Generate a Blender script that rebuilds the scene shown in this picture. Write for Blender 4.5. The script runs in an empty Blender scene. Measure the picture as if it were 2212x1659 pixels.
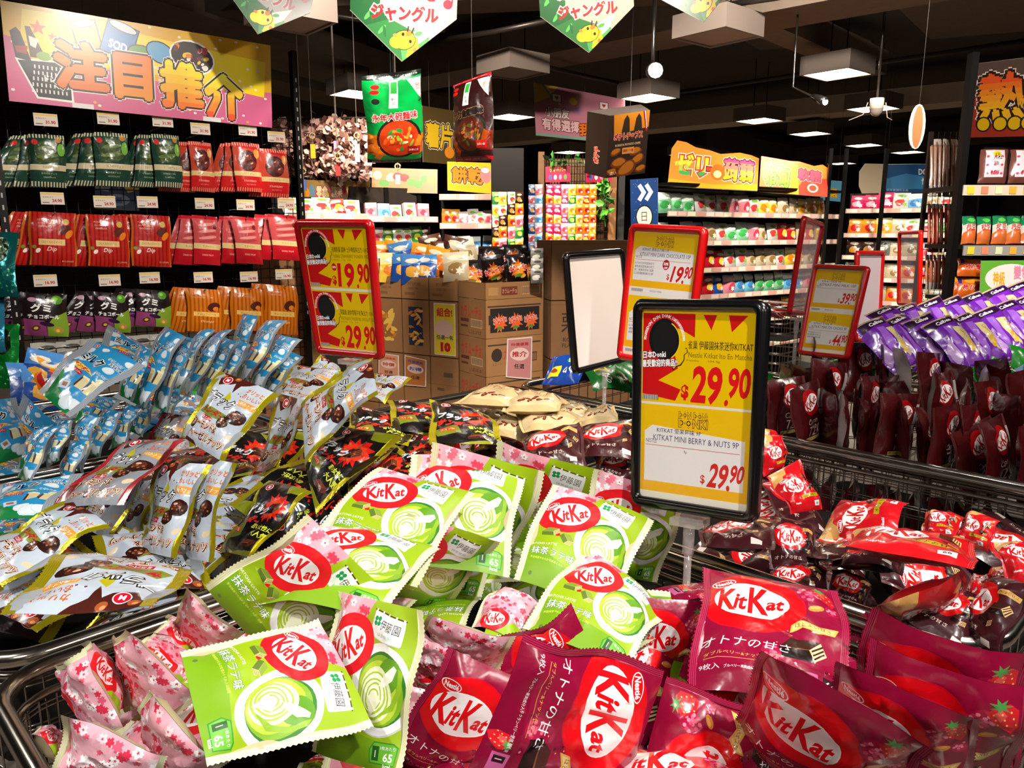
import bpy, math, random, time
import numpy as np
T00 = time.time()
from mathutils import Vector, Matrix
from mathutils.geometry import delaunay_2d_cdt

# ------------------------------------------------------------------ camera, world, lamps, exposure
SC = bpy.context.scene
CAM_H, PITCH, FPX = 1.45, math.radians(11.2), 1661.0
cam_data = bpy.data.cameras.new('camera'); cam = bpy.data.objects.new('camera', cam_data)
SC.collection.objects.link(cam); SC.camera = cam
cam_data.sensor_width = 36.0; cam_data.lens = FPX / 2212.0 * 36.0
cam_data.clip_start = 0.02; cam_data.clip_end = 60
cam.location = (0, 0, CAM_H); cam.rotation_euler = (math.pi / 2 - PITCH, 0, 0)
world = bpy.data.worlds.new('world'); SC.world = world; world.use_nodes = True
world.node_tree.nodes['Background'].inputs[0].default_value = (1.0, 0.9, 0.78, 1)
world.node_tree.nodes['Background'].inputs[1].default_value = 0.10
SC.view_settings.view_transform = 'Standard'; SC.view_settings.look = 'None'
SC.view_settings.exposure = 0.0; SC.view_settings.gamma = 1.0
try: SC.view_settings.use_curve_mapping = False
except Exception: pass
SC.cycles.max_bounces = 5; SC.cycles.diffuse_bounces = 3; SC.cycles.glossy_bounces = 3
SC.cycles.transmission_bounces = 3; SC.cycles.transparent_max_bounces = 6
SC.cycles.caustics_reflective = False; SC.cycles.caustics_refractive = False
SC.cycles.sample_clamp_indirect = 4.0

def lamp(name, kind, loc, target, energy, color=(1, 1, 1), size=0.1, angle=60, blend=0.4, size_y=None):
    d = bpy.data.lights.new(name, kind); o = bpy.data.objects.new(name, d); SC.collection.objects.link(o)
    d.energy = energy; d.color = color
    if kind == 'SPOT': d.spot_size = math.radians(angle); d.spot_blend = blend; d.shadow_soft_size = size
    elif kind == 'AREA':
        d.size = size
        if size_y: d.shape = 'RECTANGLE'; d.size_y = size_y
    else: d.shadow_soft_size = size
    o.location = loc
    o.rotation_euler = (Vector(target) - Vector(loc)).to_track_quat('-Z', 'Y').to_euler()
    return o
WARM = (1.0, 0.90, 0.78)
# track spots of the shop: over and behind the photographer, aimed at the bins, and along the aisles; the blossom spot is added fill
for loc, tgt, e, col, sz, ang, bl in (
    ((0.9, -0.5, 3.1), (0.1, 1.05, 0.9), 285, (1, .97, .93), .05, 44, .35),
    ((-1.3, -0.2, 3.1), (-0.45, 1.6, 0.9), 95, (1, .96, .92), .05, 50, .4),
    ((1.9, 0.6, 3.1), (1.5, 2.3, 0.9), 75, (1, .93, .85), .06, 56, .5),
    ((0.6, 1.4, 3.1), (-0.1, 2.6, 0.95), 230, WARM, .05, 50, .5),
    ((0.4, 1.2, 3.0), (-1.5, 3.5, 1.45), 420, (1, .93, .85), .05, 40, .5),
    ((0.2, 2.0, 3.2), (0.0, 4.4, 1.1), 480, WARM, .06, 64, .5),
    ((1.6, 2.0, 3.1), (2.3, 3.4, 1.1), 220, (1, .95, .9), .06, 56, .5),
    ((1.2, 3.8, 3.2), (2.2, 6.6, 1.4), 520, (1, .93, .82), .08, 74, .5),
    ((-0.6, 4.2, 3.2), (0.1, 6.2, 1.5), 600, WARM, .08, 84, .5),
    ((2.6, 4.6, 3.2), (3.7, 7.8, 1.75), 700, WARM, .08, 84, .5),
    ((1.2, 1.2, 3.1), (2.7, 3.7, 1.6), 420, (1, .93, .85), .06, 44, .5),
    ((-1.0, 4.3, 3.2), (-1.5, 6.0, 2.1), 260, WARM, .06, 60, .5),  # added to brighten the cherry blossoms
    ((0.3, 1.5, 2.2), (-0.42, 2.95, 2.25), 75, (1, 1, 1), .04, 26, .3)):
    lamp('track_and_fill_spot', 'SPOT', loc, tgt, e, col, sz, ang, bl)
# unseen box lamps added for soft fill, beside and behind the photographer
for x, y in ((-2.4, -.8), (2.2, -1.2), (-.2, -1.6), (-3.0, 2.0), (3.4, 1.6), (1.0, .9)):
    lamp('fill_box_lamp', 'AREA', (x, y, 2.74), (x, y, 0), 24, (1, .94, .86), .44)

# ------------------------------------------------------------------ pixels of the 2212x1659 frame to points in the shop
CP, SP = math.cos(PITCH), math.sin(PITCH)
def ray(px, py):
    u = (px - 1106) / FPX; v = (829.5 - py) / FPX
    return np.array([u, CP + v * SP, -SP + v * CP])          # per unit of depth along the view axis
ORG = np.array([0, 0, CAM_H])
def at(px, py, depth): return ORG + ray(px, py) * depth
def at_z(px, py, z):
    r = ray(px, py); return ORG + r * ((z - CAM_H) / r[2])
def at_y(px, py, y):
    r = ray(px, py); return ORG + r * (y / r[1])
def at_plane(px, py, p, n):
    r = ray(px, py); n = np.array(n, float); return ORG + r * (np.dot(np.array(p) - ORG, n) / np.dot(r, n))
def to_px(P):
    P = np.asarray(P, float) - ORG
    d = P[..., 1] * CP - P[..., 2] * SP; v = P[..., 1] * SP + P[..., 2] * CP
    return np.stack([1106 + FPX * P[..., 0] / d, 829.5 - FPX * v / d], -1), d

# ------------------------------------------------------------------ colours and materials
def lin(h):
    if callable(h): return h
    if not isinstance(h, str): return tuple(h)[:3]
    h = h.lstrip('#'); out = []
    for i in (0, 2, 4):
        c = int(h[i:i + 2], 16) / 255
        out.append(c / 12.92 if c <= .04045 else ((c + .055) / 1.055) ** 2.4)
    return tuple(out)
MATS = {}
def material(name, rough=.5, metal=0, coat=0, bump=0, bscale=60, spec=.5, trans=0, alpha=1, noise=0, emit=None, fixed=None, bdist=.002):
    m = bpy.data.materials.new(name); m.use_nodes = True; nt = m.node_tree; b = nt.nodes['Principled BSDF']
    b.inputs['Roughness'].default_value = rough; b.inputs['Metallic'].default_value = metal
    b.inputs['Coat Weight'].default_value = coat; b.inputs['Coat Roughness'].default_value = .12
    b.inputs['Specular IOR Level'].default_value = spec
    b.inputs['Transmission Weight'].default_value = trans; b.inputs['Alpha'].default_value = alpha
    a = nt.nodes.new('ShaderNodeAttribute'); a.attribute_name = 'Col'; src = a.outputs['Color']
    tc = nt.nodes.new('ShaderNodeTexCoord')
    if noise:
        n = nt.nodes.new('ShaderNodeTexNoise'); n.inputs['Scale'].default_value = 14; n.inputs['Detail'].default_value = 6
        nt.links.new(tc.outputs['Object'], n.inputs['Vector'])
        r = nt.nodes.new('ShaderNodeMapRange'); r.inputs[3].default_value = 1 - noise; r.inputs[4].default_value = 1 + noise
        nt.links.new(n.outputs['Fac'], r.inputs[0])
        mx = nt.nodes.new('ShaderNodeVectorMath'); mx.operation = 'SCALE'
        nt.links.new(src, mx.inputs[0]); nt.links.new(r.outputs[0], mx.inputs['Scale']); src = mx.outputs[0]
    nt.links.new(src, b.inputs['Base Color'])
    if bump:
        n = nt.nodes.new('ShaderNodeTexNoise'); n.inputs['Scale'].default_value = bscale; n.inputs['Detail'].default_value = 3
        nt.links.new(tc.outputs['Object'], n.inputs['Vector'])
        bp = nt.nodes.new('ShaderNodeBump'); bp.inputs['Strength'].default_value = bump; bp.inputs['Distance'].default_value = bdist
        nt.links.new(n.outputs['Fac'], bp.inputs['Height']); nt.links.new(bp.outputs[0], b.inputs['Normal'])
    if emit:
        nt.links.new(a.outputs['Color'], b.inputs['Emission Color']); b.inputs['Emission Strength'].default_value = emit
    MATS[name] = m; return m
material('film', rough=.27, coat=.45, bump=.55, bscale=30, bdist=.004)        # printed plastic film
material('satin', rough=.48, bump=.25, bscale=30, bdist=.003)                   # printed matt film, paper laminate
material('foil', rough=.26, metal=.65, bump=.5, bscale=90, bdist=.002)       # metallised film
material('paper', rough=.7, bump=.1, bscale=80)
material('poster', rough=.28, coat=.2)
material('card', rough=.85, noise=.10, bump=.15, bscale=120, bdist=.001)
material('plastic', rough=.22, coat=.3)
material('chrome', rough=.2, metal=1)
material('steel', rough=.4, metal=.7)
material('matte', rough=.9, noise=.12, spec=.2)
material('clear', rough=.06, trans=.0, alpha=.30, spec=.9)
material('light', rough=.5, emit=22.0)
material('glow', rough=.5, emit=0.9)
MKEYS = list(MATS)

# ------------------------------------------------------------------ mesh builder
class MB:
    def __init__(s): s.v = []; s.f = []; s.c = []; s.m = []
    def add(s, verts, faces, col, mat='plastic'):
        o = len(s.v); s.v.extend([tuple(map(float, p)) for p in verts]); c = lin(col) if isinstance(col, (str, tuple)) else None
        for i, f in enumerate(faces):
            s.f.append(tuple(j + o for j in f)); s.c.append(c if c is not None else col[i]); s.m.append(mat)
        return s
    def quad(s, a, b, c, d, col, mat='plastic'): return s.add([a, b, c, d], [(0, 1, 2, 3)], col, mat)
    def box(s, c, size, col, mat='plastic', R=None):
        hx, hy, hz = [k / 2 for k in size]; vs = []
        for x in (-hx, hx):
            for y in (-hy, hy):
                for z in (-hz, hz):
                    p = np.array([x, y, z]); p = (R @ p if R is not None else p) + np.array(c); vs.append(p)
        return s.add(vs, [(0, 1, 3, 2), (4, 6, 7, 5), (0, 4, 5, 1), (2, 3, 7, 6), (0, 2, 6, 4), (1, 5, 7, 3)], col, mat)
    def tube(s, pts, r, col, mat='chrome', n=8, closed=False, caps=True):
        pts = [np.array(p, float) for p in pts]; N = len(pts); rings = []
        prev = None
        for i, p in enumerate(pts):
            if closed: t = pts[(i + 1) % N] - pts[i - 1]
            else: t = pts[min(i + 1, N - 1)] - pts[max(i - 1, 0)]
            t = t / (np.linalg.norm(t) + 1e-12)
            if prev is None:
                a = np.array([0, 0, 1.]) if abs(t[2]) < .9 else np.array([1., 0, 0])
                u = np.cross(t, a)
            else: u = prev - t * np.dot(prev, t)
            u /= np.linalg.norm(u); w = np.cross(t, u); prev = u
            rr = r[i] if isinstance(r, (list, tuple)) else r
            rings.append([p + rr * (math.cos(2 * math.pi * k / n) * u + math.sin(2 * math.pi * k / n) * w) for k in range(n)])
        vs = [q for g in rings for q in g]; fs = []
        for i in range(N if closed else N - 1):
            j = (i + 1) % N
            for k in range(n): fs.append((i * n + k, i * n + (k + 1) % n, j * n + (k + 1) % n, j * n + k))
        if not closed and caps: fs.append(tuple(range(n))[::-1]); fs.append(tuple((N - 1) * n + k for k in range(n)))
        return s.add(vs, fs, col, mat)
    def prism(s, poly, a, b, xa, ya, col, mat='plastic', side=None):
        """polygon (2D) extruded between origins a and b, axes xa, ya"""
        xa = np.array(xa, float); ya = np.array(ya, float); n = len(poly)
        v0 = [np.array(a) + p[0] * xa + p[1] * ya for p in poly]; v1 = [np.array(b) + p[0] * xa + p[1] * ya for p in poly]
        s.add(v0 + v1, [tuple(range(n)), tuple(range(n, 2 * n))[::-1]], col, mat)
        return s.add(v0 + v1, [(i, (i + 1) % n, n + (i + 1) % n, n + i) for i in range(n)], side or col, mat)
    def build(s, name, parent=None, smooth=False):
        return link_mesh(name, np.array(s.v, np.float32).reshape(-1, 3), s.f, np.array(s.c, np.float32), s.m, parent, smooth)

def link_mesh(name, V, F, C, M, parent=None, smooth=False):
    me = bpy.data.meshes.new(name)
    nF = len(F); lens = np.fromiter((len(f) for f in F), np.int32, nF)
    loops = np.fromiter((i for f in F for i in f), np.int32, int(lens.sum()))
    me.vertices.add(len(V)); me.vertices.foreach_set('co', np.ascontiguousarray(V, np.float32).ravel())
    me.loops.add(len(loops)); me.loops.foreach_set('vertex_index', loops)
    me.polygons.add(nF); starts = np.concatenate([[0], np.cumsum(lens)[:-1]]).astype(np.int32)
    me.polygons.foreach_set('loop_start', starts)
    keys = sorted(set(M), key=MKEYS.index)
    for k in keys: me.materials.append(MATS[k])
    mi = {k: i for i, k in enumerate(keys)}
    me.polygons.foreach_set('material_index', np.array([mi[k] for k in M], np.int32))
    me.polygons.foreach_set('use_smooth', np.full(nF, smooth, bool))
    a = me.attributes.new('Col', 'FLOAT_COLOR', 'FACE')
    cc = np.ones((nF, 4), np.float32); cc[:, :3] = C; a.data.foreach_set('color', cc.ravel())
    me.update(calc_edges=True); me.validate()
    o = bpy.data.objects.new(name, me); SC.collection.objects.link(o)
    if parent is not None: o.parent = parent
    return o
def tag(o, label=None, cat=None, group=None, kind=None):
    if label: o['label'] = label
    if cat: o['category'] = cat
    if group: o['group'] = group
    if kind: o['kind'] = kind
    return o
def thing(name, label, cat, loc=(0, 0, 0), group=None):
    o = bpy.data.objects.new(name, None); SC.collection.objects.link(o); o.location = loc; o.empty_display_size = .05
    return tag(o, label, cat, group)
def settle(root):
    """children were built in world coordinates: keep them where they are under the root at its base"""
    for ch in root.children:
        ch.location = -Vector(root.location)
    return root

# ------------------------------------------------------------------ flat artwork, cut exactly into coloured faces
_fc = bpy.data.curves.new('lettering', 'FONT'); _fo = bpy.data.objects.new('lettering', _fc); SC.collection.objects.link(_fo)
_tcache = {}
def text_tris(s, bold=0, res=2):
    key = (s, round(bold, 3), res)
    if key in _tcache: return _tcache[key]
    if bold and any(0x4e00 <= ord(c) <= 0x9fff for c in s):      # dense glyphs: thicken by overprinting
        V, F, e = text_tris(s, 0, min(res, 1)); b = bold; VV, FF = [], []
        if b <= 0 or not len(V): return V, F, e
        for dx, dy in [(b * math.cos(t), b * math.sin(t)) for t in np.arange(0, 6.28, math.pi / 4)] + [(0, 0)] if b > .06 else ((b, b * .4), (-b * .4, b), (-b, -b * .4), (b * .4, -b)) if b > .02 else ((b, 0), (-b, 0)):
            o = len(VV) * len(V); VV.append(V + np.array([dx, dy]) * .8); FF += [tuple(i + o for i in f) for f in F]
        V2 = np.vstack(VV); _tcache[key] = (V2, FF, V2.max(0) - V2.min(0)); return _tcache[key]
    _fc.body = s; _fc.size = 1; _fc.offset = bold; _fc.resolution_u = res; _fc.align_x = 'LEFT'; _fc.dimensions = '2D'; _fc.fill_mode = 'BOTH'
    dg = bpy.context.evaluated_depsgraph_get(); dg.update()
    me = _fo.evaluated_get(dg).to_mesh()
    V = np.array([v.co[:2] for v in me.vertices]).reshape(-1, 2); F = [tuple(p.vertices) for p in me.polygons]
    _fo.evaluated_get(dg).to_mesh_clear()
    if len(V): lo, hi = V.min(0), V.max(0); V = V - (lo + hi) / 2
    else: lo = hi = np.zeros(2)
    _tcache[key] = (V, F, hi - lo); return _tcache[key]
class Art:
    def __init__(s, W, H, bg, mat='film', zig=None, grid=(12, 14)):
        s.W, s.H, s.grid, s.sh = W, H, grid, []
        if zig:                                   # teeth along the left and right crimped edges
            n = zig; L = [((0 if i % 2 else -W * .012), H * i / n) for i in range(n + 1)]
            R = [(W - x, y) for x, y in L]; pts = R + L[::-1]
        else: pts = [(0, 0), (W, 0), (W, H), (0, H)]
        if zig is None: s.poly(pts, bg, mat)
        else: s.poly(pts, bg, mat)
    def poly(s, pts, c, mat=None): s.sh.append(([tuple(p) for p in pts], [tuple(range(len(pts)))], lin(c), mat)); return s
    def rect(s, x, y, w, h, c, mat=None, rot=0):
        p = [(x, y), (x + w, y), (x + w, y + h), (x, y + h)]
        if rot: p = rot2(p, rot, (x + w / 2, y + h / 2))
        return s.poly(p, c, mat)
    def ell(s, cx, cy, rx, ry, c, rot=0, n=20, mat=None, wob=0, seed=0, a0=0, a1=360):
        rn = random.Random(seed); ks = [(rn.uniform(-1, 1), rn.uniform(0, 6)) for _ in range(3)]; p = []
        full = abs(a1 - a0) >= 359
        for i in range(n if full else n + 1):
            a = math.radians(a0 + (a1 - a0) * i / n)
            k = 1 + wob * sum(w * math.sin((j + 2) * a + ph) for j, (w, ph) in enumerate(ks))
            p.append((cx + rx * k * math.cos(a), cy + ry * k * math.sin(a)))
        return s.poly(rot2(p, rot, (cx, cy)) if rot else p, c, mat)
    def ring(s, cx, cy, r0, r1, c, a0=0, a1=180, n=16, mat=None):
        p = [(cx + r1 * math.cos(math.radians(a0 + (a1 - a0) * i / n)), cy + r1 * math.sin(math.radians(a0 + (a1 - a0) * i / n))) for i in range(n + 1)]
        p += [(cx + r0 * math.cos(math.radians(a1 + (a0 - a1) * i / n)), cy + r0 * math.sin(math.radians(a1 + (a0 - a1) * i / n))) for i in range(n + 1)]
        return s.poly(p, c, mat)
    def star(s, cx, cy, r, c, n=5, inner=.45, rot=90, sy=1, mat=None, seed=None):
        rn = random.Random(seed); p = []
        for i in range(2 * n):
            rr = r * (1 if i % 2 == 0 else inner) * (rn.uniform(.8, 1.15) if seed is not None else 1); a = math.radians(rot + 180 * i / n)
            p.append((cx + rr * math.cos(a), cy + sy * rr * math.sin(a)))
        return s.poly(p, c, mat)
    def flower(s, cx, cy, r, c, core=None, rot=0):
        p = []
        for i in range(5):
            a = math.radians(rot + 72 * i)
            for da, k in ((-28, .62), (-14, .98), (0, .82), (14, .98), (28, .62)):
                p.append((cx + r * k * math.cos(a + math.radians(da)), cy + r * k * math.sin(a + math.radians(da))))
        s.poly(p, c)
        if core: s.star(cx, cy, r * .34, core, 5, .4, rot)
        return s
    def line(s, pts, w, c, mat=None):
        L, R = [], []
        for i, p in enumerate(pts):
            a = pts[max(i - 1, 0)]; b = pts[min(i + 1, len(pts) - 1)]; dx, dy = b[0] - a[0], b[1] - a[1]; l = math.hypot(dx, dy) or 1
            L.append((p[0] - dy / l * w / 2, p[1] + dx / l * w / 2)); R.append((p[0] + dy / l * w / 2, p[1] - dx / l * w / 2))
        return s.poly(L + R[::-1], c, mat)
    def text(s, t, cx, cy, h, c, w=None, bold=0, rot=0, shear=0, mat=None, outline=None, oc='#ffffff', res=2, outline2=None, oc2='#000000'):
        """centred at cx, cy; h = height of the drawn glyphs; w = width to fit"""
        for o, col in ((outline2, oc2), (outline, oc), (0, c)):
            if o is None: continue
            V0, F0, ext0 = text_tris(t, bold, res)
            if len(V0) == 0: return s
            V, F, ext = (V0, F0, ext0) if not o else text_tris(t, bold + o, max(1, res - 1))
            ky = h / ext0[1]; kx = (w / ext0[0]) if w else ky
            P = [((x + shear * y) * kx, y * ky) for x, y in V]; P = rot2(P, rot, (0, 0)); P = [(x + cx, y + cy) for x, y in P]
            s.sh.append((P, F, lin(col), mat))
        return s
    def fill_text(s, *a, **k): return s.text(*a, **k)
    def stamp(s, other, cx, cy, k=1, rot=0):
        for P, F, c, m in other.sh[1:]:
            Q = rot2([((x - other.W / 2) * k, (y - other.H / 2) * k) for x, y in P], rot, (0, 0))
            s.sh.append(([(x + cx, y + cy) for x, y in Q], F, c, m))
        return s
    def cut(s, grid=None):
        if grid is None and hasattr(s, '_cut'): return s._cut
        nx, ny = grid or s.grid; vs, es = [], []
        base_mat = s.sh[0][3] or 'film'
        for P, F, c, m in s.sh:
            o = len(vs); vs.extend(P); cnt = {}
            for f in F:
                for i in range(len(f)):
                    e = (f[i], f[(i + 1) % len(f)]); e = e if e[0] < e[1] else (e[1], e[0]); cnt[e] = cnt.get(e, 0) + 1
            es += [(a + o, b + o) for (a, b), k in cnt.items() if k == 1]
        for i in range(1, nx):
            o = len(vs); vs += [(s.W * i / nx, 0), (s.W * i / nx, s.H)]; es.append((o, o + 1))
        for j in range(1, ny):
            o = len(vs); vs += [(0, s.H * j / ny), (s.W, s.H * j / ny)]; es.append((o, o + 1))
        r = delaunay_2d_cdt([Vector(p) for p in vs], es, [], 0, 1e-4)
        V = np.array([tuple(p) for p in r[0]]); T = np.array([tuple(f) for f in r[2]], int)
        G = V[T].mean(1); own = np.full(len(T), -1); gx, gy = G[:, 0], G[:, 1]
        for k, (P, FF, c, m) in enumerate(s.sh):
            A = np.array(P, float)
            bb = np.nonzero((gx > A[:, 0].min()) & (gx < A[:, 0].max()) & (gy > A[:, 1].min()) & (gy < A[:, 1].max()))[0]
            if not len(bb): continue
            cx, cy = gx[bb], gy[bb]
            if len(FF) == 1:
                q = A[list(FF[0])]; ins = np.zeros(len(bb), bool)
                for i in range(len(q)):
                    x0, y0 = q[i]; x1, y1 = q[i - 1]
                    if y0 == y1: continue
                    w = ((y0 > cy) != (y1 > cy)); ins ^= w & (cx < (x1 - x0) * (cy - y0) / (y1 - y0) + x0)
            else:
                TT = np.array([(f[0], f[i], f[i + 1]) for f in FF for i in range(1, len(f) - 1)], int); q = A[TT]
                a0, b0, c0 = q[:, 0], q[:, 1], q[:, 2]
                def sd(p, r_): return (r_[:, 0] - p[:, 0])[:, None] * (cy[None] - p[:, 1][:, None]) - (r_[:, 1] - p[:, 1])[:, None] * (cx[None] - p[:, 0][:, None])
                ins = np.zeros(len(bb), bool); allx, ally = cx, cy
                for g in range(0, len(q), 40):
                    Q = q[g:g + 40]; lo, hi = Q.reshape(-1, 2).min(0), Q.reshape(-1, 2).max(0)
                    jj = np.nonzero(~ins & (allx > lo[0]) & (allx < hi[0]) & (ally > lo[1]) & (ally < hi[1]))[0]
                    if not len(jj): continue
                    cx, cy = allx[jj], ally[jj]; a0, b0, c0 = Q[:, 0], Q[:, 1], Q[:, 2]; d1, d2, d3 = sd(a0, b0), sd(b0, c0), sd(c0, a0)
                    ins[jj] = (((d1 >= 0) & (d2 >= 0) & (d3 >= 0)) | ((d1 <= 0) & (d2 <= 0) & (d3 <= 0))).any(0)
            if k == 0: own[bb[ins]] = 0
            else: jj = bb[ins]; jj = jj[own[jj] >= 0]; own[jj] = k
        F, C, M = [], [], []
        for f, k, yy in zip(T, own, gy):
            if k < 0: continue
            cc = s.sh[k][2]; F.append(tuple(f)); C.append(cc(yy) if callable(cc) else cc); M.append(s.sh[k][3] or base_mat)
        used = sorted({i for f in F for i in f}); rm = {a: b for b, a in enumerate(used)}
        F = [tuple(rm[i] for i in f) for f in F]; V = V[used] / np.array([s.W, s.H])
        s._cut = (V, F, np.array(C), M); return s._cut
def grad(c1, y1, c0, y0, n=5):
    A, B = np.array(lin(c1)), np.array(lin(c0))
    def f(y):
        t = min(1, max(0, (y - y0) / (y1 - y0))); t = round(t * n) / n; return tuple(B * (1 - t) + A * t)
    return f
def rot2(P, deg, c):
    a = math.radians(deg); ca, sa = math.cos(a), math.sin(a)
    return [(c[0] + (x - c[0]) * ca - (y - c[1]) * sa, c[1] + (x - c[0]) * sa + (y - c[1]) * ca) for x, y in P]

def panel(art, corners, name, parent=None, thick=.002, back=None, mat=None):
    """flat printed sheet on four 3D corners LL LR UR UL, with real thickness"""
    LL, LR, UR, UL = [np.array(p, float) for p in corners]
    V, F, C, M = art.cut((1, 1)) if not hasattr(art, '_cut') else art._cut
    s, t = V[:, :1], V[:, 1:]; P = (1 - s) * (1 - t) * LL + s * (1 - t) * LR + s * t * UR + (1 - s) * t * UL
    n = np.cross(LR - LL, UL - LL); n /= np.linalg.norm(n)
    q = [LL, LR, UR, UL]; k = len(P); bc = lin(back) if back else tuple(art.sh[0][2])
    P = np.vstack([P, q, [p - n * thick for p in q]])
    F2 = list(F) + [(k + (i + 1) % 4, k + i, k + 4 + i, k + 4 + (i + 1) % 4) for i in range(4)] + [(k + 7, k + 6, k + 5, k + 4)]
    C2 = np.vstack([C, [bc] * 5]); M2 = list(M) + [art.sh[0][3] or 'paper'] * 5
    if mat: M2 = [mat] * len(M2)
    return link_mesh(name, P, F2, C2, M2, parent)

# ------------------------------------------------------------------ pose of a rectangle of known size seen in the photograph
def rodr(w):
    th = np.linalg.norm(w)
    if th < 1e-9: return np.eye(3)
    k = w / th; K = np.array([[0, -k[2], k[1]], [k[2], 0, -k[0]], [-k[1], k[0], 0]])
    return np.eye(3) + math.sin(th) * K + (1 - math.cos(th)) * K @ K
def solve(corners, W, H, z=None, depth=None, sz=.03, ss=.07, sig=5.0, planar=False, dm=1.0):
    """LL LR UR UL in pixels -> four points at true size on those rays; z = height of the heap there"""
    px = np.array(corners, float); ar = 0
    for i in range(4): ar += px[i][0] * px[(i + 1) % 4][1] - px[(i + 1) % 4][0] * px[i][1]
    if ar > 0: print('MIRRORED', corners)
    c = px.mean(0)
    C0 = at_z(c[0], c[1], z) if z is not None else at(c[0], c[1], depth)
    d0 = to_px(C0)[1]
    loc = np.array([[-W / 2, -H / 2, 0], [W / 2, -H / 2, 0], [W / 2, H / 2, 0], [-W / 2, H / 2, 0]])
    dx = (px[1] + px[2] - px[0] - px[3]); ang = math.atan2(-dx[1], dx[0])
    best = None
    r0 = ray(c[0], c[1]); view = -r0 / np.linalg.norm(r0)
    for n0 in (view, view + np.array([0, .3, .8]), view + np.array([-.7, 0, .2]), view + np.array([.7, 0, .2]), view + np.array([0, -.5, -.7])):
        n = n0 / np.linalg.norm(n0); xr = np.array([math.cos(ang), math.sin(ang) * SP, math.sin(ang) * CP])
        x = xr - n * np.dot(n, xr); x /= np.linalg.norm(x); R = np.stack([x, np.cross(n, x), n], 1)
        p = np.zeros(7)
        def res(p):
            Rm = rodr(p[3:6]) @ R; P = C0 + p[:3] + math.exp(p[6]) * (loc @ Rm.T); q, d = to_px(P)
            nn = Rm[:, 2]
            return np.concatenate([((q - px) / sig).ravel(), [(p[2] / sz) if z is not None else (to_px(C0 + p[:3])[1] - d0) / sz, p[6] / ss, .25 * min(0, np.dot(nn, view) - .1) * 10, 5 * min(0, nn[2] - .25) if z is not None else 0]])
        lam = 1e-2; r = res(p); e = r @ r
        for it in range(25):
            J = np.empty((len(r), 7))
            for k in range(7): dp = np.zeros(7); dp[k] = 1e-5; J[:, k] = (res(p + dp) - r) / 1e-5
            st = np.linalg.solve(J.T @ J + lam * np.eye(7) * (1 + np.diag(J.T @ J)), -J.T @ r); st = np.clip(st, -.3, .3)
            r2 = res(p + st); e2 = r2 @ r2
            if e2 < e:
                dn = e - e2; p = p + st; r = r2; e = e2; lam *= .3
                if dn < 1e-4: break
            else: lam *= 5
        if best is None or e < best[0] - 1e-6: best = (e, p, R)
    e, p, R = best; Rm = rodr(p[3:6]) @ R; P = C0 + p[:3] + math.exp(p[6]) * (loc @ Rm.T); d = to_px(P)[1]
    if planar:
        c3 = P.mean(0); return [at_plane(px[i][0], px[i][1], c3, Rm[:, 2]) for i in range(4)], e, math.exp(p[6])
    return [at(px[i][0], px[i][1], d[i] * dm) for i in range(4)], e, math.exp(p[6])
# ------------------------------------------------------------------ printed artwork of the packs (millimetres)
def wafer_logo(a, cx, cy, k, rot=0, ring='#e4101c', white='#f6f0ee', maker=True, rr=None, oc=None):
    rx, ry = rr or (46 * k, 39 * k)
    a.ell(cx, cy, rx, ry, ring, rot, 30)
    a.ell(cx, cy - 1 * k, 35 * k, 26 * k, '#ffffff' if oc is None else oc, rot, 30); a.ell(cx, cy - 1 * k, 34 * k, 25 * k, white, rot, 30)
    def T(s, x, y, h, w, sh=.34, b=.035):
        p = rot2([(cx + x * k, cy + y * k)], rot, (cx, cy))[0]; a.text(s, p[0], p[1], h * k, ring, w=w * k, bold=b, rot=rot, shear=sh)
    T('K', -21.5, -1, 34, 18, .2); T('it', -9, -4, 23, 11.5); T('K', 7.5, 0, 40, 18.5, .2, .03); T('at', 22, -5, 18, 15.5)
    if maker:
        p = rot2([(cx - 24 * k, cy + 26 * k)], rot, (cx, cy))[0]
        a.ell(p[0], p[1], 12 * k, 6.8 * k, '#ffffff', rot + 8, 16); a.ell(p[0], p[1], 11 * k, 5.9 * k, ring, rot + 8, 16)
        a.text('Nestlé', p[0], p[1], 6.5 * k, '#ffffff', w=17 * k, bold=.03, rot=rot + 8)
    return a
def seals(a, w, c, mat=None, lines=None, n=5):
    for x in (-2.5, a.W - w):
        a.rect(x if x < 0 else x, 0, w + 2.5 if x < 0 else w + 2.5, a.H, c, mat)
        if lines:
            for i in range(n): a.rect((0 if x < 0 else x) + w * (i + .3) / n, 0, w * .28 / n, a.H, lines, mat)
    a.sealw = w / a.W; return a
def choco(a, cx, cy, w, h, rot, c1, c2, c3, fill='#e8c08a'):
    P = lambda pts: rot2([(cx + x * w, cy + y * h) for x, y in pts], rot, (cx, cy))
    a.poly(P([(-.5, -.35), (.15, -.5), (.5, -.1), (.42, .35), (-.2, .5), (-.5, .1)]), c1)
    a.poly(P([(-.5, .1), (-.2, .5), (.42, .35), (.12, .02)]), c2)
    a.poly(P([(-.45, .08), (-.42, .1), (.14, .03), (.2, -.46), (.16, -.48), (.1, -.02)]), c3)
    a.poly(P([(.15, -.5), (.5, -.1), (.42, .35), (.12, .02)]), fill)
    for i in range(3): a.poly(P([(.17, -.4 + .17 * i), (.46, -.06 + .13 * i), (.45, -.0 + .13 * i), (.16, -.34 + .17 * i)]), c2)
    return a
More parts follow.
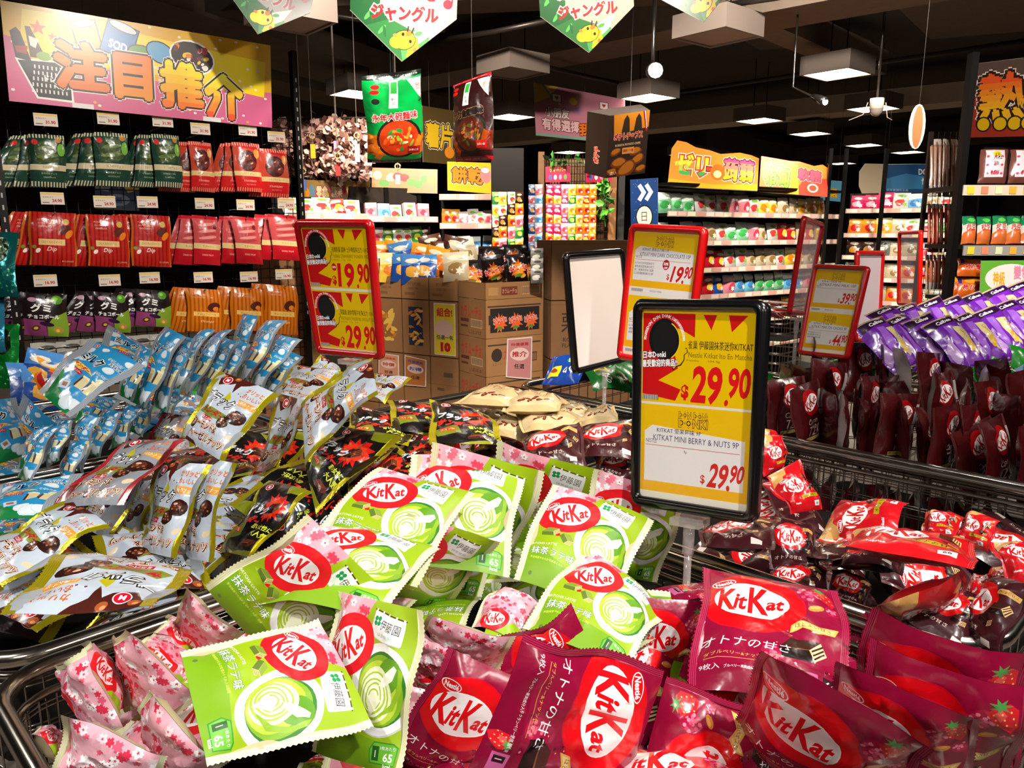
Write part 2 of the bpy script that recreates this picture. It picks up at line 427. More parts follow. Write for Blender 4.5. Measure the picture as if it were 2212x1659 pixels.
def art_matcha(pink=False):
    a = Art(165, 200, '#98b80c', 'satin', zig=64, grid=(12, 14))
    if pink:
        a = Art(165, 200, '#f0a0b2', 'satin', zig=64, grid=(12, 14)); rn = random.Random(14); a.poly([(0, 60), (60, 120), (165, 100), (165, 200), (0, 200)], '#f6b4c2')
        for i in range(95): a.flower(rn.uniform(8, 158), rn.uniform(34, 196), rn.uniform(5, 11), rn.choice(['#e0304e', '#ffffff', '#f8dce2', '#e8607c', '#f3b6c3']), rn.choice([None, '#d83a56']), rn.uniform(0, 72))
        a.poly([(90, 0), (165, 0), (165, 60), (130, 48)], '#9cc41a'); wafer_logo(a, 66, 34, .95, 20, rr=(48, 38)); return seals(a, 9, '#e9e8bf', 'satin', '#d9d8a8', 3)
    a.poly([(8, 0), (157, 0), (157, 30), (60, 44), (8, 62)], '#7aa80e')
    a.poly([(0, 100), (22, 116), (40, 150), (70, 168), (84, 200), (0, 200)], '#f4a3b4')
    a.poly([(0, 128), (22, 150), (52, 172), (60, 200), (0, 200)], '#f7b6c4')
    rn = random.Random(4)
    for i in range(46):
        x, y = rn.uniform(6, 96), rn.uniform(104, 198)
        if y < 100 + x * 1.02 or (x - 42) ** 2 + (y - 136) ** 2 < 1200: continue
        a.flower(x, y, rn.uniform(3.5, 8), rn.choice(['#e8405c', '#ffffff', '#fbe6ea', '#ee7088', '#f6c3cd']), rn.choice([None, '#d83a56']), rn.uniform(0, 72))
    # cup of latte
    a.ell(118, 94, 47, 57, '#c9cfc2', 20, 32); a.ell(117, 95, 46.5, 56, '#f0f2ec', 20, 32); a.ell(119, 96, 41, 50, '#ffffff', 20, 30, wob=.01)
    a.ell(119, 95, 38, 46, '#2f7a1e', 20, 30); a.ell(117, 93, 36, 43.5, '#7fae1c', 20, 28); a.ell(114, 90, 32, 39, '#b6cf3a', 24, 26, wob=.02)
    a.ell(128, 112, 20, 22, '#5f9a18', 10, 18, wob=.06, seed=3); a.ell(112, 88, 26, 33, '#e7edbd', 20, 24, wob=.03)
    for i, k in enumerate((24, 19, 14, 9)):
        a.ell(110, 86 - i * .6, k, k * 1.18, '#a5c52c', 20, 20, wob=.04, seed=i); a.ell(110, 86.6 - i * .6, k - 2.3, k * 1.18 - 2.6, '#f2f4d6', 20, 20, wob=.04, seed=i)
    a.poly([(112, 92), (100, 84), (111, 60), (124, 82)], '#eef2cf'); a.poly([(114, 98), (120, 112), (136, 126), (141, 122), (138, 108), (124, 98)], '#f4f6e4')
    a.poly([(118, 60), (142, 72), (151, 96), (150, 118), (143, 124), (146, 100), (137, 78)], '#8fb61e')
    # hanging cloth badge
    a.line([(88, 190), (142, 181)], 1.6, '#4a2a16')
    for x in (92, 104, 116, 128, 139): a.ell(x, 190.2 - (x - 88) * .165, 1.6, 1.6, '#ffffff', n=8)
    a.poly([(89, 188), (140, 179.5), (137, 148), (112, 150), (84, 157)], '#c9d0cf'); a.poly([(90, 188.4), (140.6, 180), (138, 149.5), (112, 151), (86, 158)], '#f4f6f5')
    for dx, dy in ((-3, 3), (3, 3), (-3, -3), (3, -3)): a.ell(97 + dx, 176 + dy, 3.1, 3.1, '#149a50', n=10)
    a.text('伊藤園', 119, 170, 13, '#26281f', w=31, rot=-9, bold=.004); a.text('抹茶使用', 112, 158, 4.6, '#5fb08a', w=26, rot=-6)
    # red seal with logo
    a.poly([(0, 118), (18, 112), (34, 108), (26, 100), (2, 104)], '#98b80c')
    wafer_logo(a, 49, 138, .92, 33, rr=(48, 39))
    a.poly([(30, 106), (40, 110), (48, 88), (42, 86)], '#e4101c')
    choco(a, 33, 94, 26, 17, 10, '#5d7420', '#7f9430', '#a4b455'); choco(a, 60, 86, 24, 18, -40, '#5d7420', '#8aa038', '#a4b455')
    a.text('MATCHA LATTE', 28, 68, 4.4, '#f2f6e2', w=42, bold=.01, rot=4)
    a.text('抹茶ラテ味', 48, 54, 14.5, '#ffffff', w=70, bold=.018, outline=.045, oc='#3c8a1e')
    a.text('宇治抹茶やわらかな甘みとミルクの風味', 50, 40, 4.2, '#e6ee66', w=72)
    a.poly([(118, 8), (152, 8), (154, 30), (148, 34), (122, 34), (116, 24)], '#2f8f2a'); a.poly([(119.5, 9.5), (151, 9.5), (152.5, 29), (147, 32.5), (123, 32.5), (118, 24)], '#6cba2c')
    a.text('65', 142, 17, 10, '#ffffff', bold=.02); a.text('kcal', 142, 7.4, 5, '#ffffff', bold=.02); a.text('1枚あたり', 141, 27.5, 4.5, '#ffffff', w=19)
    a.rect(121, 12, 9, 17, '#1f5a1c'); a.text('1', 125.5, 20, 8, '#e8f0c0'); a.ell(22, 14, 3, 3.6, '#5a7a3a', n=8)
    return seals(a, 9, '#e9e8bf', 'satin', '#d9d8a8', 3)
def raspberry(a, x, y, r, seed=0):
    rn = random.Random(seed); a.ell(x, y, r, r * 1.2, '#a81440', rn.uniform(-30, 30), 16, wob=.03)
    for i in range(16):
        t = rn.uniform(0, 6.3); q = rn.uniform(0, .85); a.ell(x + r * q * math.cos(t), y + 1.15 * r * q * math.sin(t), r * .2, r * .2, rn.choice(['#d8446c', '#e86a88', '#c42650', '#f08aa0']), n=7)
def strawberry(a, x, y, r, rot=0):
    P = rot2([(x - r, y + .5 * r), (x - .5 * r, y + r), (x + .6 * r, y + r), (x + r, y + .4 * r), (x + .6 * r, y - .8 * r), (x, y - 1.4 * r), (x - .7 * r, y - .7 * r)], rot, (x, y))
    a.poly(P, '#d81f2c'); a.poly(rot2([(x - .6 * r, y + .5 * r), (x, y + .8 * r), (x + .2 * r, y + .2 * r), (x - .4 * r, y - .3 * r)], rot, (x, y)), '#ef5a50')
    for i in range(9): p = rot2([(x - .6 * r + (i % 3) * .55 * r, y - .6 * r + (i // 3) * .5 * r)], rot, (x, y))[0]; a.ell(p[0], p[1], r * .07, r * .1, '#f6c46a', n=6)
    q = rot2([(x, y + r)], rot, (x, y))[0]; a.star(q[0], q[1], r * .8, '#4f9a4a', 7, .4, 90 + rot, .7)
def art_berry():
    a = Art(165, 200, '#8f0a34', 'film', zig=70, grid=(12, 14))
    a.poly([(0, 0), (165, 0), (165, 40), (90, 30), (0, 22)], '#84092f')
    a.ell(60, 129, 62, 56, '#c70f26', 8, 30); a.ell(60, 129, 60, 54, '#df0a14', 8, 30)
    wafer_logo(a, 58, 129, 1.28, 4, ring='#df0a14', rr=(50, 44))
    raspberry(a, 124, 160, 13, 1); raspberry(a, 149, 140, 8, 8); strawberry(a, 143, 168, 14, 20); a.ell(132, 136, 9, 4.5, '#d98a34', 25, 12); a.ell(131.5, 137, 6, 2, '#eda858', 25, 10)
    a.poly([(104, 96), (118, 106), (134, 100), (154, 108), (150, 94), (132, 86), (116, 92), (102, 84)], '#d8b457'); a.poly([(106, 95), (118, 103), (134, 97), (150, 103), (148, 95), (132, 89), (116, 95), (105, 88)], '#ecd084')
    a.text('ほどよい甘さ', 127, 96.5, 6.4, '#5a2412', w=38, rot=2)
    choco(a, 116, 58, 52, 34, 12, '#1c0a08', '#3c1d14', '#7a4a30', '#ecc79a')
    raspberry(a, 82, 44, 11, 5); strawberry(a, 100, 12, 9, -20)
    for x, y in ((96, 84), (100, 76), (84, 60), (140, 34), (70, 34)): a.ell(x, y, 1.8, 1.4, '#3a0a10', n=8); a.ell(x + 4, y + 3, 1, .8, '#f0a070', n=6)
    a.text('オトナの甘さ', 56, 56, 14, '#ffffff', w=92, rot=-3, shear=.1); a.ell(107, 36, 1.6, 1.6, '#e88aa8', n=8)
    a.text('ダブルベリー&ナッツ仕立て', 52, 40, 5, '#e4b25e', w=76); a.line([(14, 35), (42, 33), (92, 35)], .7, '#d89a58')
    a.text('9枚入', 20, 24, 7, '#f4dfe4', w=20); a.text('ブルベリー果実成分入りクランベリー使用 個包装', 72, 22, 4, '#f4dfe4', w=76, res=1)
    a.poly([(134, 10), (152, 10), (154, 26), (136, 28)], '#2a0a14'); a.text('64', 144, 19, 9, '#ffffff', bold=.02); a.text('kcal', 144, 12.6, 4, '#ffffff')
    a.rect(112, 10, 18, 18, '#c65c92'); a.rect(115, 13, 7, 12, '#2a0a14'); a.text('1', 118.5, 19, 7, '#f2b0cc')
    return seals(a, 8, '#8f0a34', 'film', '#b03a60', 4)
def nut_art(bg, dark=False, seal='#c8b810', sm='foil'):
    a = Art(165, 190, bg, 'film', zig=56, grid=(11, 12))
    if not dark:
        a.poly([(8, 190), (8, 166), (18, 172), (30, 152), (44, 160), (56, 164), (66, 172), (76, 146), (82, 170), (98, 180), (108, 190)], '#4a1c14')
        for x, y, r in ((24, 180, 8), (62, 184, 7)): a.ell(x, y, r, r * .8, '#a4552c', 20, 14); a.ell(x - 2, y + 2, r * .5, r * .35, '#d98f58', 20, 10)
        a.ell(42, 172, 12, 11, '#f2ece8', 0, 18); a.ell(42, 172, 10.6, 9.4, '#c8102a', 0, 18); a.text('M', 42, 172, 9, '#ffffff', bold=.04)
        for x, y in ((92, 150), (104, 146), (112, 156), (86, 120)): a.ell(x, y, 2, 1.4, '#7a2c1c', n=7)
        a.poly([(70, 148), (84, 132), (76, 116), (66, 128)], '#b9b01a')
        a.text('ブラック', 60, 120, 28, '#f6f6f6', w=88, bold=.01, rot=-5, shear=.25, outline=.075, oc='#17130f')
        a.poly([(16, 78), (30, 98), (104, 92), (98, 76), (60, 72)], '#77862a'); a.text('サンダー', 64, 86, 17, '#b8122a', w=76, bold=.045, shear=.35, rot=-4)
        a.rect(40, 62, 34, 11, '#b0102c', rot=-4); a.text('ミニバー', 57, 67.5, 7, '#ffffff', w=28, bold=.02, rot=-4)
        a.text('カリッと', 126, 166, 13, '#d8641c', w=44, bold=.04); a.text('おいしい', 128, 150, 11, '#c8581c', w=42, bold=.03)
        a.rect(106, 124, 50, 15, '#ee9a2a'); a.text('2種のナッツ', 131, 131.5, 11, '#fff4d8', w=46, bold=.02, outline=.03, oc='#6a2a10')
        for x, y, w, h, r in ((126, 96, 46, 34, 14), (104, 74, 34, 28, -10), (22, 48, 26, 30, 60)):
            a.ell(x, y, w / 2, h / 2, '#301410', r, 14, wob=.08, seed=int(x)); a.ell(x - 3, y + 4, w * .3, h * .26, '#5c2a1c', r, 12, wob=.1, seed=int(y)); a.ell(x - 6, y + 7, w * .12, h * .07, '#d9b8a4', r, 8)
            for i in range(5): a.ell(x + (i - 2) * w * .13, y - 4 + (i % 2) * 6, 2.6, 2, '#a8683c', r, 7)
        a.text('アーモンド&', 62, 50, 18, '#3a1810', w=84, bold=.02, outline=.05, oc='#fff2d0', outline2=.1, oc2='#c03a1c')
        a.text('ヘーゼルナッツ', 84, 24, 20, '#3a1810', w=120, bold=.02, outline=.05, oc='#fff2d0', outline2=.1, oc2='#c03a1c')
        a.ell(140, 50, 10, 6, '#e5cba8', 30, 12); a.ell(18, 14, 8, 6, '#b98450', 10, 10); a.poly([(8, 0), (60, 0), (50, 7), (8, 10)], '#50201a')
    else:
        a.poly([(8, 190), (8, 120), (40, 150), (90, 190)], '#2a1410'); a.poly([(96, 190), (120, 160), (157, 168), (157, 190)], '#7d8414')
        a.ell(40, 168, 12, 9, '#f2ece8', 0, 16); a.ell(40, 168, 10.6, 7.8, '#c8102a', 0, 16); a.text('M', 40, 168, 8, '#ffffff', bold=.04)
        a.star(108, 120, 42, '#d61c12', 14, .72, 10, .9, seed=5); a.star(108, 120, 33, '#ec3a1c', 14, .75, 20, .9, seed=6)
        choco(a, 110, 118, 44, 30, 20, '#2a0e0a', '#4a1e16', '#6a3222', '#8a4a2c')
        for i in range(9): a.ell(84 + (i % 3) * 18, 100 + (i // 3) * 18, 2.4, 2, '#b06a3c', 0, 7)
        a.poly([(10, 50), (60, 76), (70, 40), (18, 26)], '#6f7a1c')
        a.text('ブラック', 56, 112, 26, '#f4f6f6', w=84, bold=.04, rot=-5, shear=.25, outline=.05, oc='#3a5a6a')
        a.text('サンダー', 56, 82, 24, '#e2261a', w=84, bold=.05, shear=.3, rot=-5, outline=.03, oc='#1a0a08')
        a.rect(22, 46, 34, 12, '#d81c22', rot=-5); a.text('コスプ版', 39, 52, 8, '#f8e070', w=30, bold=.02, rot=-5)
        a.text('若い女性に', 118, 68, 13, '#e6ef3c', w=60, bold=.03); a.text('大人気', 126, 50, 15, '#e6ef3c', w=52, bold=.03, res=1)
        choco(a, 112, 26, 62, 18, 8, '#4a1c12', '#6e3220', '#a86a40', '#4a1c12'); a.poly([(60, 0), (157, 0), (157, 12), (90, 8)], '#8a8a12')
    return seals(a, 15, seal, sm, '#d8cc3c' if sm == 'foil' and seal != '#9a1420' else '#c23a40', 6)
def art_milk():
    a = Art(160, 190, '#2a8fc4', 'film', zig=44, grid=(11, 12))
    a.poly([(12, 0), (148, 0), (148, 16), (110, 30), (70, 34), (30, 58), (12, 62)], '#14793c'); a.poly([(12, 62), (30, 58), (52, 44), (44, 66), (20, 80), (12, 80)], '#3f9a50')
    for x, y, r in ((30, 160, 11), (66, 176, 7), (120, 132, 10), (96, 30, 14), (112, 20, 17), (134, 26, 14), (134, 172, 8), (44, 132, 12), (24, 124, 9)): a.ell(x, y, r * 1.25, r, '#c9dbe4', 0, 14, wob=.08, seed=int(x)); a.ell(x - 1, y + 1, r * 1.05, r * .8, '#dfe9ee', 0, 12, wob=.08, seed=int(x))
    a.ell(34, 178, 9, 6.5, '#f0dcdc', 0, 14); a.ell(34, 178, 7.6, 5.2, '#c8142c', 0, 14); a.text('M', 34, 178, 5, '#ffffff', bold=.03)
    a.text('ミルク', 66, 138, 24, '#16171c', w=68, bold=.04, rot=-4, shear=-.1, outline=.07, oc='#e6eef2', outline2=.11, oc2='#1d2a3a')
    a.poly([(26, 108), (44, 116), (84, 112), (108, 100), (80, 104), (60, 98)], '#f4c84a'); a.text('サンダー', 64, 108, 11, '#c8102a', w=56, bold=.05, rot=-6, shear=.2)
    a.rect(48, 88, 34, 10, '#b4122a', rot=-8); a.text('ミニバー', 65, 93, 6, '#ffffff', w=28, rot=-8, bold=.02)
    for x in (88, 118): a.poly([(x, 62), (x + 6, 58), (x + 30, 60), (x + 28, 86), (x + 4, 88)], '#dccf9c'); a.poly([(x, 62), (x + 6, 58), (x + 7, 86), (x + 2, 88)], '#5a2a18'); a.poly([(x + 4, 88), (x + 28, 86), (x + 24, 92), (x + 2, 92)], '#efe6c0')
    a.ell(34, 86, 12, 9, '#eef2f4', 10, 14, wob=.05); a.ell(30, 90, 4.5, 3.4, '#22242a', 0, 8, wob=.1); a.ell(39, 83, 4, 3, '#22242a', 0, 8, wob=.1); a.ell(36, 78, 5, 3.2, '#e8b4a8', 0, 8)
    a.poly([(52, 56), (76, 64), (82, 44), (58, 36)], '#c4d6dc'); a.poly([(58, 54), (72, 58), (75, 48), (62, 44)], '#a86a50')
    a.text('やさしいミルク', 118, 158, 8, '#23303e', w=48, bold=.02, outline=.07, oc='#eef4f6', rot=-4); a.text('55kcal', 124, 148, 8, '#23303e', w=34, bold=.02, outline=.07, oc='#eef4f6', rot=-4)
    a.text('やさしいミルク', 126, 112, 7, '#23303e', w=40, bold=.02, outline=.07, oc='#eef4f6'); a.ell(136, 98, 9, 8, '#e2e3a8', 0, 14); a.text('1つ分', 136, 98, 6, '#3a5a7a', w=14)
    return seals(a, 21, '#8d949b', 'film', '#a4abb2', 4)
def art_redkk():
    a = Art(165, 190, '#c8101a', 'film', zig=56, grid=(11, 12))
    a.poly([(0, 190), (0, 118), (20, 140), (30, 128), (44, 156), (62, 158), (84, 190)], '#d6a45c'); a.poly([(0, 190), (0, 150), (26, 160), (48, 190)], '#e4bb78'); a.text('アーモンド', 24, 174, 5, '#8a4a1c', w=26)
    wafer_logo(a, 66, 104, 1.2, 0, ring='#c8101a', rr=(52, 44)); a.ell(66, 104, .1, .1, '#c8101a')
    choco(a, 134, 122, 36, 30, 40, '#33110a', '#5a2414', '#7a3a20', '#e0b070'); choco(a, 130, 78, 30, 24, -20, '#33110a', '#5a2414', '#7a3a20', '#e0b070')
    a.ell(146, 156, 10, 6, '#c47a34', 30, 12); a.poly([(70, 44), (150, 44), (150, 58), (70, 58)], '#b09a12'); a.text('オトナの甘さ', 110, 51, 9, '#2a1a08', w=64, bold=.02)
    a.rect(120, 12, 24, 16, '#f0e4e0'); a.text('66', 132, 20, 9, '#2a1208', bold=.02); a.text('Nestlé', 40, 30, 7, '#ffffff', w=26, bold=.02)
    return seals(a, 7, '#b80e18', 'film', '#d8404a', 3)
def art_darkkk():
    a = Art(165, 190, '#3b1218', 'film', zig=56, grid=(11, 12))
    a.ell(64, 112, 58, 50, '#c20f14', 5, 26); wafer_logo(a, 62, 110, 1.22, 4, ring='#cf1216', rr=(48, 40))
    a.poly([(110, 150), (132, 156), (152, 150), (150, 138), (130, 142), (110, 138)], '#cda055'); a.text('ほどよい甘さ', 131, 147, 5, '#4a2412', w=34)
    choco(a, 132, 104, 40, 34, 30, '#150808', '#33150e', '#5a3222', '#e2b276'); choco(a, 116, 66, 34, 26, -10, '#150808', '#33150e', '#5a3222', '#e2b276')
    a.text('オトナの甘さ', 58, 38, 12, '#e8d8c8', w=84); a.rect(118, 10, 22, 14, '#d8c8c0')
    return seals(a, 8, '#3b1218', 'film', '#70444a', 4)
def art_cacao():
    a = Art(150, 200, '#40090c', 'film', zig=50, grid=(9, 11))
    a.poly([(9, 0), (52, 0), (52, 200), (9, 200)], '#4a0c10'); wafer_logo(a, 82, 146, .86, 30, ring='#a80c12', rr=(34, 40), maker=False)
    a.text('Cacao', 84, 90, 16, '#c8b0ac', w=48, shear=.3); a.text('72%', 88, 62, 28, '#c8b4ae', w=52, shear=.15); a.rect(40, 34, 76, 11, '#c4ae62'); a.text('高カカオチョコレート', 78, 39.5, 6, '#3a1a10', w=66)
    seals(a, 9, '#40090c', 'film', '#7a4a46', 3); a.rect(134, 20, 16, 150, '#b3aaa6', 'film'); a.rect(134, 110, 16, 3, '#2a1010'); a.rect(134, 60, 16, 3, '#2a1010'); return a
def art_beige():
    a = Art(165, 180, '#c2a878', 'film', zig=44, grid=(10, 11))
    a.poly([(8, 60), (60, 90), (120, 70), (157, 90), (157, 20), (8, 16)], '#cdb78c')
    for x, y, r in ((60, 54, 0), (84, 60, 30), (72, 42, 80), (100, 48, -20), (48, 40, 20), (118, 58, 60)): a.ell(x, y, 12, 6, '#6a2418', r, 12); a.ell(x - 1, y + 1.5, 6, 2, '#a0503a', r, 8)
    a.text('MOCHI', 80, 120, 26, '#8a6a3c', w=96, bold=.0); a.ell(38, 152, 10, 5, '#a06a50', 0, 12); a.rect(128, 110, 18, 14, '#1d2a5c'); a.ell(120, 150, 9, 7, '#7a2e1e', 10, 10)
    return seals(a, 8, '#c8b07c', 'film', '#dcc890', 3)
def art_purple():
    a = Art(165, 240, '#6a1fa0', 'film', zig=40, grid=(8, 14))
    a.poly([(8, 240), (8, 196), (60, 204), (120, 200), (157, 206), (157, 240)], '#2b0f34'); a.poly([(60, 196), (96, 190), (70, 30), (40, 10)], '#9a5ccc'); a.text('Calbee', 82, 216, 15, '#f4f0f6', w=76, bold=.03, shear=.2)  # lilac streak: highlight of the film painted into the print
    a.poly([(8, 110), (40, 150), (44, 60), (14, 30), (8, 60)], '#b48ac8'); a.poly([(96, 180), (150, 170), (154, 70), (120, 40), (98, 84)], '#d8c48a'); a.text('GRILL', 126, 140, 13, '#7a5a20', w=42, rot=-80)
    for x, y in ((112, 70), (130, 84), (120, 100)): a.ell(x, y, 14, 9, '#e2b23a', 30, 10)
    a.poly([(44, 20), (90, 8), (130, 20), (96, 60), (60, 50)], '#8746b4')
    a.rect(0, 232, 165, 8, '#b09a84'); a.rect(0, 0, 165, 6, '#b09a84'); a.sealw = .03; return a
def art_greenchip():
    a = Art(165, 240, '#1f8f24', 'film', zig=40, grid=(8, 12))
    a.poly([(0, 240), (0, 120), (40, 160), (50, 40), (20, 0), (0, 0)], '#8a9ad0'); a.poly([(60, 240), (70, 190), (157, 180), (157, 240)], '#2f5a1c'); a.text('Calbee', 110, 200, 18, '#f0f4f0', w=66, bold=.03)
    for x, y in ((90, 70), (112, 84), (128, 60), (100, 46)): a.ell(x, y, 15, 10, '#e2a23a', 30, 10)
    a.ell(112, 130, 26, 22, '#3ec040', 0, 12, wob=.08); a.sealw = .03; return a
def art_greenpack(c='#0f5a1e'):
    a = Art(160, 190, c, 'film', zig=40, grid=(8, 9)); a.rect(90, 90, 50, 70, '#d8c81e'); a.ell(116, 124, 14, 16, '#8a3a1c', 0, 12); a.text('のり', 50, 120, 34, '#e8f0e4', w=60, bold=.03)
    a.ell(46, 60, 26, 18, '#1e7a32', 0, 12); a.text('海苔', 46, 60, 22, '#f0e6c8', w=40, bold=.03); a.sealw = .05; return seals(a, 8, c)
# pouches of the pegboard
def art_pouch(kind):
    W, H = 130, 165
    if kind == 'avocado':
        a = Art(W, H, '#16392a', 'film', grid=(7, 9)); a.ell(64, 112, 52, 36, '#2c3f1c', 0, 16, wob=.06)
        for i in range(5): a.ell(62, 84 + i * 13, 44 - i * 3, 7, '#566a2a' if i % 2 else '#3a4a1c', 6, 14)
        a.ell(112, 118, 14, 20, '#6da83a', 0, 12); a.ell(18, 140, 12, 9, '#c02a2a', 0, 10); a.ell(104, 150, 12, 10, '#b07a3a', 0, 10)
        a.rect(0, 52, W, 18, '#c9b994'); a.text('アボカドチョコ', 72, 61, 8, '#6a5a34', w=60, rot=0); a.text('食物繊維チョコ', 64, 42, 6, '#9ab08a', w=56); a.text('CHOCOLATE', 66, 30, 4, '#9ab08a', w=44)
        for i in range(12): a.rect(i * 11 + 2, 0, 5.5, 16, '#c4b99a'); a.rect(i * 11 + 2, H - 12, 5.5, 12, '#c4b99a')
    elif kind == 'ruby':
        a = Art(W, H, '#c01c1c', 'film', grid=(7, 9)); a.poly([(0, 60), (W, 60), (W, 140), (0, 150)], '#b9432e'); a.ell(62, 104, 46, 34, '#4a1410', 10, 16, wob=.08)
        for x, y in ((40, 98), (66, 116), (84, 92)): a.ell(x, y, 18, 11, '#6e2a20', 20, 10); a.ell(x - 4, y + 4, 7, 2.5, '#e0a890', 20, 8)
        a.ell(108, 130, 14, 16, '#d88a3a', 0, 12); a.rect(0, 52, W, 16, '#d8bb7e'); a.text('いちごチョコレート', 66, 60, 7, '#8a4a24', w=70); a.text('STRAWBERRY', 64, 36, 6, '#f0b0a0', w=60); a.text('ひとくちサイズ', 66, 24, 4.5, '#f0b0a0', w=44)
        for i in range(12): a.rect(i * 11 + 2, 0, 5.5, 13, '#d87a62'); a.rect(i * 11 + 2, H - 12, 5.5, 12, '#e09a80')
    elif kind == 'dip':
        a = Art(150, 150, '#b81c14', 'film', grid=(8, 9)); W = 150
        for i in range(10): a.rect(8 + i * 15, 0, 6, 150, '#8a120e')
        a.rect(0, 0, 6, 150, '#c4651c'); a.rect(144, 0, 6, 150, '#c4651c')
        for i, w in enumerate((52, 46, 40)): a.text(('アップルチョコレート', 'ひとくちサイズの甘さ', 'CHOCOLATE')[i], 50, 128 - i * 9, 4.5, '#f4cfa8', w=w)
        a.ell(112, 102, 20, 13, '#5a241a', 20, 14); a.ell(126, 90, 16, 9, '#df7a1c', 40, 12); a.ell(116, 124, 11, 9, '#c8a24a', 0, 10)
        a.rect(28, 58, 84, 17, '#dcb878'); a.text('ひとくちのスイーツ', 70, 66.5, 8, '#7a4a1c', w=64); a.text('Dip', 70, 46, 15, '#f6e2cc', w=30, shear=.3); a.ell(26, 42, 9, 6, '#f0dcc8', 30, 10); a.ell(14, 52, 7, 5, '#5a8a2c', 0, 8); a.text('おいしさひろがる', 120, 14, 5, '#f4cfa8', w=36)
    elif kind == 'berrypouch':
        a = Art(120, 150, '#b5121f', 'film', grid=(7, 8)); a.poly([(0, 62), (120, 62), (120, 140), (0, 140)], '#c04a4c')
        for i in range(6): a.ell(60, 74 + i * 10, 42, 4.5, '#d88a80' if i % 2 else '#a83a3c', 6, 12)
        a.rect(0, 48, 120, 17, '#d8bb7e'); a.text('ラズベリー', 60, 56.5, 8, '#8a4a24', w=50); a.text('DRIED FRUIT', 58, 30, 5, '#f0b0a0', w=50); a.ell(96, 118, 10, 8, '#6a1a14', 0, 10)
    elif kind == 'gummy':
        a = Art(130, 150, '#1c1214', 'film', grid=(7, 8)); a.poly([(0, 0), (70, 0), (60, 56), (0, 60)], '#8a3a68'); a.poly([(70, 0), (130, 0), (130, 90), (86, 70), (66, 40)], '#7da02c')
        a.ell(98, 130, 17, 16, '#4f8f24', 0, 14); a.ell(94, 134, 8, 6, '#8ac84a', 0, 10); a.ell(26, 128, 14, 8, '#b48a9a', 0, 10); a.text('グミ', 50, 100, 30, '#f4f2ee', w=60, bold=.04); a.text('チョコボール', 58, 70, 16, '#f4f2ee', w=92, bold=.03)
        a.ell(34, 28, 14, 10, '#5a2a20', 20, 12); a.ell(34, 28, 7, 5, '#d8c04a', 20, 10); a.ell(100, 24, 15, 12, '#b48a4a', 0, 12); a.ell(98, 22, 6, 6, '#e8c82a', 0, 10); a.ell(66, 44, 22, 8, '#2a1038', -10, 12)
    else:
        a = Art(120, 150, '#c86c08', 'film', grid=(7, 8))
        for i in range(9): a.rect(6 + i * 13, 0, 5.5, 150, '#a04c06')
        a.ell(84, 90, 22, 15, '#4a1c10', 20, 14); a.ell(90, 84, 10, 7, '#d87a28', 20, 10); a.rect(18, 56, 84, 15, '#e0b45c'); a.text('オレンジピール', 60, 63.5, 7, '#7a4a1c', w=62); a.text('Orange', 62, 38, 10, '#f0c890', w=44, shear=.3)
        for i, w in enumerate((42, 36)): a.text('ひとくちサイズの甘さ', 38, 130 - i * 9, 4, '#f4cfa8', w=w)
    a.sealw = 0; return a
# tiny repeated packs of the far shelves: a few coloured shapes each
def art_mini(seed, pal, W=100, H=130):
    rn = random.Random(seed); a = Art(W, H, pal[0], 'film', grid=(2, 3))
    a.poly([(0, H * .62), (W, H * .7), (W, H), (0, H)], pal[1]); a.ell(W * rn.uniform(.35, .65), H * .4, W * .3, H * .2, pal[2], rn.uniform(-20, 20), 10, wob=.1, seed=seed); a.ell(W * .5, H * .78, W * .3, H * .09, pal[3], 0, 8)
    a.star(W * .7, H * .3, W * .18, pal[3], 6, .5); a.sealw = 0; return a

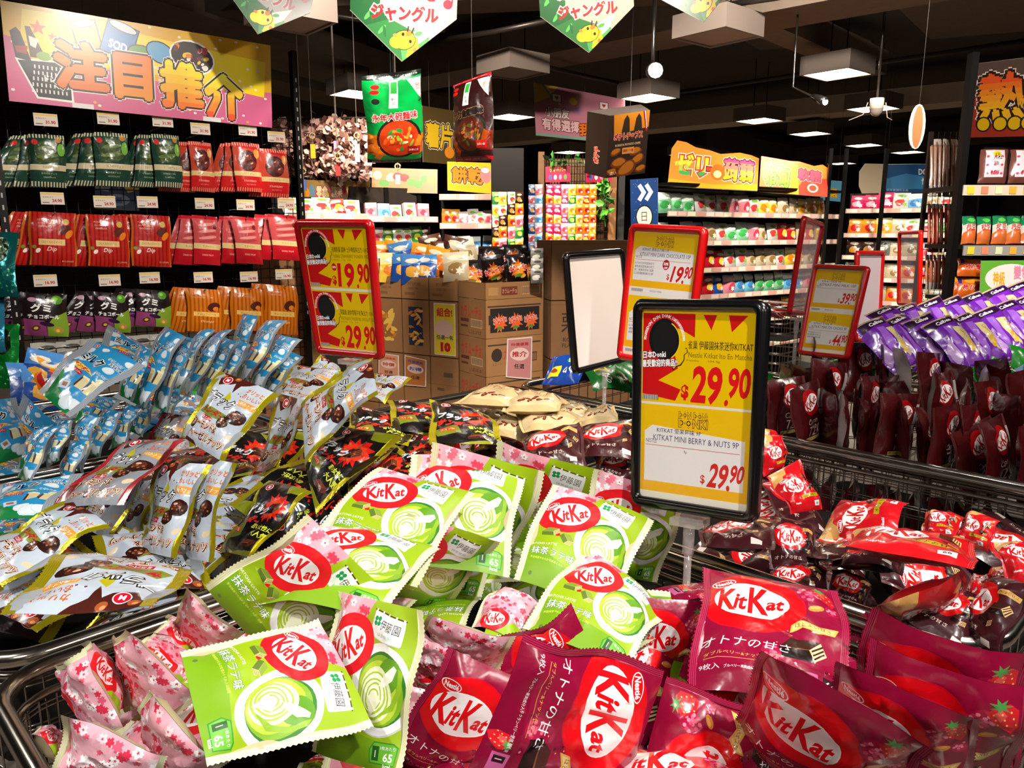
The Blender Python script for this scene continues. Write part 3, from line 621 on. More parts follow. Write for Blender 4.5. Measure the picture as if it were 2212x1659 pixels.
# ------------------------------------------------------------------ signs
def pricenum(a, s, cx, cy, h, w, c, rot=0):
    return a.text(s, cx, cy, h, c, w=w, bold=.06, shear=.12, rot=rot, res=3)
def card_burst(a, y0, big, small, cjk, eng, price, off=None):
    """lower left corner at 0,y0; 210 x 146 mm"""
    Y = lambda y: y0 + y
    a.rect(2, Y(2), 204, 142, '#e8c000')
    a.poly([(4, Y(140)), (104, Y(140)), (104, Y(104)), (78, Y(116)), (40, Y(124)), (4, Y(100))], '#cc1418')
    a.poly([(118, Y(139)), (142, Y(139)), (133, Y(116))], '#cc1418'); a.poly([(162, Y(139)), (194, Y(139)), (168, Y(114))], '#cc1418')
    a.poly([(4, Y(122)), (60, Y(100)), (74, Y(56)), (36, Y(36)), (80, Y(24)), (70, Y(6)), (4, Y(14))], '#cc1418')
    # round badge with its ring of lettering
    a.ell(46, Y(100), 30, 32, '#141414', 0, 26); a.ring(46, Y(98), 29, 31, '#f0cf20', -60, 62); a.ell(46, Y(100), 25, 27, '#1b1b1b', 0, 20)
    s = '驚安殿堂DON DON DONKI以日本製造激安價格'
    for i, ch in enumerate(s):
        if ch == ' ': continue
        t = math.radians(176 - i * 172 / (len(s) - 1)); a.text(ch, 46 + 38 * math.cos(t), Y(98) + 38 * math.sin(t), 5.2, '#ffffff', bold=.02, rot=math.degrees(t) - 90, res=1)
    a.line([(88, Y(88)), (90, Y(82)), (84, Y(78)), (84, Y(70)), (78, Y(62)), (70, Y(60)), (64, Y(54))], 4, '#141414'); a.line([(88, Y(87)), (89, Y(82)), (83, Y(78)), (83, Y(70)), (77, Y(63)), (70, Y(61)), (65, Y(56))], 2.4, '#e8c000')
    a.text('日本Donki', 27, Y(76), 12, '#ffffff', w=46, bold=.04, rot=4, outline=.07, oc='#141414'); a.text('最受歡迎的商品!!', 38, Y(63), 12, '#ffffff', w=70, bold=.04, rot=4, outline=.07, oc='#141414')
    a.text(cjk, 148, Y(93), 13, '#1d1608', w=112, bold=.015, res=1); a.text(eng, 148, Y(78), 8, '#6a5410', w=110); a.text(small, 120, Y(69), 4, '#6a5410', w=60)
    a.text('$', 88, Y(20), 24, '#d9141a', bold=.05); a.text(price.split('.')[0], 128, Y(33), 58, '#d9141a', w=54, bold=.035, shear=.1, res=3)
    a.ell(163, Y(9), 3.4, 5, '#d9141a', -15, 12); a.text(price.split('.')[1], 184, Y(39), 46, '#d9141a', w=38, bold=.035, shear=.1, res=3)
    for i in range(16): a.rect(5 + i * 2, Y(5), 1.1 if i % 3 else 1.5, 8, '#2a2a2a')
    for i in range(15): a.rect(6.2 + i * 2, Y(5), .8, 8, '#e8e8e8')
    if off: a.ell(92, Y(52), 8, 9, '#cc1418', 0, 14); a.text(off, 92, Y(52), 5, '#ffffff', w=12, bold=.03)
def card_plain(a, y0, H, l1, l2, price, maker='NESTLE', note=None, off=None, tail=True):
    Y = lambda y: y0 + y; a.rect(2, Y(0), 206, H, '#eab010'); a.rect(2, Y(H * .55), 206, H * .45, '#e9bd08')
    a.poly([(10, Y(16)), (198, Y(16)), (198, Y(H - 44)), (26, Y(H - 32)), (10, Y(H - 42))], '#e6e4e4')
    a.text('DON DON:', 105, Y(H - 13), 10, '#f0c020', w=54, bold=.01, outline=.05, oc='#3a1a08'); a.text('DONKI', 105, Y(H - 25), 13, '#f0c020', w=54, bold=.01, outline=.05, oc='#3a1a08')
    a.text(l1, 78, Y(H - 39), 8, '#2a2c5a', w=86, bold=.012); a.text(l2, 108, Y(H - 51), 9, '#34365e', w=160); a.text(maker, 24, Y(H - 57), 6, '#4a4a5a', w=22); a.rect(12, Y(H - 64), 178, .9, '#c04a5a')
    if note:
        for i, t in enumerate(note): a.text(t, 46, Y(H - 72 - i * 8), 6, '#3a3a52', w=64, res=1)
    a.text('$', 126, Y(28), 15, '#cc1418', bold=.02); a.text(price.split('.')[0], 154, Y(36), 38, '#cc1418', w=34, bold=.03, shear=.3, res=3); a.ell(172, Y(20), 3.2, 4.4, '#cc1418', 0, 10); a.text(price.split('.')[1], 187, Y(42), 28, '#cc1418', w=24, bold=.03, shear=.3, res=3)
    if off: a.ell(116, Y(56), 11, 12, '#a4141c', 0, 16); a.text('50%', 116, Y(58), 7, '#ffffff', bold=.03); a.text('OFF', 116, Y(49), 5, '#ffffff', bold=.03)
    if tail: a.rect(2, Y(-12), 206, 9, '#e6e2e0'); [a.rect(10 + i * 2.2, Y(-11), 1.1, 7, '#2a2a2a') for i in range(18)]; a.text('4902201175562', 92, Y(-7.5), 4, '#4a4a4a', w=40)
# ------------------------------------------------------------------ filled bags
def creases(s, t, rn, amp, n=9, asp=1.2):
    h = np.zeros_like(s)
    ws = s + .05 * np.sin(5 * t + rn.uniform(0, 6)); wt = t + .05 * np.sin(6 * s + rn.uniform(0, 6))
    for i in range(n):
        a = rn.uniform(0, math.pi); f = rn.uniform(.9, 5.5); ph = rn.uniform(0, 1)
        u = (ws * math.cos(a) + wt * asp * math.sin(a)) * f + ph; tri = 1 - np.abs((u % 1) * 2 - 1); k = rn.uniform(1.2, 5)
        win = np.clip(.5 + .8 * np.sin(3.1 * s * rn.uniform(.5, 2) + 4 * t * rn.uniform(.5, 1.5) + rn.uniform(0, 6)), 0, 1)
        h += amp * rn.uniform(.4, 1.1) / (f ** .6) * (tri ** k - .3) * win
    return h
def bag_surface(s, t, side, q, T, sw, rn_seed, wr, bend, lumps):
    rn = random.Random(rn_seed)
    LL, LR, UR, UL = q
    S, U = s[:, None], t[:, None]
    P = (1 - S) * (1 - U) * LL + S * (1 - U) * LR + S * U * UR + (1 - S) * U * UL
    x = (LR - LL + UR - UL); y = (UL - LL + UR - LR); n = np.cross(x, y); n /= np.linalg.norm(n)
    w = np.linalg.norm(x) / 2; h = np.linalg.norm(y) / 2
    sc = np.clip(s, 0, 1); tc = np.clip(t, 0, 1)
    def sm(v): v = np.clip(v, 0, 1); return v * v * (3 - 2 * v)
    ea = sm((sc - sw) / .24) * sm((1 - sw - sc) / .24) if sw > 0 else (1 - np.abs(2 * sc - 1) ** 3) ** .7
    eb = (1 - np.abs(2 * tc - 1) ** 4.0) ** .75
    prof = np.sqrt(np.clip(ea, 0, 1)) * eb
    z = T / 2 * prof
    m = prof ** .6
    cr = creases(sc, tc, rn, wr, 7, h / w)
    z = z + cr * m * (1 if side > 0 else .6)
    if lumps: z += T * .06 * m * np.sin(sc * math.pi * 2 * 2.1 + rn.uniform(0, 6)) * np.sin(tc * math.pi * 2 * 2.6 + rn.uniform(0, 6))
    # gathers that run in from the crimped ends
    if sw > 0:
        for e, dd in ((0, sc - sw), (1, 1 - sw - sc)):
            k = np.exp(-np.clip(dd, 0, 1) / .07) * (dd >= -.001); f1, f2, ph = rn.uniform(5, 9), rn.uniform(11, 17), rn.uniform(0, 6)
            z += wr * .55 * k * (np.sin(f1 * tc + ph) + .6 * np.sin(f2 * tc + 2 * ph)) * eb
    z = z * side
    base = bend[0] * (2 * sc - 1) ** 2 + bend[1] * (2 * tc - 1) ** 2
    base = base + bend[2] * np.sin(2.6 * sc + 3.4 * tc + rn.uniform(0, 6)) + (.004 * np.sin(9 * tc + rn.uniform(0, 6)) * (1 - ea) if sw > 0 else 0)
    for (cx, cy) in ((0, 1), (1, 1), (1, 0), (0, 0)):                  # turned-over corners
        k = rn.uniform(-.3, 1) * bend[3]; dd = np.clip(1 - (np.abs(sc - cx) * w + np.abs(tc - cy) * h) / (.3 * w), 0, 1); base = base - k * dd ** 1.5
    xn = x / np.linalg.norm(x); yn = y / np.linalg.norm(y)
    # ends pull in a little where the bag is full
    pull = .018 * np.sin(math.pi * sc) * w
    P = P - yn * ((2 * t - 1) * 0)[:, None] + xn * (.02 * w * np.sin(7 * tc + rn.uniform(0, 6)) * (1 - ea))[:, None]
    return P + n * (z + base)[:, None]
BAGN = [0]
def bag(art, q, name, label=None, cat=None, group=None, T=.022, seed=None, wr=.004, bend=None, lumps=True, parts=True, back=None, parent=None, over=None):
    q = [np.array(p, float) for p in q]; BAGN[0] += 1
    if seed is None: seed = 1000 + BAGN[0] * 7
    rn = random.Random(seed * 3 + 1)
    if bend is None: bend = (rn.uniform(-.006, .004), rn.uniform(-.008, .004), rn.uniform(0, .004), .012)
    V, F, C, M = art.cut(); sw = getattr(art, 'sealw', 0)
    a = (T, sw, seed, wr, bend, lumps)
    Pf = bag_surface(V[:, 0], V[:, 1], 1, q, *a)
    nx, ny = art.grid; gs, gt = np.meshgrid(np.linspace(0, 1, nx + 1), np.linspace(0, 1, ny + 1)); gs, gt = gs.ravel(), gt.ravel()
    Pb = bag_surface(gs, gt, -1, q, *a); xx = np.cross(q[1] - q[0], q[3] - q[0]); xx /= np.linalg.norm(xx)
    edge = (gs < 1e-6) | (gs > 1 - 1e-6) | (gt < 1e-6) | (gt > 1 - 1e-6); Pb[~edge] -= xx * .0006; Pb[edge] -= xx * .0003
    Fb = [(j * (nx + 1) + i, (j + 1) * (nx + 1) + i, (j + 1) * (nx + 1) + i + 1, j * (nx + 1) + i + 1) for j in range(ny) for i in range(nx)]
    bc = lin(back) if back else tuple(art.sh[0][2]); bm = art.sh[0][3] or 'film'
    Cn = np.array(C)
    if over is not None: Cn = Cn * np.array(over)
    origin = (q[0] + q[1] + q[2] + q[3]) / 4; origin[2] = min(p[2] for p in q)
    cs = V[np.array(F)].mean(1)[:, 0]
    split = parts and sw > 0
    lab = np.where(cs < sw, 1, np.where(cs > 1 - sw, 2, 0)) if split else np.zeros(len(F), int)
    root = None
    for part in (0, 1, 2) if split else (0,):
        idx = np.nonzero(lab == part)[0]; Fp = np.array(F)[idx]
        used, inv = np.unique(Fp, return_inverse=True); Fp2 = [tuple(r) for r in inv.reshape(Fp.shape)]
        P = Pf[used]; Cp = Cn[idx]; Mp = [M[i] for i in idx]
        if part == 0: P = np.vstack([P, Pb]); k = len(used); Fp2 = Fp2 + [tuple(i + k for i in f) for f in Fb]; Cp = np.vstack([Cp, [bc] * len(Fb)]); Mp = Mp + [bm] * len(Fb)
        o = link_mesh(name if part == 0 else 'crimped_seal', P - origin, Fp2, Cp, Mp, root if part else parent, True)
        if part == 0: root = o; o.location = origin
    tag(root, label, cat, group)
    return root

def clone(root, mat4=None, label=None, group=None, loc=None):
    c = root.copy(); SC.collection.objects.link(c)
    for ch in root.children:
        d = ch.copy(); SC.collection.objects.link(d); d.parent = c
        for g in ch.children: e = g.copy(); SC.collection.objects.link(e); e.parent = d
    if label: c['label'] = label
    if group: c['group'] = group
    if mat4 is not None: c.matrix_basis = mat4
    if loc is not None: c.location = loc
    return c

# ------------------------------------------------------------------ chrome wire bins standing in a grid turned 45 degrees
R2 = math.sqrt(.5)
def AB(a, b, z=0): return np.array([(a - b) * R2, (a + b) * R2, z])
RIM = .862
def rounded(a0, a1, b0, b1, r, z, n=6):
    pts = []
    for (ca, cb, s0) in ((a1 - r, b1 - r, 0), (a0 + r, b1 - r, 90), (a0 + r, b0 + r, 180), (a1 - r, b0 + r, 270)):
        for i in range(n + 1):
            t = math.radians(s0 + 90 * i / n); pts.append(AB(ca + r * math.cos(t), cb + r * math.sin(t), z))
    return pts
def wire_bin(a0, a1, b0, b1, label, rim=RIM, zb=.70):
    c = AB((a0 + a1) / 2, (b0 + b1) / 2); root = thing('wire_bin', label, 'bin', tuple(c), 'wire bins of the sale')
    def off(pts): return [p - c for p in pts]
    m = MB(); m.tube(off(rounded(a0, a1, b0, b1, .08, rim)), .0125, '#c9c2b8', 'chrome', 10, True); m.build('top_rail', root, True)
    m = MB(); m.tube(off(rounded(a0 + .012, a1 - .012, b0 + .012, b1 - .012, .07, rim - .032)), .006, '#c0b8ae', 'chrome', 6, True); m.build('lower_rail', root, True)
    m = MB(); per = rounded(a0 + .014, a1 - .014, b0 + .014, b1 - .014, .06, 0, 4)
    dense = []
    for i in range(len(per)):
        p, q = per[i], per[(i + 1) % len(per)]; L = np.linalg.norm(q - p); k = max(1, int(L / .055))
        for j in range(k): dense.append(p + (q - p) * j / k)
    for p in dense: m.tube(off([p + [0, 0, .42], p + [0, 0, rim - .03]]), .0019, '#b8b0a6', 'chrome', 4, caps=False)
    for z in np.arange(.46, rim - .05, .07):
        for dz in (0, .007): m.tube([p - c + [0, 0, z + dz] for p in per], .0019, '#b8b0a6', 'chrome', 4, True)
    m.build('wire_mesh', root, True)
    m = MB(); B = rounded(a0 + .016, a1 - .016, b0 + .016, b1 - .016, .06, zb, 3); B = off(B); m.add(B + [p - [0, 0, .01] for p in B], [tuple(range(len(B))), tuple(range(len(B), 2 * len(B)))[::-1]] + [(i, len(B) + i, len(B) + (i + 1) % len(B), (i + 1) % len(B)) for i in range(len(B))], '#15120f', 'matte'); m.build('base_shelf', root)
    for a in (a0 + .05, a1 - .05):
        for b in (b0 + .05, b1 - .05):
            m = MB(); p = AB(a, b) - c; m.tube([p, p + [0, 0, .42]], .011, '#8a857c', 'chrome', 8); m.build('leg', root, True)
    return root

def stand_sign(corners, art, label, frame_col, W=.21, H=.297, depth=None, stem_to=None, stem=True, clear=False, border=.017, cat='sign', z=None, sheets=1, group=None, ss=.05):
    """A4 poster in a moulded frame on a clear stem; corners are the outer corners in the photograph"""
    Wo, Ho = W + 2 * border, H + 2 * border
    q, e, k = solve(corners, Wo, Ho, depth=depth, sz=.06, ss=ss, sig=2.5, planar=True)
    LL, LR, UR, UL = q
    base = np.array([(LL[0] + LR[0]) / 2, (LL[1] + LR[1]) / 2, min(LL[2], LR[2])]); foot = base.copy()
    if stem_to is not None: foot[2] = stem_to
    root = thing('price_sign' if not clear else 'sign_holder', label, cat, tuple(foot), group)
    n = np.cross(LR - LL, UL - LL); n /= np.linalg.norm(n)
    def P(s, t, d=0): return (1 - s) * (1 - t) * LL + s * (1 - t) * LR + s * t * UR + (1 - s) * t * UL + n * d
    bs, bt = border / Wo, border / Ho
    m = MB()
    def loop(i, d, r, k=5):
        out = []; rs, rt = r / Wo, r / Ho; s0, t0 = bs * i, bt * i
        for cs, ct, a0 in ((1 - s0 - rs, 1 - t0 - rt, 0), (s0 + rs, 1 - t0 - rt, 90), (s0 + rs, t0 + rt, 180), (1 - s0 - rs, t0 + rt, 270)):
            for j in range(k + 1):
                a = math.radians(a0 + 90 * j / k); out.append(P(cs + rs * math.cos(a), ct + rt * math.sin(a), d))
        return out
    L = [loop(0, -.008, .018), loop(0, .002, .018), loop(.25, .008, .015), loop(.8, .008, .009), loop(1, .003, .006), loop(1, -.003, .006), loop(.5, -.008, .012)]
    N = len(L[0]); vs = [p for l in L for p in l]; fs = []
    for a in range(len(L)):
        b = (a + 1) % len(L)
        for j in range(N): fs.append((a * N + j, a * N + (j + 1) % N, b * N + (j + 1) % N, b * N + j))
    m.add(vs, fs, frame_col, 'plastic'); m.build('frame', root, True)
    in_ = bs * .9, bt * .9
    if art is not None:
        panel(art, [P(in_[0], in_[1], -.001), P(1 - in_[0], in_[1], -.001), P(1 - in_[0], 1 - in_[1], -.001), P(in_[0], 1 - in_[1], -.001)], 'poster_sheet', root, .001, '#d8d4cc')
    else:
        m = MB(); m.add([P(in_[0], in_[1], -.001), P(1 - in_[0], in_[1], -.001), P(1 - in_[0], 1 - in_[1], -.001), P(in_[0], 1 - in_[1], -.001)] + [P(in_[0], in_[1], -.003), P(1 - in_[0], in_[1], -.003), P(1 - in_[0], 1 - in_[1], -.003), P(in_[0], 1 - in_[1], -.003)], [(0, 1, 2, 3), (7, 6, 5, 4), (0, 4, 5, 1), (1, 5, 6, 2), (2, 6, 7, 3), (3, 7, 4, 0)], '#d8ccd0', 'clear'); m.build('clear_sheet', root)
    if stem:
        m = MB(); d = (LR - LL) / np.linalg.norm(LR - LL); c = (LL + LR) / 2
        R = np.stack([d, np.cross(n, d) * -1, n], 1)
        m.box(c - [0, 0, .012], (.055, .03, .012), '#d8cfcb', 'clear', np.stack([d, np.cross(np.array([0, 0, 1.]), d), np.array([0, 0, 1.])], 1)); m.build('stem_clip', root)
        z1 = stem_to if stem_to is not None else c[2] - .25
        m = MB(); m.tube([c - [0, 0, .02], c - [0, 0, .065]], .009, '#d8cfcb', 'clear', 10); m.tube([c - [0, 0, .06], [c[0], c[1], z1]], .006, '#d8cfcb', 'clear', 10); m.build('stem', root, True)
    settle(root)
    return root
# ------------------------------------------------------------------ the bins
wire_bin(.16, 1.14, .16, 1.14, 'chrome wire bin nearest the viewer, heaped with green and crimson wafer bags')
wire_bin(.16, 1.14, 1.18, 2.08, 'chrome wire bin on the left heaped with white and black nut bar bags')
wire_bin(.16, 1.14, 2.12, 3.0, 'chrome wire bin at far left holding the light blue milk chocolate bags')
wire_bin(1.18, 2.03, 1.18, 2.08, 'chrome wire bin in the middle with beige sweet bags and dark brown wafer bags')
wire_bin(1.18, 2.03, .22, 1.14, 'chrome wire bin at right with loose red and brown wafer bags')
wire_bin(2.07, 2.97, .22, 1.14, 'chrome wire bin packed with upright maroon cacao bags', zb=.5)
wire_bin(2.07, 2.97, 1.18, 2.05, 'chrome wire bin of green seaweed packs behind the blank white sign')
wire_bin(3.2, 4.1, .2, 1.1, 'chrome wire bin at right edge holding purple crisp bags')

PINKM, MATCHA, BERRY, WNUT, BNUT, MILK = art_matcha(True), art_matcha(), art_berry(), nut_art('#bcc8d4'), nut_art('#0f0c0c', True), art_milk()
RNUT = nut_art('#8e9298', False, '#9a1420', 'film'); REDK, DARK, CACAO, BEIGE = art_redkk(), art_darkkk(), art_cacao(), art_beige()
PURP, GCHIP, GPACK, BPACK = art_purple(), art_greenchip(), art_greenpack(), art_greenpack('#123a8c')

def place(art, kind, cat, group, dims, items, z0, T=.021, wr=.0042, ss=.10, sz=.05, back=None, parts=True, lift=0, bend_=0):
    out = []
    for it in items:
        lab, q = it[0], it[1]; kw = dict(it[2]) if len(it) > 2 else {}
        z = kw.pop('z', z0); s_ = kw.pop('ss', ss); sz_ = kw.pop('sz', sz); dm = kw.pop('d', 1.0)
        P, e, k = solve(q, dims[0], dims[1], z=z, sz=sz_, ss=s_, dm=dm)
        kk = dict(T=T, wr=wr, back=back, parts=parts); kk.update(kw)
        if bend_: kk['bend'] = (0, -.003, .0012, .006)
        out.append(bag(art, P, kind, lab, cat, group, **kk))
        if DEBUG: print('%-34s e=%.1f k=%.2f z=%.2f' % (lab[:34], e, k, np.mean(P, 0)[2]))
    return out
DEBUG = False
WB = 'matcha_wafer_bag'
# ---- green matcha bags (LL LR UR UL of the printed face)
place(MATCHA, WB, 'snack bag', 'green matcha wafer bags of the front bin', (.165, .2), [
    ('green matcha wafer bag lying lowest and nearest, its text running downwards', [(388, 1412), (447, 1650), (807, 1568), (690, 1335)], dict(z=.99, d=.9)),
    ('green matcha wafer bag propped upright just right of the nearest one', [(672, 1622), (862, 1678), (918, 1319), (722, 1276)], dict(z=.96, d=.935)),
    ('green matcha wafer bag at far left, cream edge sloping up beside the black nut bags', [(437, 1275), (600, 1452), (838, 1288), (664, 1119)], dict(z=.98, d=.905)),
    ('green matcha wafer bag tucked between the far left one and the large upright one', [(562, 1270), (812, 1322), (950, 1166), (702, 1118)], dict(z=1.0, d=.96)),
    ('large green matcha wafer bag heading the left stack, whole logo and badge showing', [(663, 1180), (896, 1262), (1021, 1060), (816, 996)], dict(z=1.02, d=.99)),
    ('green matcha wafer bag leaning just behind the large upright one, half its logo hidden', [(850, 1215), (1096, 1241), (1131, 1008), (888, 976)], dict(z=.99, d=1.05)),
    ('green matcha wafer bag with only its badge corner showing between the two stacks', [(880, 1200), (1100, 1230), (1176, 1024), (935, 960)], dict(z=.95, d=1.07)),
    ('green matcha wafer bag at the very back under the dark brown wafer bags', [(1040, 1170), (1262, 1200), (1303, 1012), (1073, 957)], dict(z=.95, d=1.09)),
    ('green matcha wafer bag with its pink corner right against the black price sign', [(1232, 1222), (1422, 1262), (1484, 1068), (1288, 1018)], dict(z=.97)),
    ('green matcha wafer bag heading the right stack, below the black price sign', [(1108, 1236), (1320, 1325), (1412, 1108), (1193, 1036)], dict(z=1.0)),
    ('green matcha wafer bag laid on top at right, leaning over the crimson bags', [(1130, 1341), (1357, 1430), (1447, 1302), (1266, 1167)], dict(z=1.01)),
    ('green matcha wafer bag wedged in the left stack, only badge and right edge showing', [(858, 1262), (1036, 1296), (1090, 1064), (905, 1026)], dict(z=.97, d=1.02)),
    ('green matcha wafer bag right of the left stack with its cup in shadow', [(772, 1262), (962, 1322), (1077, 1168), (880, 1102)], dict(z=.98)),
    ('green matcha wafer bag mostly buried at the foot of the right stack', [(1050, 1330), (1180, 1370), (1230, 1290), (1090, 1250)], dict(z=.9)),
    ('green matcha wafer bag poking out below the nearest one, by the bottom edge', [(640, 1680), (800, 1720), (792, 1612), (650, 1640)], dict(z=.9)),
], .98, back='#c4b48c', lift=0)
# ---- the same bags seen from their pink ends
def grow(q, k=1.08):
    c = np.mean(q, 0); return [tuple(c + (np.array(p) - c) * k) for p in q]
place(PINKM, WB, 'snack bag', 'green matcha wafer bags of the front bin', (.165, .2), [(l, grow(q) if k.get('g', 1) else q, {a: b for a, b in k.items() if a != 'g'}) for l, q, k in [
    ('matcha wafer bag, broad pink end rising beside the white upside-down nut bag', [(372, 1360), (470, 1440), (515, 1372), (400, 1282)], dict(z=.95)),
    ('matcha wafer bag, narrow pink end just left of the broad pink one', [(352, 1356), (412, 1430), (440, 1390), (372, 1326)], dict(z=.93)),
    ('matcha wafer bag, crumpled pink top leaning behind the tall folded pink one', [(300, 1400), (384, 1500), (420, 1440), (344, 1362)], dict(z=.93)),
    ('matcha wafer bag, tall folded pink top with red ring in its fold', [(240, 1390), (318, 1560), (412, 1512), (280, 1366)], dict(z=.95)),
    ('matcha wafer bag, slim twisted pink top leaning left over the wire rim', [(186, 1402), (246, 1556), (292, 1516), (204, 1384)], dict(z=.94)),
    ('matcha wafer bag, pink top closest to the rounded bin corner', [(126, 1447), (206, 1590), (256, 1586), (164, 1428)], dict(z=.93)),
    ('matcha wafer bag, pink top touching the nearest bag with a red ring below', [(290, 1553), (395, 1715), (462, 1668), (312, 1516)], dict(z=.97)),
    ('matcha wafer bag, big pink shoulder cut off by the lower left picture edge', [(125, 1700), (290, 1780), (345, 1652), (140, 1560)], dict(z=.98)),
    ('matcha wafer bag, small pink tip low in the gap beside the wire corner', [(75, 1585), (120, 1640), (138, 1600), (90, 1566)], dict(z=.86)),
    ('matcha wafer bag, long pink strip left of the crimson bags', [(888, 1440), (1060, 1470), (1112, 1388), (928, 1322)], dict(z=.95, g=0)),
    ('matcha wafer bag, lower pink strip against the corner of the crimson bags', [(874, 1480), (990, 1500), (1030, 1426), (893, 1362)], dict(z=.94, g=0)),
    ('matcha wafer bag, crumpled red and pink top between the two green stacks', [(1018, 1345), (1118, 1385), (1172, 1298), (1070, 1256)], dict(z=.95, g=0)),
]], .92, back='#c4b48c', wr=.006, T=.022, ss=.35)
place(MATCHA, WB, 'snack bag', 'green matcha wafer bags of the front bin', (.165, .2), [
    ('matcha wafer bag standing on edge behind the left stack, pale side showing', [(1010, 1290), (1090, 1330), (1130, 1230), (1060, 1210)], dict(z=.9)),
    ('matcha wafer bag, green side folded down beside the nearest pink top', [(215, 1560), (290, 1640), (330, 1560), (260, 1500)], dict(z=.9)),
], .92, back='#c4b48c', wr=.006, T=.03)
# ---- crimson berry bags
place(BERRY, 'berry_wafer_bag', 'snack bag', 'crimson berry wafer bags of the front bin', (.165, .2), [
    ('crimson berry wafer bag front and centre, logo turned on its side', [(1139, 1371), (985, 1720), (1330, 1745), (1431, 1441)], dict(z=1.0, d=.96)),
    ('crimson berry wafer bag at left of the heap, left of the sideways logo', [(836, 1655), (1060, 1735), (1190, 1500), (966, 1408)], dict(z=.97)),
    ('crimson berry wafer bag showing one plain pointed corner under the top green bag', [(990, 1422), (1100, 1560), (1330, 1480), (1236, 1328)], dict(z=.95)),
    ('crimson berry wafer bag at the back with full logo and gold ribbon upright', [(1490, 1475), (1850, 1520), (1814, 1268), (1525, 1215)], dict(z=.97, d=1.04)),
    ('crimson berry wafer bag folded flat beneath the upright-logo one, three strawberries showing', [(1500, 1500), (1735, 1530), (1745, 1352), (1520, 1342)], dict(z=.95, d=.965)),
    ('crimson berry wafer bag beside the top green bag, half ring and gold ribbon visible', [(1345, 1492), (1522, 1488), (1537, 1300), (1352, 1292)], dict(z=.95, d=.955)),
    ('crimson berry wafer bag with chocolate bar and calorie box along the bottom middle', [(1690, 1830), (1751, 1557), (1438, 1467), (1370, 1740)], dict(z=.99, d=.95)),
    ('crimson berry wafer bag with a white maker badge, long and narrow right of centre', [(1570, 1590), (1900, 1800), (2020, 1618), (1656, 1394)], dict(z=.98, d=.93)),
    ('crimson berry wafer bag lying across the right side, white arc above two fruits', [(1750, 1620), (2060, 1750), (2125, 1558), (1812, 1436)], dict(z=.97, d=.965)),
    ('crimson berry wafer bag nearest the chrome corner at right back', [(1830, 1550), (2180, 1660), (2235, 1452), (1876, 1340)], dict(z=.96, d=1.03)),
    ('crimson berry wafer bag second below the chrome corner, almond on its edge', [(1826, 1620), (2170, 1730), (2228, 1516), (1874, 1402)], dict(z=.96, d=1.0)),
    ('crimson berry wafer bag at right edge with strawberry against the front rail', [(1930, 1690), (2170, 1760), (2222, 1566), (1966, 1494)], dict(z=.95, d=.98)),
    ('crimson berry wafer bag cut by the bottom edge, only a red arc showing', [(1270, 1810), (1640, 1830), (1640, 1650), (1292, 1612)], dict(z=1.0)),
    ('crimson berry wafer bag standing on edge, serrated side tall in the middle', [(1765, 1462), (1830, 1490), (1874, 1322), (1796, 1298)], dict(z=.93, d=.96)),
    ('crimson berry wafer bag slumped low between centre and chocolate bar bags', [(1560, 1500), (1700, 1560), (1720, 1470), (1590, 1430)], dict(z=.9)),
    ('crimson berry wafer bag under the right-hand ones with a small strawberry', [(1730, 1700), (2000, 1760), (2010, 1668), (1760, 1610)], dict(z=.93)),
    ('crimson berry wafer bag low at the right rim, dark folded side showing', [(2010, 1700), (2140, 1720), (2150, 1640), (2020, 1600)], dict(z=.9)),
    ('crimson berry wafer bag behind the left one, corner toward the pink strips', [(900, 1640), (1120, 1600), (1080, 1480), (930, 1470)], dict(z=.9)),
], .97, wr=.0055, back='#8a0a32', T=.032)
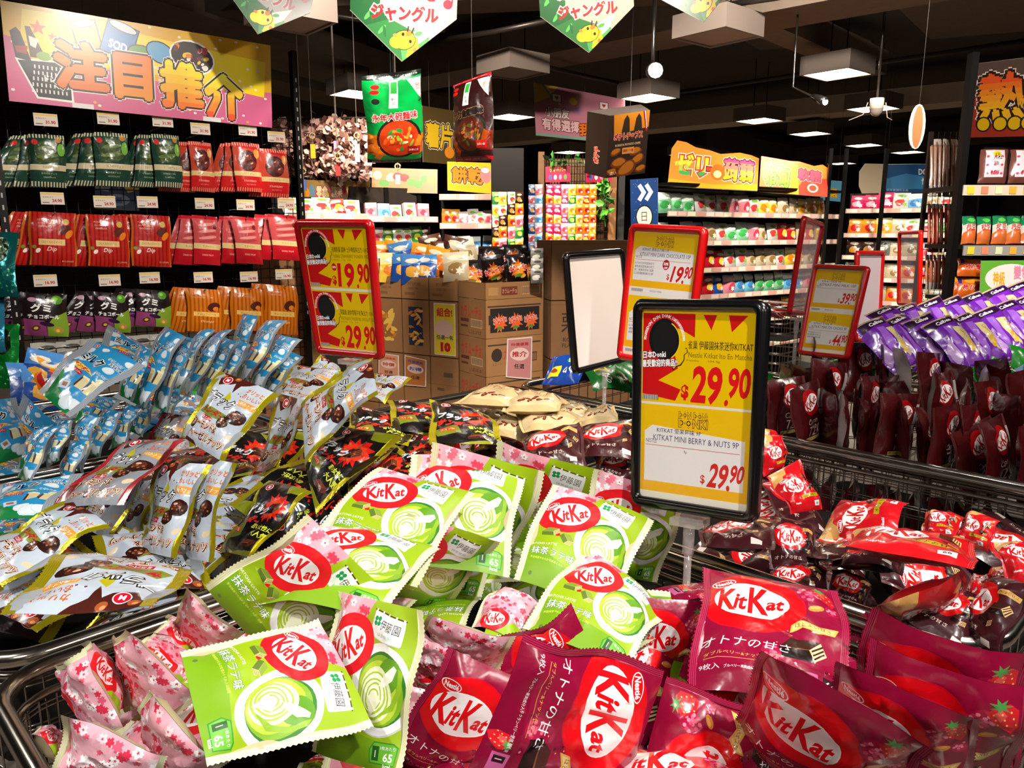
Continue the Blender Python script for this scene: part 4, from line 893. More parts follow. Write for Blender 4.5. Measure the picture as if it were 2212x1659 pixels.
# ---- white nut bags
GW = 'white nut chocolate bags of the left bin'
place(WNUT, 'nut_bar_bag', 'snack bag', GW, (.165, .19), [
    ('white nut chocolate bag with gold edges, upright in the middle beside the blue bags', [(388, 940), (476, 995), (596, 846), (470, 796)], dict(z=1.08)),
    ('white nut chocolate bag leaning highest, its tip just below the red-framed sign', [(650, 872), (656, 998), (817, 850), (797, 764)], dict(z=1.1)),
    ('white nut chocolate bag half hidden left of the highest one', [(590, 850), (668, 872), (742, 800), (636, 786)], dict(z=1.07)),
    ('white nut chocolate bag peeping out right under the red-framed sign', [(642, 818), (720, 848), (738, 794), (693, 768)], dict(z=1.05)),
    ('white nut chocolate bag in shade, turned sideways between the two clear white ones', [(545, 1030), (604, 1010), (660, 866), (606, 850)], dict(z=1.03)),
    ('white nut chocolate bag whose gold seal points right above the black bags', [(790, 850), (828, 864), (888, 814), (808, 806)], dict(z=1.0)),
    ('white nut chocolate bag first of the leaning row, wide gold edge at its right', [(160, 1126), (236, 1170), (332, 986), (256, 1008)], dict(z=1.05)),
    ('white nut chocolate bag second of the leaning row, saw-toothed gold edge', [(230, 1158), (286, 1192), (364, 1036), (300, 1024)], dict(z=1.0)),
    ('white nut chocolate bag third of the leaning row, greyish with a short gold edge', [(268, 1178), (312, 1198), (392, 1066), (332, 1052)], dict(z=1.0)),
    ('white nut chocolate bag fourth of the leaning row with orange ribbon lettering', [(300, 1188), (374, 1206), (457, 1003), (340, 1000)], dict(z=1.05)),
    ('white nut chocolate bag last of the leaning row, next to the black bags', [(384, 1204), (436, 1212), (493, 998), (424, 984)], dict(z=1.03)),
    ('white nut chocolate bag leaning out over the blue bags at the left picture edge', [(-62, 1186), (6, 1270), (238, 1134), (150, 1078)], dict(z=1.03)),
    ('white nut chocolate bag lying flat and upside down on the near rim', [(437, 1213), (145, 1188), (8, 1320), (334, 1318)], dict(z=1.0)),
    ('white nut chocolate bag folded under the clear middle one', [(396, 1010), (470, 1030), (500, 960), (420, 930)], dict(z=1.0)),
], 1.03, wr=.005, back='#9aa0a4')
place(RNUT, 'nut_bar_bag', 'snack bag', GW, (.165, .19), [
    ('white nut chocolate bag with a red edge sloping along the blue bags', [(110, 1098), (262, 1080), (402, 946), (276, 944)], dict(z=1.04)),
    ('white nut chocolate bag with red top edge, mostly covered behind the upright one', [(300, 1000), (380, 1010), (420, 900), (350, 890)], dict(z=1.03)),
    ('white nut chocolate bag with red edge below the red-framed sign, left', [(556, 866), (600, 880), (650, 800), (600, 806)], dict(z=1.02)),
], 1.03, wr=.005, back='#6a1218')
place(BNUT, 'nut_bar_bag', 'snack bag', 'black nut chocolate bags of the left bin', (.165, .19), [
    ('black nut chocolate bag in front with red burst, leaning toward the green bags', [(657, 1003), (680, 1108), (870, 940), (726, 918)], dict(z=1.05)),
    ('black nut chocolate bag lower down, sideways below the shaded white one', [(470, 1188), (545, 1204), (672, 1058), (580, 1036)], dict(z=1.02)),
    ('black nut chocolate bag high at the right of the left bin beside a white one', [(850, 918), (985, 950), (960, 868), (838, 858)], dict(z=1.0)),
    ('black nut chocolate bag with red burst lying between the beige bags and pink tops', [(930, 960), (1092, 962), (1058, 896), (930, 862)], dict(z=.98)),
    ('black nut chocolate bag under the front one, only its glossy top corner visible', [(745, 950), (884, 964), (896, 904), (762, 878)], dict(z=1.0)),
    ('black nut chocolate bag slipping down outside the near rim at lower left', [(14, 1442), (110, 1424), (142, 1300), (32, 1330)], dict(z=.86)),
    ('black nut chocolate bag below the upside-down white one, red tip over the rim', [(140, 1345), (210, 1350), (212, 1300), (130, 1300)], dict(z=.9)),
    ('black nut chocolate bag deep in the gap left of the green far left bag', [(440, 1260), (520, 1270), (560, 1180), (470, 1170)], dict(z=.93)),
    ('black nut chocolate bag sunk between the leaning row and the front black one', [(470, 1110), (560, 1120), (600, 1020), (500, 1010)], dict(z=.95)),
    ('black nut chocolate bag tucked behind the pink tops, gold lettering cut short', [(690, 1100), (800, 1010), (870, 960), (780, 960)], dict(z=.95)),
    ('black nut chocolate bag half out under the beige bags, gold tip showing', [(1010, 985), (1110, 990), (1110, 940), (1030, 930)], dict(z=.95)),
], 1.0, wr=.007, back='#2a2208')
# ---- light blue milk bags
BG = 'light blue milk chocolate bags at the left'
place(MILK, 'milk_chocolate_bag', 'snack bag', BG, (.16, .19), [
    ('light blue milk chocolate bag in front of all, whole face with lettering and cow', [(80, 842), (148, 900), (310, 786), (192, 727)], dict(z=1.15)),
    ('light blue milk chocolate bag whose silver peak rises just behind the frontmost', [(196, 800), (325, 828), (338, 757), (236, 702)], dict(z=1.15)),
    ('light blue milk chocolate bag at the left picture edge, broad silver bottom seal', [(-30, 1012), (84, 973), (34, 858), (-75, 872)], dict(z=1.08)),
    ('light blue milk chocolate bag behind the picture edge one, red dot near its tip', [(28, 955), (92, 1000), (146, 942), (44, 852)], dict(z=1.06)),
    ('light blue milk chocolate bag with tallest silver fold, in the back row', [(486, 800), (521, 815), (556, 682), (520, 676)], dict(z=1.15)),
    ('light blue milk chocolate bag lying across the bottom of the blue heap', [(-60, 1130), (100, 1108), (180, 1020), (-20, 1050)], dict(z=1.0)),
    ('light blue milk chocolate bag sideways at the lowest left, darkened by shade', [(-40, 1180), (80, 1160), (120, 1110), (-20, 1120)], dict(z=.95)),
    ('light blue milk chocolate bag under the frontmost one, face turned up', [(148, 905), (215, 925), (262, 862), (196, 850)], dict(z=1.08)),
], 1.1, wr=.0035, back='#8f969c', T=.022, bend_=1)
ordn = ['first', 'second', 'third', 'fourth', 'fifth', 'sixth', 'seventh', 'eighth', 'ninth', 'tenth', 'eleventh', 'twelfth', 'thirteenth', 'fourteenth', 'fifteenth', 'sixteenth', 'seventeenth', 'eighteenth', 'nineteenth', 'twentieth', 'twenty-first', 'twenty-second', 'twenty-third', 'twenty-fourth']
rowA = [[(282, 868), (316, 882), (397, 726), (352, 702)], [(322, 872), (354, 890), (420, 731), (386, 724)], [(356, 838), (392, 840), (457, 708), (428, 712)], [(384, 850), (410, 858), (497, 708), (462, 716)],
        [(420, 850), (446, 862), (514, 740), (478, 726)], [(452, 852), (478, 860), (540, 744), (506, 730)], [(502, 818), (533, 828), (618, 690), (574, 690)], [(530, 834), (562, 840), (650, 732), (600, 722)], [(560, 838), (590, 850), (652, 768), (610, 752)], [(250, 850), (282, 866), (346, 760), (300, 748)]]
place(MILK, 'milk_chocolate_bag', 'snack bag', BG, (.16, .19), [('light blue milk chocolate bag, %s standing on edge in the back row from the left' % ordn[i], q, dict(z=1.12)) for i, q in enumerate([rowA[-1]] + rowA[:-1])], 1.1, wr=.0035, back='#8f969c', T=.022, bend_=1, ss=.2)
rowB = [[(36, 1014), (70, 1000), (110, 914), (66, 930)], [(34, 1030), (64, 1044), (128, 914), (92, 930)], [(96, 1010), (126, 994), (160, 902), (128, 908)], [(146, 1006), (178, 1022), (212, 900), (172, 898)], [(182, 978), (212, 986), (264, 890), (224, 880)], [(232, 972), (266, 956), (305, 880), (262, 870)], [(120, 1036), (150, 1050), (190, 960), (150, 950)], [(278, 930), (306, 944), (340, 868), (300, 860)], [(334, 904), (360, 914), (400, 850), (366, 836)]]
place(MILK, 'milk_chocolate_bag', 'snack bag', BG, (.16, .19), [('light blue milk chocolate bag, %s on edge in the lower row from the left' % ordn[i], q, dict(z=1.05)) for i, q in enumerate(rowB)], 1.05, wr=.0035, back='#8f969c', T=.022, bend_=1, ss=.2)
# ---- middle bin: beige bags and dark wafer bags
place(BEIGE, 'sweet_bag', 'snack bag', 'beige sweet bags of the middle bin', (.165, .18), [
    ('beige sweet bag on top of the beige heap, folded corner pointing left', [(976, 872), (1100, 884), (1150, 852), (1062, 830)], dict(z=1.0)),
    ('beige sweet bag across the top right of the beige heap', [(1082, 884), (1205, 890), (1232, 866), (1120, 846)], dict(z=1.0)),
    ('beige sweet bag with a cluster of red-brown sweets, centre of the heap', [(1130, 924), (1232, 928), (1268, 894), (1112, 884)], dict(z=.97)),
    ('beige sweet bag at the front of the beige heap above the brown wafer bags', [(1048, 928), (1132, 950), (1164, 912), (1076, 900)], dict(z=.95)),
    ('beige sweet bag at the left end, partly under the topmost one', [(970, 894), (1036, 914), (1062, 886), (984, 876)], dict(z=.95)),
    ('beige sweet bag at the right end beside the clear stem', [(1250, 918), (1336, 908), (1328, 878), (1262, 890)], dict(z=.95)),
    ('beige sweet bag deep in the middle of the beige heap', [(1030, 912), (1110, 916), (1120, 884), (1040, 880)], dict(z=.93)),
    ('beige sweet bag low at back right of the beige heap', [(1190, 900), (1280, 910), (1275, 880), (1215, 870)], dict(z=.93)),
], .96, wr=.007, T=.04, ss=.4)
DB = 'dark brown wafer bags'
place(DARK, 'dark_wafer_bag', 'snack bag', DB, (.165, .19), [
    ('dark brown wafer bag with whole red logo, left of the gold-ribboned fold', [(1146, 1002), (1268, 1008), (1252, 906), (1121, 946)], dict(z=.98)),
    ('dark brown wafer bag with cut-off logo against the left side of the black sign', [(1255, 985), (1380, 985), (1384, 905), (1250, 916)], dict(z=.97)),
    ('dark brown wafer bag below it, twisted, red corner touching the pink top', [(1290, 1026), (1372, 1050), (1380, 985), (1284, 968)], dict(z=.93)),
    ('dark brown wafer bag under the beige bags in the middle bin', [(1180, 960), (1260, 960), (1250, 915), (1190, 915)], dict(z=.9)),
    ('dark brown crinkled wafer bag right below the black price sign', [(1512, 1186), (1668, 1184), (1682, 1116), (1516, 1134)], dict(z=.94)),
    ('dark brown wafer bag standing crumpled between the black sign and red bags', [(1660, 1230), (1770, 1235), (1760, 1130), (1665, 1110)], dict(z=.92)),
    ('dark brown wafer bag low in the right bin with tilted oval logo', [(1790, 1300), (1862, 1328), (1884, 1262), (1800, 1222)], dict(z=.9)),
    ('dark brown wafer bag in front of the chrome corner of the right bin', [(1940, 1330), (2090, 1430), (2150, 1300), (2010, 1262)], dict(z=.92)),
    ('dark brown wafer bag hanging over the right rail of the right bin', [(2060, 1360), (2150, 1420), (2225, 1260), (2140, 1240)], dict(z=.95)),
    ('dark brown wafer bag left of the red bag flat in the right bin', [(1700, 1200), (1800, 1215), (1960, 1160), (1810, 1170)], dict(z=.88)),
    ('dark brown wafer bag half under the long flat red one', [(1800, 1222), (1950, 1226), (1950, 1195), (1790, 1190)], dict(z=.9)),
    ('dark brown wafer bag tipped behind the crimson upright-logo bag', [(1660, 1290), (1780, 1300), (1790, 1230), (1670, 1220)], dict(z=.87)),
    ('dark brown wafer bag buried by the lower red bag', [(1900, 1380), (2020, 1400), (2040, 1330), (1930, 1320)], dict(z=.88)),
], .92, wr=.008, ss=.25, back='#2a0d12', T=.034)
RB = 'red almond wafer bags of the right bin'
place(REDK, 'red_wafer_bag', 'snack bag', RB, (.165, .19), [
    ('red wafer bag with logo standing on its end, middle of the right bin', [(1934, 1158), (1956, 1074), (1812, 1074), (1764, 1172)], dict(z=.94)),
    ('red wafer bag lying long and flat across the middle of the right bin', [(1824, 1182), (2104, 1232), (2110, 1168), (1838, 1148)], dict(z=.97)),
    ('red wafer bag with tan corner against the wires near the right edge', [(2060, 1170), (2135, 1190), (2160, 1124), (2098, 1100)], dict(z=.93)),
    ('red wafer bag at the right picture edge, tan top and upright logo', [(2175, 1255), (2290, 1262), (2275, 1172), (2142, 1160)], dict(z=.96)),
    ('red wafer bag behind the long flat one, just its tan tip', [(1995, 1160), (2062, 1168), (2082, 1112), (2000, 1102)], dict(z=.92)),
    ('red wafer bag in the lower right of the right bin with yellow label', [(1915, 1336), (2072, 1292), (2086, 1246), (1886, 1314)], dict(z=.93)),
    ('red wafer bag small glimpse behind the yellow label one', [(2088, 1290), (2168, 1288), (2165, 1246), (2090, 1246)], dict(z=.9)),
    ('red wafer bag right beside the black sign, tan corner turned out', [(1712, 1108), (1779, 1098), (1725, 993), (1655, 1030)], dict(z=.96)),
    ('red wafer bag above it, squeezed between the black sign and the wires', [(1650, 1030), (1702, 1012), (1690, 940), (1640, 940)], dict(z=.96)),
    ('red wafer bag topmost beside the black sign under the chrome rail', [(1648, 985), (1686, 990), (1672, 930), (1640, 925)], dict(z=.95)),
    ('red wafer bag low against the wires left of the flat one', [(1990, 1200), (2060, 1190), (2050, 1120), (1985, 1130)], dict(z=.89)),
    ('red wafer bag under the right picture edge one', [(2130, 1270), (2230, 1300), (2240, 1240), (2140, 1230)], dict(z=.9)),
], .94, wr=.007, ss=.25, back='#8a0c12', T=.034)
# ---- upright cacao bags: two rows standing in their bin, and the ones seen through the wires
rnd = random.Random(11)
def upright(art, a, b, z0, h, w, face, lean, roll, name, label, cat, group, **k):
    """bag standing at bin coordinates a, b; face = heading of its front in degrees"""
    c = AB(a, b, z0); f = math.radians(face); n = np.array([math.sin(f), -math.cos(f), 0]); x = np.array([math.cos(f), math.sin(f), 0]); up = np.array([0, 0, 1.])
    l = math.radians(lean); u2 = up * math.cos(l) - n * math.sin(l); r = math.radians(roll); x2 = x * math.cos(r) + u2 * math.sin(r); u3 = -x * math.sin(r) + u2 * math.cos(r)
    return bag(art, [c - x2 * w / 2, c + x2 * w / 2, c + x2 * w / 2 + u3 * h, c - x2 * w / 2 + u3 * h], name, label, cat, group, **k)
CG = 'maroon cacao bags standing in the right-hand bin'
n = 0
for row, (a, cnt, zz) in enumerate(((2.16, 21, .81), (2.36, 18, .85), (2.6, 14, .88))):
    for i in range(cnt):
        b = 1.09 - .88 * i / (cnt - 1) + rnd.uniform(-.012, .012)
        face = rnd.choice([38, 48, 60, 70, 84, 95]) if i not in (2, 9, 14) else 24
        lab = 'maroon cacao bag, %s from the left in the %s standing row of the bin' % (ordn[i], ('front', 'middle', 'back')[row])
        upright(CACAO, a + rnd.uniform(-.02, .02), b, zz + rnd.uniform(-.03, .02), .2, .15, face, rnd.uniform(-4, 10), rnd.uniform(-16, 14), 'cacao_wafer_bag', lab, 'snack bag', CG, wr=.006, T=.03, back='#a9a09c' if (i + row) % 3 == 0 else '#3a080b', parts=row < 2)
for i in range(16):
    b = 1.07 - .84 * i / 15
    upright(CACAO, 2.15, b, .56, .2, .15, rnd.choice([40, 55, 75]), rnd.uniform(-4, 6), rnd.uniform(-12, 12), 'cacao_wafer_bag', 'maroon cacao bag, %s from left in the lower layer behind the wires' % ordn[i], 'snack bag', CG, wr=.006, T=.03, back='#a9a09c' if i % 2 else '#3a080b', parts=False)
# ---- purple crisp bags leaning over one another
PG = 'purple crisp bags at the right'
def slant(x, y, k=1): return [(x + 88 * k, y + 104 * k), (x + 146 * k, y + 78 * k), (x + 62 * k, y - 26 * k), (x, y)]
place(PURP, 'crisp_bag', 'snack bag', PG, (.165, .24), [('purple crisp bag, %s from the left in the front row of the purple heap' % ordn[i], slant(x, y), dict(z=1.1, ss=.4, d=1 - .004 * i)) for i, (x, y) in enumerate(((1846, 706), (1894, 700), (1944, 700), (1990, 704), (2038, 694), (2084, 684), (2128, 668), (2170, 656)))] +
    [('purple crisp bag, %s from the left in the back row of the purple heap' % ordn[i], slant(x, y, .9), dict(z=1.13, ss=.4)) for i, (x, y) in enumerate(((1870, 678), (1918, 672), (1968, 664), (2016, 656), (2064, 648), (2112, 636), (2158, 626)))], 1.1, wr=.007, back='#b9a2c6', T=.045)
place(GCHIP, 'crisp_bag', 'snack bag', 'green crisp bags beside the purple ones', (.165, .24), [('green crisp bag, %s from the left below the purple ones at the right edge' % ordn[i], q, dict(z=1.0, ss=.4)) for i, q in enumerate([
    [(2062, 860), (2110, 866), (2100, 800), (2056, 806)], [(2108, 872), (2160, 880), (2140, 796), (2100, 790)], [(2140, 870), (2182, 876), (2196, 790), (2150, 768)], [(2182, 868), (2240, 874), (2250, 770), (2180, 742)], [(2030, 850), (2070, 856), (2070, 806), (2036, 800)]])], 1.0, wr=.007, back='#8f98c4', T=.04)
# ---- green and blue seaweed packs in the bin behind the signs
def heap(art, kind, lab, cat, grp, a0, a1, b0, b1, z, n, dims, seed, **k):
    rn = random.Random(seed)
    for i in range(n):
        a, b = rn.uniform(a0, a1), rn.uniform(b0, b1); c = AB(a, b, z + rn.uniform(-.03, .04)); th = rn.uniform(0, 6.28); w, h = dims
        nn = np.array([rn.uniform(-.55, .55), rn.uniform(-.75, .1), 1.]); nn /= np.linalg.norm(nn); x = np.array([math.cos(th), math.sin(th), 0]); x -= nn * np.dot(nn, x); x /= np.linalg.norm(x); y = np.cross(nn, x)
        bag(art, [c - x * w / 2 - y * h / 2, c + x * w / 2 - y * h / 2, c + x * w / 2 + y * h / 2, c - x * w / 2 + y * h / 2], kind, lab, cat, grp, parts=False, **k)
GP = 'green seaweed packs behind the blank sign'
heap(GPACK, 'seaweed_pack', 'dark green seaweed snack pack with yellow label, heaped behind the blank sign', 'snack pack', GP, 2.2, 2.85, 1.3, 1.9, .93, 13, (.15, .17), 5, wr=.008, T=.05)
heap(BPACK, 'seaweed_pack', 'dark blue seaweed snack pack by the left end of the green ones', 'snack pack', 'blue seaweed packs behind the blank sign', 2.18, 2.6, 1.75, 1.97, .9, 5, (.15, .17), 6, wr=.008, T=.05)
heap(GPACK, 'seaweed_pack', 'dark green seaweed snack pack behind the maroon cacao bags by the tilted sign', 'snack pack', 'green packs by the tilted red-framed sign', 2.72, 2.92, .7, 1.1, .98, 6, (.15, .17), 8, wr=.008, T=.05)
# ---- lower layers, seen only through gaps
heap(BNUT, 'nut_bar_bag', 'black nut chocolate bag against the wires behind the green bags', 'snack bag', 'black bags against the wires behind the green ones', .7, 1.08, 1.22, 1.42, .9, 7, (.165, .19), 19, wr=.006)
heap(PINKM, WB, 'matcha wafer bag, pink end low in the near left corner of the front bin', 'snack bag', 'pink ends low in the front bin corner', .22, .62, .72, 1.08, .82, 8, (.165, .2), 20, back='#c4b48c', wr=.006)
heap(MATCHA, WB, 'green matcha wafer bag deep in the front bin under the visible heap', 'snack bag', 'bags in the depths of the front bin', .6, 1.0, .6, 1.0, .82, 8, (.165, .2), 21, back='#c4b48c')
heap(BERRY, 'berry_wafer_bag', 'crimson berry wafer bag deep in the front bin under the visible heap', 'snack bag', 'crimson bags in the depths of the front bin', .5, 1.0, .25, .6, .83, 9, (.165, .2), 22, wr=.006)
heap(WNUT, 'nut_bar_bag', 'white nut chocolate bag deep in the left bin under the leaning row', 'snack bag', 'white bags in the depths of the left bin', .3, .7, 1.3, 1.9, .86, 7, (.165, .19), 23, wr=.006)
heap(BNUT, 'nut_bar_bag', 'black nut chocolate bag deep in the left bin among the dark gaps', 'snack bag', 'black bags in the depths of the left bin', .5, 1.0, 1.3, 1.9, .87, 11, (.165, .19), 24, wr=.006)
heap(BNUT, 'nut_bar_bag', 'black nut chocolate bag in the near corner of the left bin by the rim', 'snack bag', 'black bags in the near corner of the left bin', .25, .5, 1.28, 1.6, .8, 6, (.165, .19), 25, wr=.006)
heap(MILK, 'milk_chocolate_bag', 'light blue milk chocolate bag deep under the standing rows', 'snack bag', 'blue bags under the standing rows', .3, 1.0, 2.2, 2.9, .9, 10, (.16, .19), 26, back='#8f969c')
heap(DARK, 'dark_wafer_bag', 'dark brown wafer bag in the unlit bottom of the right bin', 'snack bag', 'brown bags in the bottom of the right bin', 1.3, 1.9, .35, 1.0, .76, 11, (.165, .19), 27, wr=.008)
heap(DARK, 'dark_wafer_bag', 'dark brown wafer bag in the unlit bottom of the middle bin', 'snack bag', 'brown bags in the bottom of the middle bin', 1.3, 1.9, 1.3, 1.9, .82, 9, (.165, .19), 28, wr=.008)
heap(PURP, 'crisp_bag', 'purple crisp bag under the leaning rows of the purple heap', 'snack bag', 'purple bags under the leaning rows', 3.3, 3.9, .3, 1.0, .92, 9, (.165, .24), 29, wr=.008, T=.05)

# ------------------------------------------------------------------ price signs on clear stems
def A4(): return Art(210, 297, '#e6e0d2', 'poster')
s = A4(); card_plain(s, 12, 136, 'KITKAT 堅果莓味 9P', 'KITKAT MINI BERRY & NUTS 9P', '29.90', tail=False); s.text('9p', 92, 78, 6, '#4a4a5a')
card_burst(s, 150, 0, 'Nestle      104.4g', '雀巢 伊藤園抹茶迷你KITKAT', 'Nestle Kitkat Ito En Matcha', '29.90'); s.sh[-1]
SIG = stand_sign([(1365, 1090), (1635, 1134), (1661, 648), (1370, 645)], s, 'black-framed price sign, nearest and largest, two 29.90 cards above the green bags', '#0c0c0d', depth=1.18, stem_to=.62)
s = A4(); card_burst(s, 2, 0, 'FURUTA    110g    日本', '芙露達 迷你雪糕牛奶朱古力 110G', 'FURUTA BLACK THUNDER MILK CHOCOLATE 110G', '29.90'); card_burst(s, 150, 0, 'YURAKU    110g    日本', '有樂製菓 雷神 士多啤梨朱古力 110G', 'YURAKU STRAWBERRY THUNDER 110G', '19.90', off='20%')
stand_sign([(686, 764), (829, 778), (803, 474), (635, 474)], s, 'red-framed price sign at left with yellow and red 19.90 and 29.90 cards', '#a80a0e', depth=1.9, stem_to=.8)
s = A4(); card_plain(s, 20, 124, 'KITKAT 牛奶味 10P', 'KITKAT MINI MILK 10P', '29.90', note=['KITKAT牛奶巧克力', '香濃可口', '威化餅乾']); card_plain(s, 165, 128, 'KITKAT 黑朱古力味 10P', 'KITKAT MINI DARK CHOCOLATE 10P', '19.90', note=['KITKAT大人的甜味系列,', '黑色威化配特濃巧克力', '配、微微的苦味, 鬆脆', '口感獨樂樂分享'], off=1)
stand_sign([(1333, 776), (1487, 802), (1528, 490), (1362, 482)], s, 'red-framed price sign with white 19.90 card and round red mark behind the black one', '#b80d0d', depth=1.92, stem_to=.7)
s = A4(); s.rect(2, 2, 206, 293, '#e3d5cc')
stand_sign([(1239, 810), (1370, 776), (1347, 536), (1217, 545)], s, 'black-framed sign with a blank white sheet, in front of the cartons', '#0c0c0d', depth=2.3, stem_to=.8)
s = A4(); card_plain(s, 14, 128, 'KITKAT 可可味 9P', 'KITKAT MINI 72% CACAO 9P', '44.90', note=['可可含量百分之七十二', '特濃黑巧克力', '微苦滋味'], tail=False); card_plain(s, 160, 132, 'KITKAT 牛奶味 10P', 'KITKAT MINI MILK 10P', '39.90')
stand_sign([(1723, 766), (1832, 778), (1879, 575), (1759, 570)], s, 'tilted red-framed sign with 39.90 and 44.90 cards over the maroon bags', '#a80c10', depth=2.55, stem_to=.8)
stand_sign([(1703, 681), (1739, 683), (1779, 481), (1736, 465)], None, 'empty red-framed sign holder turned almost edge-on, left of the 39.90 sign', '#a01018', depth=2.8, stem_to=.85, clear=True, ss=.2)
stand_sign([(1846, 740), (1898, 742), (1909, 541), (1850, 541)], s.__class__(210, 297, '#d8c4c4', 'poster'), 'red-framed sign holder with pale sheet directly behind the 39.90 sign', '#c01414', depth=3.1, stem_to=.9, ss=.2)
stand_sign([(1940, 660), (1987, 662), (1991, 497), (1942, 499)], None, 'empty bright red sign holder standing above the purple crisp bags', '#c8140e', depth=3.5, stem_to=.9, clear=True, ss=.2)
# ------------------------------------------------------------------ shell of the shop
def struct(name, mb, smooth=False):
    o = mb.build(name, None, smooth); o['kind'] = 'structure'; return o
X0, X1, Y0, Y1, ZC = -7.5, 9.5, -2.6, 19.0, 3.45
m = MB(); m.quad((X0, Y0, 0), (X1, Y0, 0), (X1, Y1, 0), (X0, Y1, 0), '#8a7f74', 'matte')
struct('floor', m)
m = MB(); m.quad((X0, Y0, ZC), (X0, Y1, ZC), (X1, Y1, ZC), (X1, Y0, ZC), '#4a4038', 'matte'); struct('ceiling', m)
for nm, a, b in (('wall_left', (X0, Y1), (X0, Y0)), ('wall_back', (X1, Y1), (X0, Y1)), ('wall_right', (X1, Y0), (X1, Y1)), ('wall_front', (X0, Y0), (X1, Y0))):
    m = MB(); m.quad((a[0], a[1], 0), (a[0], a[1], ZC), (b[0], b[1], ZC), (b[0], b[1], 0), '#2a2420', 'matte'); struct(nm, m)
def beam(pa, pb, z, w, h, col='#2b2520', ext=0):
    A, B = at_z(*pa, z), at_z(*pb, z); d = B - A; L = np.linalg.norm(d); d /= L; A = A - d * ext; B = B + d * ext; L += 2 * ext
    m = MB(); R = np.stack([d, np.cross([0, 0, 1.], d), np.array([0, 0, 1.])], 1); m.box((A + B) / 2 + [0, 0, h / 2], (L, w, h), col, 'matte', R); return m
TR = [0]
def trim(m, smooth=False): TR[0] += 1; return struct('trim_%d' % TR[0], m, smooth)
trim(beam((900, 185), (1840, 15), 3.0, .55, .25, '#7a6a5c', 1.5))
trim(beam((1100, 312), (2110, 222), 2.95, .5, .22, '#c0ac96', 2))
trim(beam((1640, 62), (1840, 145), 3.02, .26, .22, '#7a6a5c', .6))
trim(beam((600, 190), (800, 235), 2.95, .6, .3, '#6a5b4e', 2))
trim(beam((240, 18), (560, 110), 3.02, .9, .2, '#6a5b4e', 1.5))
trim(beam((0, 60), (900, 20), 3.05, .35, .2, '#55483e', 2))
trim(beam((1770, 340), (2010, 318), 2.95, .6, .2, '#55483e', 2))
trim(beam((1560, 330), (1900, 380), 2.9, .5, .3, '#55483e', 1))
m = MB()
for (pa, pb, z) in (((960, 85), (1180, 45), 2.95), ((1140, 245), (2212, 88), 2.9), ((1120, 130), (1390, 190), 2.92), ((700, 30), (960, 65), 2.98), ((1560, 12), (1800, -30), 2.95)):
    A, B = at_z(*pa, z), at_z(*pb, z); m.tube([A, (A + B) / 2 + [0, 0, -.01], B], .02, '#3a332d', 'steel', 8)
trim(m, True)
# pale slab panels of the lower ceiling
for q in ([(1690, 30), (1560, 60), (1640, 108), (1880, 95)], [(1900, -20), (2300, -20), (2300, 60), (2010, 85)]):
    m = MB(); P = [at_z(x, y, 3.3) for x, y in q]; m.add(P + [p + [0, 0, .05] for p in P], [(0, 1, 2, 3), (7, 6, 5, 4), (0, 4, 5, 1), (1, 5, 6, 2), (2, 6, 7, 3), (3, 7, 4, 0)], '#6a5b4e', 'matte'); trim(m)

# box-shaped ceiling lamps
def ceiling_lamp(px, py, label, lit=True, size=.44, z=2.76, rot=40):
    c = at_z(px, py, z); a = math.radians(rot); R = np.array([[math.cos(a), -math.sin(a), 0], [math.sin(a), math.cos(a), 0], [0, 0, 1.]])
    r = thing('ceiling_lamp', label, 'ceiling lamp', tuple(c), 'square box lamps under the ceiling')
    m = MB(); h = .15; s = size / 2
    V = [R @ np.array([x * s, y * s, zz]) for zz in (0, h) for x, y in ((-1, -1), (1, -1), (1, 1), (-1, 1))]; i_ = [R @ np.array([x * s * .9, y * s * .9, 0.0]) for x, y in ((-1, -1), (1, -1), (1, 1), (-1, 1))]; i2 = [p + [0, 0, .012] for p in i_]
    m.add(V + i_ + i2, [(4, 5, 6, 7), (0, 1, 5, 4), (1, 2, 6, 5), (2, 3, 7, 6), (3, 0, 4, 7)] + [(j, 8 + j, 8 + (j + 1) % 4, (j + 1) % 4) for j in range(4)] + [(8 + j, 12 + j, 12 + (j + 1) % 4, 8 + (j + 1) % 4) for j in range(4)], '#75675e', 'paper'); m.build('housing', r)
    m = MB(); m.add([p + [0, 0, -.002] for p in i2], [(0, 3, 2, 1)], '#fff3dc' if lit else '#8f7a6c', 'light' if lit else 'paper'); m.build('diffuser', r)
    m = MB()
    for x, y in ((-.6, 0), (.6, 0)): p = R @ np.array([x * s, y * s, h]); m.tube([p, p + [0, 0, ZC - z - h]], .006, '#201c19', 'steel', 6)
    m.build('hanger_rod', r); return r
for px, py, lab, lit in ((1550, 82, 'largest unlit box lamp hanging at the top right of centre', False), (1108, 160, 'unlit box lamp right of the hanging dark red pack', False), (1808, 162, 'large lit box lamp in the upper right', True), (1400, 213, 'lit box lamp straight below the glaring bulb', True), (1104, 254, 'lit box lamp beside the dark red hanging pack', True), (1640, 262, 'lit flat box lamp against the beam, right of the pink banner', True), (1750, 290, 'lit box lamp above the jelly signs', True), (1886, 236, 'lit box lamp partly behind the dome camera', True), (1866, 315, 'lit box lamp below the dome camera', True), (1961, 330, 'lit box lamp beside the lower end of the thin oval sign', True), (1818, 354, 'smallest lit box lamp, farthest back on the right', True), (772, 205, 'lit box lamp cut off by the green hanging pack', True), (628, 52, 'unlit box lamp at the top left between two pointed signs', False)):
    ceiling_lamp(px, py, lab, lit)
for px, py in ((400, 250), (250, 235), (1230, 330), (1480, 335)): ceiling_lamp(px, py, 'lit box lamp far off behind the shelves', True)
